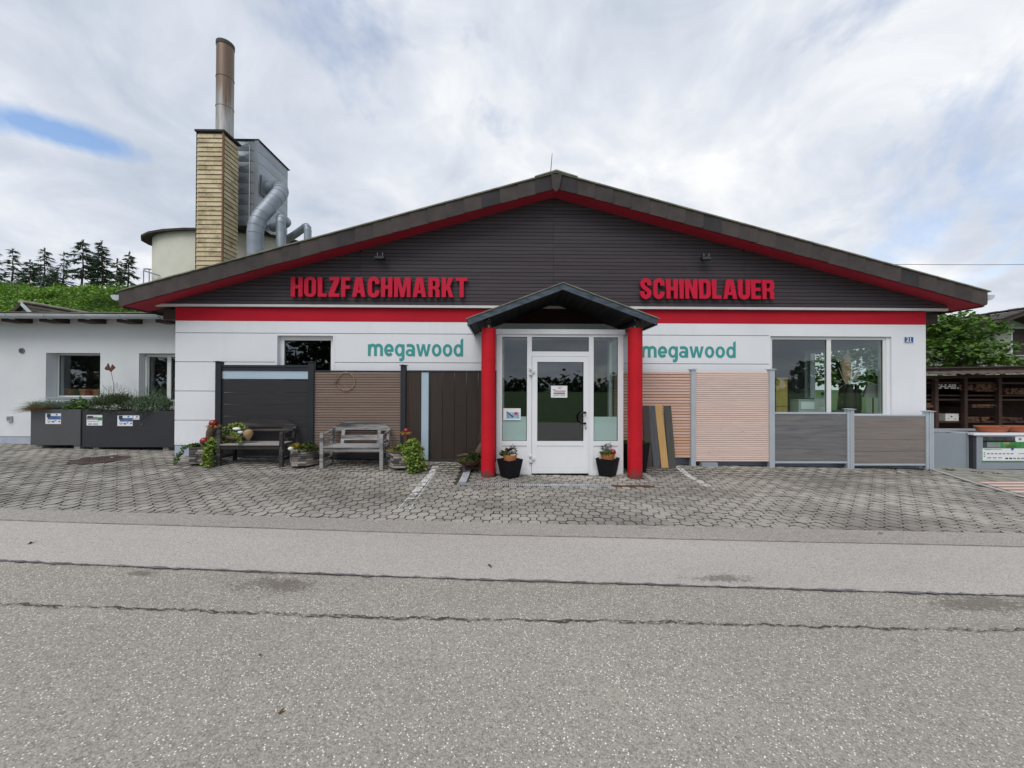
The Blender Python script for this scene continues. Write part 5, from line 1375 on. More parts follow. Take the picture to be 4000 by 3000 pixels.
# planter 1
x, y, z = h1x, HY, zt1
t = thing('trailing_plant', 'bushy yellow green variegated ivy spilling between left planter and dark bench', 'plant', (x+.2,y,z)); mb = MB()
mound(mb, (x+.24,y-.10,z-.02), (.14,.14,.17), 420, .05); ivy_trail(mb, [(x+.2,y-.15,z+.05),(x+.27,y-.27,z-.08),(x+.27,y-.28,z-.24),(x+.30,y-.26,z-.30)], 420, .07, .05)
mb.build('foliage', M['leaf_variegated'], t)
t = thing('trailing_plant', 'thin trailing ivy strand hanging down the left side of the left planter', 'plant', (x-.2,y,z)); mb = MB()
ivy_trail(mb, [(x-.02,y-.12,z+.02),(x-.16,y-.1,z+.02),(x-.26,y-.14,z-.02),(x-.33,y-.17,z-.16),(x-.40,y-.18,z-.30)], 230, .035, .042); mound(mb, (x-.08,y-.1,z-.01), (.12,.1,.05), 90, .05)
mb.build('foliage', M['leaf_fresh'], t)
t = thing('succulent', 'small purple leaved plant on top of the left planter', 'plant', (x-.08,y-.05,z)); mb = MB()
for _ in range(30): blade(mb, (x-.08+R(-.04,.04),y-.08+R(-.03,.03),z-.01), (R(-1,1),R(-1,.6),R(.4,1.2)), .11, .03, .3)
mb.build('foliage', M['leaf_purple'], t)
def ball_stake(label, base, top, r0, r1, rb, mat='driftwood'):
    t = thing('garden_sculpture', label, 'sculpture', base)
    b, e = Vector(base), Vector(top); side = Vector((.02,0,0))
    MB().tube([b, b.lerp(e,.35)+side, b.lerp(e,.7)-side*.5, e], [r0, (r0+r1)/2*1.05, r1*1.05, r1], 10).build('driftwood_post', M[mat], t, True)
    smooth_by_angle(MB().blob((e.x,e.y,e.z+rb*.55), (rb,rb,rb*.92), 20).build('ball', M['red_ball'], t), 80)
    mb = MB()
    for k in range(80):
        a = R(0,2*pi); blade(mb, (e.x+cos(a)*r1*.6,e.y+sin(a)*r1*.6,e.z+R(-.01,.015)), (cos(a),sin(a),R(-.6,.1)), R(.05,.10), .012, .3)
    mb.build('straw_collar', M['straw'], t); return t
tp = at(830,1662,HY); ball_stake('leaning brown driftwood post with red glazed ball beside the dark bench', (ax(806,HY),HY+.02,zt1-.05), (tp.x,HY+.02,tp.z), .07, .068, .072)
c = at(797,1723,HY-.16); gb = thing('glazed_ball', 'dark red glazed ball lying on the left planter', 'ball', c); smooth_by_angle(MB().blob((c.x,HY-.16,c.z), .066, 20).build('ball', M['red_ball'], gb), 80)
# planter 2
x, y, z = h2x, HY, zt2
t = thing('golden_grass', 'golden yellow grass tuft on the middle planter', 'plant', (x-.03,y,z)); mb = MB(); tuft(mb, (x-.05,y-.07,z-.03), 70, .20, .010, .8, .06, .5); mb.build('foliage', M['leaf_gold'], t)
t = thing('creeping_plant', 'dark green creeping plant on the middle planter', 'plant', (x+.1,y,z)); mb = MB(); mound(mb, (x+.10,y-.06,z-.04), (.24,.2,.13), 700, .05, .6, .4, .3)
for _ in range(160): blade(mb, (x+.1+R(-.2,.2),y-.06+R(-.17,.12),z-.02), (R(-.8,.9),R(-1,.4),R(.2,.9)), .10, .007, .4)
mb.build('foliage', M['leaf_dark'], t)
c = (x-.18,y-.12,z+.0); tag(MB().blob((c[0],c[1],c[2]), (.055,.04,.035), 12, .08).build('pebble', M['stone_white']), 'white pebble on the edge of the middle planter', 'stone')
# planter 3
x, y, z = h3x, HY, zt3
t = thing('trailing_plant', 'big yellow green variegated plant hanging over the planter beside the glass strip', 'plant', (x+.2,y,z)); mb = MB()
mound(mb, (x+.20,y-.12,z+.0), (.24,.18,.20), 1000, .052); ivy_trail(mb, [(x+.16,y-.22,z),(x+.24,y-.30,z-.12),(x+.30,y-.33,z-.22),(x+.33,y-.34,z-.29)], 950, .10, .05); ivy_trail(mb, [(x+.36,y-.2,z),(x+.42,y-.24,z-.15),(x+.46,y-.25,z-.28)], 260, .06, .05)
mb.build('foliage', M['leaf_variegated'], t)
t = thing('golden_plant', 'orange yellow low plant on the edge of the right planter', 'plant', (x-.1,y,z)); mb = MB(); tuft(mb, (x-.1,y-.12,z-.02), 60, .10, .012, 1.6, .08, .5); mb.build('foliage', M['leaf_gold'], t)
t = thing('succulent', 'dark purple plant behind the golden one on the right planter', 'plant', (x,y,z)); mb = MB()
for _ in range(60): blade(mb, (x-.02+R(-.07,.07),y-.06+R(-.05,.05),z-.02), (R(-.8,.8),R(-.8,.6),R(.5,1.3)), .13, .035, .3)
mb.build('foliage', M['leaf_purple'], t)
tp = at(1587,1688,HY+.05); ball_stake('thin rusty post with dark red glazed ball beside the black post', (ax(1587,HY+.05),HY+.05,zt3-.05), (tp.x,HY+.05,tp.z), .05, .042, .055, 'rust')
# arrangement lying on the dark bench
sz = zfix(b1l)+.418; bx0 = b1l
ar = lambda px, py, Y=BY+.2: at(px, py, Y)
t = thing('ivy_arrangement', 'green variegated ivy garland lying on the dark bench', 'plant', (ax(905,BY+.2),BY+.2,sz)); mb = MB()
ivy_trail(mb, [ar(872,1710),ar(880,1685),ar(900,1668),ar(930,1660),ar(960,1672)], 330, .05, .045); ivy_trail(mb, [ar(872,1712),ar(885,1722),ar(905,1718)], 230, .05, .045); ivy_trail(mb, [ar(905,1690),ar(925,1700,BY+.08),ar(935,1718,BY+.0),ar(938,1730,BY-.02)], 230, .03, .042)
for p_ in ([ar(880,1700),ar(905,1665),ar(940,1662),ar(970,1675)],): mb2 = MB().tube(p_, .010, 6); 
mb.build('foliage', M['leaf_variegated'], t); mb2.build('stem', M['driftwood'], t)
MB().tube([ar(885,1708,BY+.12),ar(915,1712,BY+.11),ar(955,1706,BY+.14)], [.035,.038,.026], 8).build('root', M['driftwood'], t, True)
for (px, py, r, mt, lb) in [(925,1675,(.075,.05,.03),'stone_white','white oblong stone on top of the ivy garland'), (939,1690,(.055,.045,.035),'stone','greenish stone under the white one on the ivy garland'), (930,1701,(.035,.035,.03),'stone','small greenish stone at the driftwood root on the bench')]:
    c = ar(px, py, BY+.15); tag(MB().blob(tuple(c), r, 12, .05).build('stone', M[mt], None, True), lb, 'stone')
c = ar(970,1700,BY+.16); smooth_by_angle(tag(MB().lathe([(.004,-.115),(.035,-.07),(.075,.0),(.082,.04),(.07,.08),(.035,.105),(.003,.112)], 20, tuple(c)).build('wooden_cone', M['cone']), 'turned wooden top shape lying on the dark bench', 'ornament'))

# fire bowl with plants left of the column
c = at(1847, 1812, 7.25); zb_ = zg(c.x, 7.2); cx, cy = ax(1840,7.2), 7.2
t = thing('fire_bowl', 'rusty iron bowl on a low stand beside the left red column', 'bowl', (cx,cy,zb_))
smooth_by_angle(MB().lathe([(.06,.10),(.16,.115),(.24,.16),(.27,.205),(.275,.205),(.265,.19),(.2,.17),(.02,.165)], 28, (cx,cy,zb_)).build('bowl', M['rust'], t))
mb = MB()
for k in range(3):
    a = pi/2*1.2+k*2*pi/3; mb.box(cx+.17*cos(a)-.02,cx+.17*cos(a)+.02,cy+.17*sin(a)-.02,cy+.17*sin(a)+.02,zb_-.004,zb_+.13)
mb.box(cx-.18,cx+.18,cy-.03,cy+.03,zb_+.03,zb_+.06); mb.build('stand', M['iron'], t)
t = thing('bowl_plants', 'mixed green succulents growing in the rusty bowl', 'plant', (cx,cy,zb_+.2)); mb = MB()
mound(mb, (cx+.10,cy-.02,zb_+.19), (.18,.16,.15), 420, .05); mb.build('foliage', M['leaf_dark'], t); mb = MB()
for (dx, dy) in ((-.17,-.10),(-.06,-.17),(-.18,.02),(.02,-.18),(-.1,-.06)): tuft(mb, (cx+dx,cy+dy,zb_+.19), 16, .06, .022, 1.6, .02, .1)
mb.build('rosettes', M['leaf_fresh'], t)
for (dx,dy,r) in ((-.22,-.04,.05),(-.19,.05,.04)): pass
t = thing('driftwood', 'piece of brown driftwood leaning upright in the rusty bowl', 'driftwood', (cx+.16,cy+.05,zb_+.2)); mb = MB()
mb.tube([(cx+.10,cy+.06,zb_+.17),(cx+.16,cy+.08,zb_+.36),(cx+.19,cy+.09,zb_+.50)], [.09,.07,.03], 8)
for k in range(3): mb.tube([(cx+.15+.03*k,cy+.08,zb_+.42),(cx+.14+.05*k,cy+.08,zb_+.58),(cx+.19+.03*k,cy+.08,zb_+.72),(cx+.17+.05*k,cy+.08,zb_+.84)], [.012,.009,.006,.003], 5)
mb.tube([(cx-.26,cy+.02,zb_+.26),(cx-.12,cy+.04,zb_+.28),(cx+.05,cy+.05,zb_+.27)], [.02,.035,.03], 7); mb.build('wood', M['driftwood'], t, True)

# black square pots with terracotta bowls either side of the door
def pot_pair(px, pyb, label, labels, kind):
    P = gp(px, pyb-3); cx, cy = P.x, P.y+.20; zb_ = zg(cx,cy)+.004
    t = thing('square_planter', label, 'planter', (cx,cy,zb_), 'black square planters by the door'); h = .315
    def sq(r, z): return (r*sqrt(2), z)
    rot = radians(8 if kind else -5)
    MB().lathe([sq(.115,0),sq(.118,.012),sq(.165,h-.01),sq(.168,h),sq(.150,h),sq(.146,h-.03)], 4, (cx,cy,zb_), rot=rot, cap=False).build('pot', M['black_pot'], t)
    MB().lathe([sq(.15,h-.032),sq(.15,h-.030)], 4, (cx,cy,zb_), rot=rot).build('lid', M['black_pot'], t)
    MB().lathe([sq(.114,.0),sq(.114,.004)], 4, (cx,cy,zb_), rot=rot).build('base', M['black_pot'], t)
    z2 = zb_+h-.028; b = thing('terracotta_bowl', labels[0], 'pot', (cx,cy,z2), 'terracotta bowls by the door')
    smooth_by_angle(MB().lathe([(.105,0),(.118,.055),(.128,.09),(.132,.115),(.122,.115),(.115,.095),(.01,.09)], 32, (cx,cy,z2)).build('bowl', M['terracotta'], b))
    zp = z2+.095
    p_ = thing('succulents', labels[1], 'plant', (cx,cy,zp)); mb = MB()
    if kind == 0:
        for (dx,dy,dz,r) in ((-.09,-.06,.05,.1),(-.03,-.08,.02,.07),(-.13,-.02,.0,.07),(-.02,0,.09,.08)):
            for k in range(26): a = R(0,2*pi); blade(mb, (cx+dx,cy+dy,zp+dz), (cos(a),sin(a),R(.1,.9)), r*R(.7,1.1), .035, .1)
        mb.build('rosettes', M['leaf_purple'], p_); mb = MB()
        for (dx,dy) in ((-.10,-.1),(-.06,-.11),(-.12,-.07)): tuft(mb, (cx+dx,cy+dy,zp+.03), 16, .08, .025, 1.5, .02, .1)
        mb.build('pale_rosettes', M['leaf_fresh'], p_)
        for (dx,dy,lb_) in ((.01,-.08,'leftmost white pebble in the left terracotta bowl'),(.08,-.07,'rightmost white pebble in the left terracotta bowl'),(.04,-.1,'frontmost white pebble in the left terracotta bowl')): tag(MB().blob((cx+dx,cy+dy,zp+.01), (.026,.02,.018), 8, .1).build('pebble', M['stone_white'], None, True), lb_, 'stone', 'pebbles in the left terracotta bowl')
    else:
        mb2 = MB()
        for (dx,dy) in ((-.08,-.07),(-.02,-.09),(-.06,-.02),(.03,-.07)): tuft(mb, (cx+dx,cy+dy,zp), 34, .09, .02, 1.3, .035, .3)
        mb.build('rosettes', M['leaf_fresh'], p_)
        c = (cx+.085,cy-.05,zp+.05); g_ = thing('glazed_ball', 'dark glazed ball in the right terracotta bowl', 'ball', c); smooth_by_angle(MB().blob(c, .052, 18).build('ball', M['red_ball'], g_), 80)
    q_ = thing('herb', labels[2], 'plant', (cx+.05,cy,zp)); mb = MB()
    for (dx,dy,hh) in (((.06,.0,.2),(.1,.02,.16),(.02,.02,.14)) if kind == 0 else ((-.03,.02,.19),(.05,.03,.20),(-.08,.03,.14),(0,0,.16))):
        for k in range(34):
            f = R(0,1); a = R(0,2*pi); blade(mb, (cx+dx,cy+dy,zp+hh*f), (cos(a),sin(a),R(.3,1.1)), .065*(1.15-f*.5), .009, .2)
    mb.build('foliage', M['leaf_dark'] if kind == 0 else M['leaf_herb'], q_)
pot_pair(1992, 1877, 'black square planter left of the white door', ['terracotta bowl on the left black planter','purple and yellow green houseleeks in the left terracotta bowl','upright green herb sprigs in the left terracotta bowl'], 0)
pot_pair(2385, 1871, 'black square planter right of the white door', ['terracotta bowl on the right black planter','pale green rosettes in the right terracotta bowl','bushy narrow leaved herb in the right terracotta bowl'], 1)
# tall black pot behind the right column
cx, cy = ax(2481,7.3), 7.32; zb_ = zg(cx,cy)
t = thing('tall_planter', 'tall black tapered planter half hidden behind the right red column', 'planter', (cx,cy,zb_))
MB().lathe([(.16*1.41,0),(.215*1.41,.54),(.20*1.41,.54),(.2*1.41,.5)], 4, (cx,cy,zb_), rot=pi/4, cap=False).build('pot', M['black_pot'], t); MB().box(cx-.195,cx+.195,cy-.195,cy+.195,zb_+.49,zb_+.50).build('soil', M['soil'], t)
t = thing('small_plant', 'yellow green sprigs showing beside the right red column', 'plant', (cx,cy,zb_+.5)); mb = MB()
for dx in (-.2,.17,.12,-.15,.2): tuft(mb, (cx+dx,cy-.12,zb_+.5), 18, .10, .02, .9, .03, .3)
mb.build('foliage', M['leaf_fresh'], t)
# leaning planks
for (b0, b1, t0, t1, mt, lb) in [(2521,2549,2510,2535,'plank1','dark violet brown plank leaning leftmost beside the right column'), (2553,2580,2531,2559,'plank2','dark grey plank leaning between the brown and the yellow one'), (2584,2612,2558,2585,'plank3','yellow plank leaning on the larch panel'), (2614,2641,2593,2621,'plank4','dark olive grey plank leaning right of the yellow one')]:
    if mt not in M:
        cc = {'plank1':((.05,.036,.036),(.075,.055,.055)),'plank2':((.06,.062,.07),(.11,.11,.12)),'plank3':((.40,.235,.075),(.54,.34,.135)),'plank4':((.045,.044,.038),(.085,.083,.072))}[mt]
        M[mt] = wood(mt, cc[0], cc[1], (30,8,1.5), .6, .05, .2)
    yb_, yt_ = 7.50, 7.685
    A, B, C_, D_ = at(b0,1821,yb_), at(b1,1821,yb_), at(t1,1585,yt_), at(t0,1585,yt_)
    zz = zg(A.x, yb_); A.z = B.z = zz+.003
    t = thing('plank', lb, 'plank', (A+B)/2, 'sample planks leaning beside the entrance')
    mb = MB(); n = Vector((0,.97,.15))*.022
    mb.v = [tuple(q) for q in (A,B,C_,D_)] + [tuple(q+n) for q in (A,B,C_,D_)]; mb.f = [(0,1,2,3),(7,6,5,4),(0,4,5,1),(1,5,6,2),(2,6,7,3),(3,7,4,0)]; mb.build('board', M[mt], t)

# ------------------------------------------------------------------ annex on the left
AY = 9.0
an = thing('annex_building', 'low white annex with deep window and dark rafter ends left of the shop', 'building', (-10, AY, .25))
XA0, XA1 = -17.5, XL+.003
wa = (ax(178.6,AY), ax(391,AY), az(1555,AY,290), az(1378.5,AY,290)); wb = (ax(542,AY), XA1-.04, az(1575,AY,610), az(1380,AY,600))
ZA = 3.16
mb = MB()
for (a, b, c, d) in rects_minus(XA0, XA1, .42, ZA, [wa, wb]): mb.box(a,b,AY,AY+.36,c,d)
mb.build('wall', M['annex_white'], an)
box('plinth', M['plinth'], an, XA0, XA1, AY+.01, AY+.36, -.2, .418)
mb = MB(); mb.box(XA0,XA0+.3,AY+.361,14,-.2,ZA); mb.box(XA0+.301,XA1,13.7,14,-.2,ZA); mb.build('wall', M['annex_white'], an)
box('floor', M['interior_floor'], an, XA0+.301, XA1, AY+.361, 13.699, -.2, .4); 
window(an, 'window', wa[0]+.01, wa[1]-.005, wa[2]+.02, wa[3]-.01, AY+.22, .03, 'pvc_warm')
box('sill', M['alu'], an, wa[0]+.001, wa[1]-.001, AY-.03, AY+.2, wa[2]-.012, wa[2]+.012)
box('sill_band', M['pvc_warm'], an, wa[0]-.02, wa[1]+.02, AY-.012, AY-.001, wa[2]-.15, wa[2]-.05)
window(an, 'window', wb[0]+.012, wb[1]-.003, wb[2]+.01, wb[3]-.01, AY+.17, .06, 'pvc_warm', [ax(660,AY+.17)], glass='glass_door')
box('sash', M['pvc_warm'], an, ax(567,AY+.15), ax(576,AY+.15), AY+.14, AY+.169, wb[2]+.08, wb[3]-.07)
for k in range(5):
    a = ax((36,182,330,480,629)[k], 8.86, 1255); b = ax((99,246,391,535,681)[k], 8.86, 1255)
    box('rafter', M['brown'], an, a, b, 8.72, AY-.002, 3.02, 3.12)
MB().prism([(8.55,3.155),(8.55,3.185),(14.2,3.63),(14.2,3.56)], 0, XA0-.2, XA1-.002).build('roof', M['silo_roof'], an)
MB().prism([(8.53,3.19),(8.53,3.205),(14.2,3.655),(14.2,3.635)], 0, XA0-.2, XA1-.002).build('roof_sheet', M['roof'], an)
box('eaves_board', M['annex_white'], an, XA0-.2, XA1-.002, 8.80, 8.83, 3.122, 3.15)
g = MB(); m_ = 10; gy, gz = 8.60, 3.15
prof = [(gy+.07*cos(pi+pi*j/m_), gz+.08*sin(pi+pi*j/m_)) for j in range(m_+1)] + [(gy+.066*cos(pi+pi*j/m_), gz+.075*sin(pi+pi*j/m_)) for j in range(m_,-1,-1)]
g.prism(prof, 0, XA0-.2, XA1-.005); g.tube([(XA0-.2,gy-.07,gz+.003),(XA1-.005,gy-.07,gz+.003)], .009, 6); g.build('gutter', M['zinc_pale'], an, True)
for px in (10,160,310,458,610):
    x = ax(px,8.5); MB().tube([(x,8.52,3.155),(x+.01,8.51,3.11),(x+.05,8.56,3.06),(x+.09,8.62,3.055)], .009, 6).build('gutter_bracket', M['zinc'], an)
# vent, socket
c = at(87,1370,AY); v = thing('wall_vent', 'round dark wall vent in the white annex wall', 'vent', (c.x,AY,c.z))
mb = MB(); mb.tube([(c.x,AY-.02,c.z),(c.x,AY+.01,c.z)], .062, 20); mb.build('body', M['ink'], v)
for k in range(-2,3): MB().box(c.x-.045,c.x+.045,AY-.024,AY-.0205,c.z+k*.018-.004,c.z+k*.018+.004).build('slat', M['black'], v)
c = at(42,1636,AY); v = thing('wall_socket', 'small grey socket box low on the annex wall', 'socket', (c.x,AY,c.z)); box('box', M['alu'], v, c.x-.05, c.x+.05, AY-.04, AY-.001, c.z-.065, c.z+.065, .008); box('flap', M['ink'], v, c.x-.04, c.x+.04, AY-.046, AY-.0405, c.z-.02, c.z+.045)
# clay pots behind the annex window
for (px0, px1, py, lb) in [(218,263,1518,'leftmost clay pot behind the annex window'), (288,345,1519,'middle clay pot behind the annex window'), (344,388,1522,'rightmost clay pot behind the annex window')]:
    a, b = at(px0,1560,AY+.42), at(px1,1560,AY+.42); zt_ = az(py,AY+.42,px0); r = (b.x-a.x)/2
    t = thing('clay_pot', lb, 'pot', ((a.x+b.x)/2,AY+.42+r,wa[2]), 'clay pots behind the annex window')
    smooth_by_angle(MB().lathe([(r*.72,0),(r*.9,zt_-wa[2]-.05),(r,zt_-wa[2]-.05),(r,zt_-wa[2]),(r*.9,zt_-wa[2])], 24, ((a.x+b.x)/2,AY+.42+r,wa[2])).build('pot', M['terracotta2'], t))
box('window_board', M['annex_white'], an, wa[0]-.2, wa[1]+.2, AY+.361, AY+.9, wa[2]-.05, wa[2]-.002)

# ------------------------------------------------------------------ planters before the annex
TY = 8.40
def trough(label, px0, px1, pyt, pyb, mat, cards, depth=.5, side=True):
    a = at(px0,pyb,TY); b = at(px1,pyt,TY); x0, x1 = a.x, b.x; z0, z1 = a.z, b.z
    t = thing('trough_planter', label, 'planter', ((x0+x1)/2,TY+depth/2,z0), 'troughs before the annex')
    w = .035
    box('side', M[mat], t, x0, x1, TY, TY+w, z0, z1, .004); box('side', M[mat], t, x0, x1, TY+depth-w, TY+depth, z0, z1, .004)
    box('side', M[mat], t, x0, x0+w, TY+w+.001, TY+depth-w-.001, z0, z1); box('side', M[mat], t, x1-w, x1, TY+w+.001, TY+depth-w-.001, z0, z1)
    box('soil', M['soil'], t, x0+w, x1-w, TY+w, TY+depth-w, z0+.02, z1-.04)
    for f in (.12, .88):
        xx = x0+(x1-x0)*f; box('foot', M['concrete'], t, xx-.06, xx+.06, TY+.05, TY+depth-.05, zg(xx,TY)-.02, z0-.001)
    return t, x0, x1, z0, z1
def card(t, label, px0, px1, py0, py1, Y, kind):
    p = at(px0,py1,Y); q = at(px1,py0,Y); c = thing('advert_card', label, 'card', p); W_, H_ = q.x-p.x, q.z-p.z; y = Y-.004
    box('card', M['paint_white'], c, p.x, q.x, y, Y-.001, p.z, q.z)
    def r(n, m, a, b, c0, d, k=1): box(n, M[m], c, p.x+W_*a, p.x+W_*b, y-.0011*k, y-.0011*(k-1)-.0001, p.z+H_*c0, p.z+H_*d)
    if kind == 'blue':
        r('photo', 'print_blue', .15, .99, .42, .76); r('photo', 'ink_dark', .10, .34, .62, .98, 2); r('photo', 'paint_blue', .66, .78, .82, .94)
        r('drawing', 'print_blue', .42, .58, .14, .28); r('drawing', 'ink', .60, .72, .26, .36); r('drawing', 'print_blue', .84, .96, .18, .30); r('text_line', 'ink', .12, .38, .24, .30); r('text_line', 'ink', .18, .30, .12, .17)
    elif kind == 'green':
        r('photo', 'print_green', .70, .99, .48, .78); r('photo', 'ink', .02, .69, .55, .82); r('photo', 'print_dark', .05, .42, .70, .92, 2); r('text_line', 'ink', .05, .80, .36, .40); r('text_line', 'ink_dark', .10, .34, .10, .18); r('text_line', 'ink_dark', .42, .74, .10, .18)
    elif kind == 'small': r('mark', 'print_blue', .46, .70, .52, .8); r('text_line', 'ink', .12, .8, .2, .3)
    return c
t1_, *q1 = trough('mid grey trough planter farthest left before the annex', 119, 315, 1600, 1739, 'planter_grey', None)
t2_, *q2 = trough('long charcoal trough planter reaching to the shop corner', 321, 684, 1606, 1747, 'planter_dark', None)
card(t1_, 'blue and white advert card on the mid grey trough', 178, 239, 1615, 1656, TY, 'blue'); card(t2_, 'green and white advert card on the charcoal trough', 339, 400, 1621, 1662, TY, 'green')
card(t2_, 'blue and white advert card on the charcoal trough', 459, 519, 1623, 1664, TY, 'blue'); card(t2_, 'tiny white advert card at the right of the blue one', 521, 545, 1623, 1639, TY, 'small')
x0, x1, z0, z1 = q1; X_ = lambda px: ax(px, TY+.2)
t = thing('grass_plant', 'dry brown grass hanging over the front of the mid grey trough', 'plant', (X_(190),TY+.1,z1)); mb = MB()
for k in range(700):
    xx = R(X_(165),X_(240)); blade(mb, (xx,TY+R(.03,.25),z1-.03), (R(-1,.3),R(-1,.2),R(.35,1.1)), R(.14,.3), .007, .8)
mb.build('foliage', M['leaf_brown'], t)
t = thing('grass_plant', 'blue grey grass mound behind the dry grass in the mid grey trough', 'plant', (X_(240),TY+.3,z1)); mb = MB()
for k in range(1000):
    xx = R(X_(165),X_(290)); blade(mb, (xx,TY+R(.1,.42),z1-.03), (R(-.9,.9),R(-.8,.5),R(.6,1.3)), R(.22,.42), .007, .6)
mb.build('foliage', M['leaf_blue'], t)
t = thing('grass_plant', 'fresh green tall sprigs at the left end of the mid grey trough', 'plant', (X_(165),TY+.3,z1)); mb = MB()
for k in range(150): xx = R(X_(135),X_(200)); blade(mb, (xx,TY+R(.1,.4),z1-.03), (R(-1,.3),R(-.4,.4),R(.7,1.4)), R(.2,.4), .012, .4)
mb.build('foliage', M['leaf_fresh'], t)
t = thing('leafy_plant', 'compact dark green leafy plant at the right end of the mid grey trough', 'plant', (X_(305),TY+.25,z1)); mb = MB(); mound(mb, (X_(308),TY+.22,z1-.02), (.19,.2,.24), 420, .07, .7); mb.build('foliage', M['leaf_fresh'], t)
def lav(label, px0, px1, h, mat, name):
    t = thing(name, label, 'plant', (X_((px0+px1)/2),TY+.25,z1)); mb = MB(); cx = X_((px0+px1)/2); rx = (X_(px1)-X_(px0))/2
    mound(mb, (cx,TY+.20,z1-.05), (rx*.9,.28,h*.85), 2400, .05, .8, .35, .22)
    for k in range(1500):
        u = R(-1,1); xx = cx+rx*u*.9; e = sqrt(max(.05,1-u*u*.8))
        blade(mb, (xx,TY+R(-.02,.42),z1-.03+h*e*R(.3,.7)), (u*.5+R(-.5,.5),R(-.7,.4),R(.5,1.3)), R(.06,.13), .012, .3)
    for k in range(60):
        u = R(-1,1); xx = cx+rx*u*.9; e = sqrt(max(.1,1-u*u*.8)); mb.tube([(xx,TY+R(.05,.35),z1+h*e*.7),(xx+R(-.05,.05),TY+R(.05,.3),z1+h*e+R(.04,.14))], [.002,.0015], 3, False)
    mb.build('foliage', M[mat], t)
lav('dark green woody herb bush in the middle of the charcoal trough', 372, 528, .47, 'leaf_herb', 'herb_bush')
lav('grey green lavender bush at the right of the charcoal trough', 515, 675, .40, 'leaf_lav', 'lavender')
# rusty ginkgo leaf on a rod
p = at(445,1535,TY+.2); q = at(434,1462,TY+.2); gk = thing('garden_stake', 'rusty metal ginkgo leaf on a thin rod before the annex wall', 'garden stake', p)
MB().tube([p+Vector((-.01,0,-.2)),p,at(444,1500,TY+.2),at(437,1466,TY+.2),at(433,1450,TY+.2)], .004, 6).build('rod', M['iron'], gk)
outl = [(434,1455),(426,1447),(416,1446),(409,1442),(410,1436),(417,1429),(421,1418),(426,1423),(429,1432),(432,1438),(435,1430),(439,1422),(442,1426),(447,1430),(451,1437),(447,1441),(440,1447)]
pts = [at(a,b,TY+.2) for a,b in outl]; MB().prism([(v.x,v.z) for v in pts], 1, TY+.198, TY+.202).build('leaf_blade', M['rust'], gk)
# gabled shed roof behind the annex
NY = 15.0; rp = at(84,1178,NY); sb = thing('tiled_outbuilding', 'small outbuilding with dark tiled gable roof behind the annex', 'building', (rp.x,NY,.3))
hw = 3.0; zr_ = rp.z
MB().prism([(rp.x-hw,0),(rp.x+hw,0),(rp.x+hw,zr_-hw),(rp.x,zr_-.12),(rp.x-hw,zr_-hw)], 1, NY+.15, NY+8).build('wall', M['ink'], sb)
for s in (-1,1):
    MB().prism([(rp.x,zr_-.06),(rp.x+s*(hw+.3),zr_-hw-.36),(rp.x+s*(hw+.3),zr_-hw-.43),(rp.x,zr_-.13)], 1, NY+.02, NY+8.3).build('roof', M['brown'], sb)
    MB().prism([(rp.x,zr_+.0),(rp.x+s*1.6,zr_-1.6),(rp.x+s*1.6,zr_-1.75),(rp.x,zr_-.15)], 1, NY-.03, NY).build('barge_board', M['zinc_pale'] if s > 0 else M['brown'], sb)
tm = MB(); 
for k in range(6): pass
tm.prism([(-.17,0),(.17,0),(.17,.03),(.10,.035),(.05,.06),(-.05,.06),(-.10,.035),(-.17,.03)], 1, 0, .30)
tme = bpy.data.meshes.new('roof_tile'); tme.from_pydata(tm.v, [], tm.f); tme.materials.append(M['tile'])
for j in range(5):
    for i in range(24):
        u = .12+j*.36; o_ = share(tme, 'roof_tile', sb, (rp.x+u*.707+.10, NY+.05+i*.33, zr_-.06-u*.707-.10), (0, radians(45-6), 0), (1.1,1.06,1.5))
for i in range(20): MB().box(rp.x-.10,rp.x+.10,NY-.02+i*.40,NY+.37+i*.40,zr_-.05,zr_+.04+.012*(i%2),.03).build('ridge_tile', M['tile_ridge'], sb)

# ------------------------------------------------------------------ boiler house chimney, filter and silo
KY = 14.0
a = at(769,520,KY); b = at(873,516,KY); kx0, kx1 = a.x, b.x; kz1 = b.z; kd = .80
ch = thing('clad_chimney', 'tall chimney tower clad in yellowed shingles with a steel flue', 'chimney', ((kx0+kx1)/2,KY+kd/2,0))
box('core', M['shingle_back'], ch, kx0+.03, kx1-.03, KY+.03, KY+kd-.03, 0, kz1-.01)
st = .165; z = kz1-.05; k = 0
while z > 4.6:
    sp_ = kx0 + (kx1-kx0)*(.36 if k % 2 else .64)
    for (xa_, xb_) in ((kx0+.01, sp_-.003), (sp_+.003, kx1-.035)):
        mb = MB(); mb.prism([(KY+.028,z-.02),(KY+.012,z-.02),(KY-.012,z-st),(KY+.004,z-st),(KY+.028,z-st+.01)], 0, xa_, xb_); mb.build('shingle', M['shingle'], ch)
    mb = MB(); mb.prism([(kx1-.028,z-.02),(kx1-.012,z-.02),(kx1+.012,z-st),(kx1-.004,z-st),(kx1-.028,z-st+.01)], 1, KY+.04, KY+kd-.02); mb.build('shingle', M['shingle'], ch)
    z -= st; k += 1
box('corner_strip', M['corner'], ch, kx1-.033, kx1+.018, KY-.018, KY+.036, 4.6, kz1)
box('edge_strip', M['tar'], ch, kx0-.012, kx0+.009, KY-.01, KY+.03, 4.6, kz1)
MB().box(kx0-.05,kx1+.06,KY-.05,KY+kd+.05,kz1,kz1+.07).build('cap', M['tar'], ch)
fx = ax(866,KY+.4); fx = (ax(836,KY+.35)+ax(895,KY+.35))/2; fr_ = (ax(895,KY+.35)-ax(836,KY+.35))/2; fz = az(152,KY+.1,866)
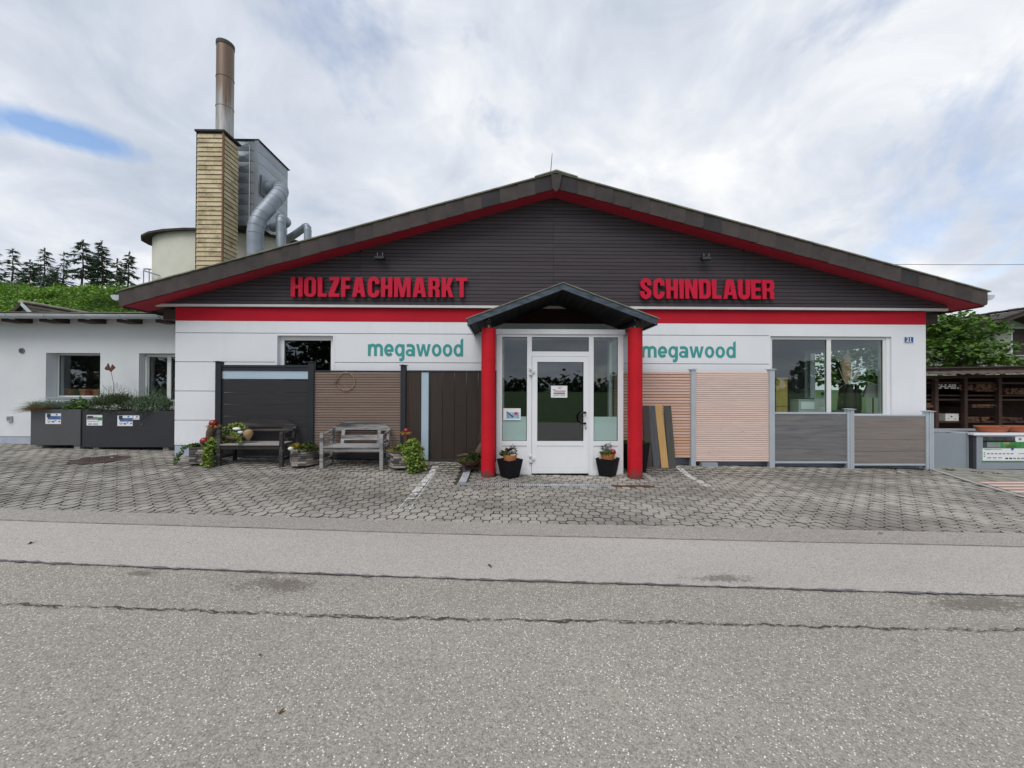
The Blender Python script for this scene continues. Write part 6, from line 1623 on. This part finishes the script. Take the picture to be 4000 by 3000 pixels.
fl = MB().lathe([(fr_,0),(fr_,fz-kz1)], 32, (fx,KY+.4,kz1+.06), cap=False); smooth_by_angle(fl.build('flue', M['flue'], ch), 50)
for py in (285,402): 
    zz_ = az(py,KY+.1,866); smooth_by_angle(MB().lathe([(fr_+.001,-.02),(fr_+.012,-.012),(fr_+.012,.012),(fr_+.001,.02)], 32, (fx,KY+.4,zz_), cap=False).build('flue_joint', M['flue'], ch), 50)
smooth_by_angle(MB().lathe([(fr_+.014,-.13),(fr_+.016,0),(fr_-.02,0),(fr_-.02,-.4)], 32, (fx,KY+.4,fz+.06), cap=False).build('flue_rim', M['soot'], ch), 50)
# filter box
QY = 15.2; qx1 = at(1009,549,QY).x; qx0 = qx1-1.75; qz1 = at(1009,549,QY).z; qz0 = 7.9; qd = 2.08
fb = thing('filter_housing', 'grey sheet metal filter housing behind the clad chimney', 'filter', ((qx0+qx1)/2,QY+1,qz0))
n = 8; hh = (qz1-qz0)/n
box('core', M['tar'], fb, qx0+.02, qx1-.02, QY+.02, QY+qd-.02, qz0, qz1-.02)
for k in range(n):
    z_a, z_b = qz0+k*hh+.006, qz0+(k+1)*hh-.006
    for (xa_, xb_) in ((qx0,(qx0+qx1)/2-.2),((qx0+qx1)/2-.19,qx1-.13)):
        mb = MB(); cxm, czm = (xa_+xb_)/2, (z_a+z_b)/2; v0 = [(xa_,QY,z_a),(xb_,QY,z_a),(xb_,QY,z_b),(xa_,QY,z_b),(cxm,QY-.035,czm)]
        mb.v = v0; mb.f = [(0,1,4),(1,2,4),(2,3,4),(3,0,4)]; mb.build('panel', M['filter'], fb)
    for (ya_, yb_) in ((QY+.01,QY+qd*.98),):
        mb = MB(); cy_, cz_ = (ya_+yb_)/2, (z_a+z_b)/2; mb.v = [(qx1,ya_,z_a),(qx1,yb_,z_a),(qx1,yb_,z_b),(qx1,ya_,z_b),(qx1+.02,cy_,cz_)]; mb.f = [(0,1,4),(1,2,4),(2,3,4),(3,0,4)]; mb.build('panel', M['filter'], fb)
box('corner_profile', M['filter'], fb, qx1-.125, qx1+.03, QY-.03, QY+.008, qz0, qz1); box('top_cover', M['tar'], fb, qx0-.04, qx1+.05, QY-.05, QY+qd+.04, qz1, qz1+.035)
MB().tube([(qx1-.30,QY-.05,qz0),(qx1-.30,QY-.05,qz1-.28),(qx1-.34,QY-.06,qz1-.22),(kx1+.1,QY-.2,qz1-.2)], .018, 8).build('cable_pipe', M['trim'], fb)
# silo
SYc = 17.2; sxc = ax(884,SYc); srx = 303*SYc/1500; sry = 1.75; sz1 = az(866,SYc-sry,884)
si = thing('silo', 'round cream rendered silo with dark overhanging roof behind the shop', 'silo', (sxc,SYc,0))
crx = 261*SYc/1500
smooth_by_angle(MB().lathe([(crx,0),(crx,sz1-.26)], 56, (sxc,SYc,0), sy=.52).build('drum', M['silo'], si), 50)
MB().lathe([(crx*.98,sz1-.27),(srx*.985,sz1-.34),(srx,sz1-.32),(srx,sz1-.24),(.05,sz1-.12)], 22, (sxc,SYc,0), sy=sry/srx).build('roof', M['silo_roof'], si)
# ladder with safety hoop
ld = thing('ladder', 'thin steel ladder with safety rail on the left side of the silo', 'ladder', (ax(612,SYc-.4),SYc-.4,4))
for px in (612,622): MB().tube([at(px,1060,SYc-.5),at(px,975,SYc-.5)], .025, 6).build('stile', M['zinc'], ld)
for k in range(9): 
    zz_ = 1040-k*9; MB().tube([at(612,zz_,SYc-.5),at(622,zz_,SYc-.5)], .014, 5).build('rung', M['zinc'], ld)
MB().tube([at(612,975,SYc-.5),at(609,940,SYc-.5),at(606,905,SYc-.5)], .012, 5).build('stay', M['zinc'], ld)
MB().tube([at(622,1052,SYc-.5),at(590,1052,SYc-.6),at(562,1050,SYc-.8),at(563,1057,SYc-1.3),at(622,1076,SYc-1.3)], .03, 6).build('hoop', M['zinc'], ld)
for px in (561,583): MB().tube([at(px,1054,SYc-1.1),at(px,1110,SYc-1.1)], .02, 5).build('post', M['zinc'], ld)
# ducts
def duct(label, pts, r, name='duct'):
    t = thing('extraction_duct', label, 'duct', pts[0], 'ducts beside the filter housing')
    # round the corners
    P = [Vector(p) for p in pts]; Q = [P[0]]
    for k in range(1, len(P)-1):
        a_, b_ = (P[k-1]-P[k]), (P[k+1]-P[k]); d = min(a_.length, b_.length, r*3.2)*.5; a_.normalize(); b_.normalize()
        for f in (0,.33,.66,1): Q.append((P[k]+a_*d*(1-f)).lerp(P[k]+b_*d*f, f))
    Q.append(P[-1]); 
    smooth_by_angle(MB().tube(Q, r, 20).build('pipe', M['duct'], t), 30)
    for k in range(1, len(Q)-1):
        d = (Q[min(k+1,len(Q)-1)]-Q[k-1]).normalized(); MB().tube([Q[k]-d*.014, Q[k]+d*.014], r*1.035, 20).build('seam_ring', M['duct'], t)
    for k in range(len(P)-1):
        L_ = (P[k+1]-P[k]).length
        if L_ > 1.2:
            for f in (.5,):
                c = P[k].lerp(P[k+1], f); d = (P[k+1]-P[k]).normalized(); MB().tube([c-d*.014,c+d*.014], r*1.03, 20).build('seam_ring', M['duct'], t)
    return t
DYc = 14.1; rD = 28.5*DYc/1500
fl_ = at(1032,738,15.75)
duct('wide grey duct bending up into the filter housing', [(ax(997,DYc),DYc,4.0), at(997,868,DYc), at(1098,752,14.9), (qx1+.55,15.75,fl_.z+.05), (qx1+.02,15.75,fl_.z)], rD)
box('flange', M['duct'], fb, qx1+.001+.02, qx1+.06, 15.35, 16.15, fl_.z-.42, fl_.z+.36)
DY2 = 14.6; duct('slim upright grey duct just right of the wide one', [(ax(1097,DY2),DY2,4.0), at(1097,845,DY2), (ax(1097,DY2)-.3,15.5,az(862,15.3,1070)), (ax(1060,16.0),16.0,az(890,16.0,1060))], 17*DY2/1500)
DY3 = 14.6; duct('small grey duct elbow showing above the shop roof', [(ax(1202,DY3),DY3,4.0), at(1202,880,DY3), at(1150,918,15.2), at(1120,935,15.4)], 13.5*DY3/1500)
# power line
w0, w1 = at(3300,1032,26), at(4300,1031,30)
tag(MB().tube([w0, (w0+w1)/2+Vector((0,0,-.05)), w1], .018, 5).build('power_line', M['soot']), 'thin overhead power line right of the roof', 'cable')

# ------------------------------------------------------------------ right hand yard: troughs, shed, house
RY = 7.88
t = thing('side_panel', 'plain blue grey panel beside the last silver double post', 'panel', (9.2,RY,0)) ; t.name = 'low_screen'; t['category'] = 'screen'
x0, x1 = ax(3645,RY+.1), ax(3796,RY+.05); z0 = zg(9.2,RY)-.01
box('sheet', M['planter_blue'], t, x0, x1-.06, RY+.10, RY+.13, z0, az(1692,RY+.1,3720)); box('upright', M['planter_blue'], t, x1-.055, x1-.01, RY+.09, RY+.14, z0, az(1690,RY+.1,3780))
box('back_panel', M['planter_blue'], t, x0-.1, x1+1.9, RY+.60, RY+.63, z0, az(1683,RY+.6,3800)); box('back_rail', M['zinc_pale'], t, x0-.1, x1+1.9, RY+.585, RY+.645, az(1683,RY+.6,3800)+.001, az(1675,RY+.6,3800)); 
MB().prism([(x0,RY+.58),(x0+.04,RY+.58),(x1,RY+.12),(x1-.04,RY+.12)], 2, az(1692,RY+.1,3720)+.001, az(1688,RY+.1,3720)+.004).build('brace', M['zinc_pale'], t)
t = thing('display_trough', 'blue grey trough with white top rail carrying the green poster', 'trough', (10.2,RY,0))
x0 = ax(3803,RY); x1 = x0+2.2; zt_ = az(1700,RY,3900); zb_ = zg(10,RY)
box('front', M['planter_blue'], t, x0+.06, x1, RY, RY+.03, zb_, zt_); box('side', M['planter_dark'], t, x0, x0+.055, RY+.01, RY+.5, zb_, zt_); box('side', M['planter_blue'], t, x1-.04, x1, RY+.031, RY+.5, zb_, zt_); box('top_rail', M['pvc'], t, x0-.03, x1+.02, RY-.03, RY+.08, zt_+.001, az(1692,RY,3900)); box('shelf', M['planter_blue'], t, x0+.056, x1-.041, RY+.031, RY+.5, zt_-.03, zt_)
p = at(3838,1803,RY-.002); q = at(4000,1704,RY-.002); po = thing('poster', 'white and green garden products poster on the trough front', 'poster', p)
y = RY-.006; W_ = (q.x-p.x); H_ = q.z-p.z
box('sheet', M['paint_white'], po, p.x, q.x, y, RY-.001, p.z+.02, q.z); box('strip', M['print_green'], po, p.x, q.x, y, RY-.001, p.z-.01, p.z+.0195)
def r_(n, m, a, b, c, d, k=1): box(n, M[m], po, p.x+W_*a, p.x+W_*b, y-.0011*k, y-.0011*(k-1)-.0001, p.z+H_*c, p.z+H_*d)
r_('photo','print_green',.0,1.0,.52,.82); r_('photo','print_dark',.0,.78,.78,.99); r_('photo','ink',.10,.42,.56,.74,2); r_('photo','print_dark',.0,.1,.56,.78,2); r_('photo','leaf_gold' if False else 'cone',.48,.66,.68,.76,2); r_('photo','leaf_fresh',.56,.8,.54,.64,2); r_('logo_field','paint_white',.80,.99,.78,.98,2); r_('logo_mark','ink',.86,.93,.84,.93,3)
mb = MB(); cc = (p.x+W_*.71, p.z+H_*.50); mb.prism([(cc[0]+.028*cos(2*pi*k/16), cc[1]+.028*sin(2*pi*k/16)) for k in range(16)], 1, y-.005, y-.0035); mb.build('badge', M['paint_blue'], po)
r_('headline','ink_dark',.04,.22,.465,.485); r_('headline','ink',.23,.46,.465,.485)
for k in range(7): r_('drawing','ink',.10+k*.095,.165+k*.095,.29,.335)
for k in range(3): r_('drawing','ink',.86+k*.05,.895+k*.05,.30,.335); r_('drawing','ink',.11+k*.13,.20+k*.13,.13,.17)
for k in range(5): r_('drawing',('ink_dark','ink_dark','ink','ink','ink')[k],.54+k*.095,.61+k*.095,.10,.155)
for k in range(3): r_('icon','print_green',.025,.055,.33-k*.075,.37-k*.075)
for (px0, px1, lb) in ((3813,3945,'long low terracotta bowl standing on the display trough'),(3926,4060,'second long terracotta bowl cut off by the right picture edge')):
    a = at(px0,1690,RY+.18); b = at(px1,1690,RY+.18); c = (a.x+b.x)/2; w = (b.x-a.x)/2; z1_ = az(1664,RY+.18,px0); z0_ = az(1692,RY,3900)+.002
    t = thing('terracotta_trough', lb, 'pot', (c,RY+.2,z0_), 'terracotta bowls on the display trough')
    smooth_by_angle(MB().lathe([(w*.78,0),(w*.94,(z1_-z0_)*.7),(w*.95,(z1_-z0_)*.8),(w,(z1_-z0_)*.82),(w,z1_-z0_),(w*.93,z1_-z0_),(w*.85,.03)], 28, (c,RY+.2,z0_), sy=.42).build('bowl', M['terracotta2'], t))
# timber shed
HYs = 11.2
sh = thing('timber_shed', 'dark open timber shed with corrugated roof and lumber shelves at the right', 'shed', (14,HYs,0))
sx0 = 12.35; sx1 = 22
zl = lambda x: az(1462,HYs,3700) + (x-12.5)*.022
cm = []; N = 150; w_ = (sx1-sx0)/N
for i in range(N+1): cm.append((sx0+i*w_, .022*sin(i*pi/2.2)))
def corr(y0, y1, dz0, dz1, name, drop=0):
    mb = MB()
    for (x, s_) in cm: mb.v += [(x,y0,zl(x)+s_+dz0+R(-.004,.004)),(x,y1,zl(x)+s_+dz1)]
    for i in range(N): mb.f.append((2*i,2*i+2,2*i+3,2*i+1))
    return mb.build(name, M['corrugated'], sh)
corr(HYs-.55, HYs+.5, -.02, .10, 'roof_sheet'); 
mb = MB(); mb.v = []
MB().prism([(sx0,zl(sx0)+.17),(sx1,zl(sx1)+.17),(sx1,zl(sx1)+.21),(sx0,zl(sx0)+.21)], 1, HYs+.25, HYs+1.4).build('roof', M['silo_roof'], sh)
MB().prism([(sx0,zl(sx0)+.05),(sx1,zl(sx1)+.05),(sx1,zl(sx1)+.168),(sx0,zl(sx0)+.168)], 1, HYs+.30, HYs+.34).build('fascia', M['old_timber'], sh)
MB().prism([(sx0,zl(sx0)-.14),(sx1,zl(sx1)-.14),(sx1,zl(sx1)-.05),(sx0,zl(sx0)-.05)], 1, HYs-.02, HYs+.08).build('beam', M['old_timber'], sh)
for px in (3660,3774,3908,4050): x = ax(px,HYs); box('post', M['old_timber'], sh, x-.05, x+.05, HYs, HYs+.10, -.2, zl(x)-.141)
for (za, nm) in ((.62,'shelf'),(1.28,'shelf'),(1.78,'shelf')): box(nm, M['old_timber'], sh, sx0, sx1, HYs+.101, HYs+1.2, za-.05, za)
box('back_wall', M['old_timber'], sh, sx0, sx1, HYs+1.25, HYs+1.35, -.2, zl(sx0)); box('side_wall', M['old_timber'], sh, sx0-.05, sx0-.001, HYs+.1, HYs+1.35, -.2, zl(sx0)+.04)
box('floor', M['gravel'], sh, sx0, sx1, HYs-.3, HYs+1.24, -.3, -.14)
def bundle(label, px0, px1, z0, nx, nz, s, mat, endmat, L=.9, jit=.01):
    x0 = ax(px0,HYs+.1); x1 = ax(px1,HYs+.1); t = thing('lumber_bundle', label, 'lumber', ((x0+x1)/2,HYs+.2,z0), 'lumber on the shed shelves'); st_ = (x1-x0)/nx
    for i in range(nx):
        for k in range(nz):
            xx = x0+i*st_; zz_ = z0+k*s; yo = R(-.06,.02)
            box('batten', M[mat], t, xx+.003, xx+st_-.003, HYs+.1+yo, HYs+.1+L, zz_+.002, zz_+s-.002)
            box('batten_end', M[endmat], t, xx+.006, xx+st_-.006, HYs+.098+yo, HYs+.0995+yo, zz_+.004, zz_+s-.006)
bundle('bundle of white ended battens on the upper shed shelf', 3640, 3738, 1.281+.3, 12, 3, .045, 'old_timber', 'lumber_end')
bundle('reddish brown lumber behind the white ended battens', 3740, 3800, 1.54, 6, 3, .055, 'lumber', 'lumber')
bundle('mixed brown round ended lumber on the upper shelf in the middle of the shed', 3805, 3900, 1.50, 8, 4, .055, 'lumber', 'lumber')
bundle('brown lumber at the far right of the upper shelf', 3925, 4040, 1.42, 8, 3, .06, 'lumber', 'lumber')
bundle('orange brown planks on the shelf beside the shop corner', 3610, 3656, .95, 3, 3, .07, 'lumber', 'lumber')
box('shelf', M['old_timber'], sh, sx0, sx1, HYs+.101, HYs+1.2, 1.36, 1.40)
bundle('dark brown boards on the lower shed shelf beside the white crate', 3775, 3860, .622, 5, 2, .06, 'old_timber', 'lumber')
bundle('short brown offcuts on the lower shelf at the right of the shed', 3915, 3990, .622, 6, 2, .05, 'lumber', 'old_timber')
bundle('reddish planks on the middle shed shelf', 3790, 3900, 1.02, 6, 2, .05, 'old_timber', 'lumber')
mb = MB(); a = at(3713,1625,HYs-.02); b = at(3765,1597,HYs-.02)
cr = thing('white_crate', 'white wooden crate with round holes on the shed shelf', 'crate', (a.x,HYs,.62)); zc_ = .622
box('front', M['lumber_end'], cr, a.x, b.x-.02, HYs+.11, HYs+.13, zc_, zc_+(b.z-a.z)); box('side', M['lumber_end'], cr, b.x-.019, b.x+.0, HYs+.11, HYs+.45, zc_, zc_+(b.z-a.z)); box('side', M['lumber_end'], cr, a.x, a.x+.02, HYs+.131, HYs+.45, zc_, zc_+(b.z-a.z))
for (fx_, fz_, rw) in ((.2,.3,.016),(.75,.25,.018),(.45,.6,.03)):
    xx = a.x+(b.x-a.x)*fx_; zz_ = zc_+(b.z-a.z)*fz_; MB().prism([(xx+rw*cos(2*pi*k/12),zz_+rw*.7*sin(2*pi*k/12)) for k in range(12)], 1, HYs+.1075, HYs+.1095).build('hole', M['black'], cr)
for (px, lb) in ((3820,'pale papers hanging left in the shed'),(3885,'pale papers hanging right in the shed')):
    c = at(px,1515,HYs+1.0); t = thing('plastic_sheet', lb, 'sheet', c, 'pale sheets in the shed'); MB().prism([(c.x-.12,c.z-.14),(c.x+.10,c.z-.16),(c.x+.16,c.z+.14),(c.x-.10,c.z+.13)], 1, HYs+1.0, HYs+1.02).build('sheet', M['ink'], t)
# house behind
OY = 19.0; ap_ = at(3925,1222,OY); ho = thing('neighbour_house', 'pale house with tiled gable roof and dark window at the right edge', 'house', (ap_.x+2,OY,0))
hw = 4.5; k_ = .36; wx0 = at(3890,1300,OY).x
MB().prism([(wx0,-.3),(wx0+8.5,-.3),(wx0+8.5,ap_.z-1.6),(ap_.x+.4,ap_.z-.30),(wx0,ap_.z-.30-(ap_.x+.4-wx0)*k_)], 1, OY, OY+7).build('wall', M['house_wall'], ho)
for s in (-1,1):
    xa_, xb_ = ap_.x, ap_.x+s*(1.55 if s < 0 else 6)
    MB().prism([(xa_,ap_.z-.02),(xb_,ap_.z-.02-abs(xb_-xa_)*k_),(xb_,ap_.z-.22-abs(xb_-xa_)*k_),(xa_,ap_.z-.22)], 1, OY-.9, OY+7.5).build('roof', M['brown'], ho)
    for i in range(1 if s < 0 else 12):
        pass
for s in (-1,1):
    L_ = 1.5 if s < 0 else 6
    for i in range(int(L_/.33)):
        for j in range(2 if s < 0 else 6):
            u = .05+i*.33; share(tme, 'roof_tile', ho, (ap_.x+s*(u+.16), OY-.95+j*.33, ap_.z-.0-(u+.16)*k_), (0, s*atan2(k_,1)*1.0-s*.06, 0), (1.05,1.06,1))
for j in range(8): MB().box(ap_.x-.13,ap_.x+.13,OY-.96+j*.40,OY-.58+j*.40,ap_.z+.02,ap_.z+.12+.014*(j%2),.04).build('ridge_tile', M['tile'], ho)
a = at(3955,1386,OY); b = at(4060,1285,OY)
w = bpy.data.objects.new('window', None); col.objects.link(w); w.parent = ho; w.location = Vector((a.x,OY,a.z)) - ho.location
box('surround', M['annex_white'], w, a.x-.09, b.x+.09, OY-.02, OY-.001, a.z-.02, b.z+.09); box('shutter', M['brown'], w, a.x, b.x, OY-.05, OY-.0205, a.z, b.z); box('sill', M['zinc'], w, a.x-.08, b.x+.08, OY-.10, OY-.0205, a.z-.07, a.z-.021)

# ------------------------------------------------------------------ things behind the big window
IY = 8.30
def atI(px, py, Y=IY): return at(px, py, Y)
zl_ = .931
a, b = atI(3030,1560,8.5), atI(3075,1476,8.5)
t = thing('bamboo_screen', 'yellow bamboo screen behind the left pane of the big window', 'screen', (a.x,8.5,zl_))
for k in range(14): 
    xx = a.x+(b.x-a.x)*k/14; MB().tube([(xx+.011,8.5,zl_),(xx+.011,8.5,b.z+R(-.01,.01))], .0105, 6).build('cane', M['bamboo'], t)
for zz_ in (zl_+.05, zl_+.25, b.z-.05): box('tie', M['brown'], t, a.x, b.x, 8.486, 8.4885, zz_, zz_+.008)
for (px0,px1,py,lb,mt,Y) in [(3120,3182,1563,'pale carton standing behind the left pane of the big window','card',8.40),(3180,3222,1556,'grey carton beside the pale one behind the left pane','card',8.5)]:
    a, b = atI(px0,1600,Y), atI(px1,py,Y); t = thing('carton', lb, 'box', (a.x,Y,zl_)); box('body', M[mt], t, a.x, b.x, Y, Y+.25, zl_, b.z); box('flap', M[mt], t, a.x-.01, b.x+.01, Y-.01, Y+.26, b.z+.0005, b.z+.01)
    if px0 == 3120: box('label', M['paint_white'], t, a.x+.04, b.x-.01, Y-.012, Y-.0105, b.z-.20, b.z-.04)
for (px, pxw, py, lb, Y) in [(3317,17,1501,'dark ribbed vase holding a dried leaf behind the right pane',8.34),(3347,14,1504,'second dark ribbed vase half hidden behind the first',8.62)]:
    c = atI(px,py,Y); h = c.z-zl_; r = pxw*Y/1500; t = thing('vase', lb, 'vase', (c.x,Y,zl_), 'vases behind the big window')
    prof = []
    for k in range(21):
        f = k/20; rr = r*(.72+.42*sin(pi*min(1,f*1.1))*.8) if f < .86 else r*.5; prof.append((rr*(1+.03*(k%2)), h*f))
    smooth_by_angle(MB().lathe(prof, 24, (c.x,Y,zl_)).build('body', M['vase'], t), 30)
    if px == 3317: vz = c
t = thing('dried_arrangement', 'tall dried brown leaf with pale reeds standing in the ribbed vase', 'plant', vz)
lfp = [(3300,1495),(3289,1455),(3285,1425),(3290,1398),(3298,1385),(3306,1382),(3316,1386),(3322,1405),(3324,1440),(3318,1470),(3311,1498)]
MB().prism([(atI(a,b).x, atI(a,b).z) for a,b in lfp], 1, IY-.012, IY+.012).build('dried_leaf', M['dry'], t)
for path in ([(3318,1500),(3328,1450),(3333,1408)],[(3318,1500),(3340,1465),(3363,1425)],[(3315,1502),(3345,1455),(3383,1437)],[(3305,1500),(3290,1470),(3276,1435)],[(3318,1500),(3326,1470),(3325,1420)]): MB().tube([atI(a,b,IY-.02) for a,b in path], [.009,.007,.004], 5).build('reed', M['reed'], t)
MB().tube([atI(a,b,IY-.05) for a,b in [(3317,1501),(3328,1488),(3345,1484),(3370,1487),(3395,1493),(3430,1504)]], .007, 6).build('arched_reed', M['reed'], t)
c = atI(3410,1555,8.45); t = thing('table_lamp', 'table lamp with grey tapered shade behind the right pane', 'lamp', (c.x,8.45,zl_)); zt_ = atI(3410,1500,8.45).z; zb_ = atI(3410,1553,8.45).z
smooth_by_angle(MB().lathe([(36*8.45/1500,zb_-zl_),(20*8.45/1500,zt_-zl_)], 6, (c.x,8.45,zl_), cap=False).build('lamp_shade', M['lamp_shade'], t), 30); MB().tube([(c.x,8.45,zl_),(c.x,8.45,zt_-.05)], .012, 8).build('stem', M['black'], t); MB().lathe([(.09,0),(.09,.012),(.02,.02)], 20, (c.x,8.45,zl_)).build('foot', M['black'], t)
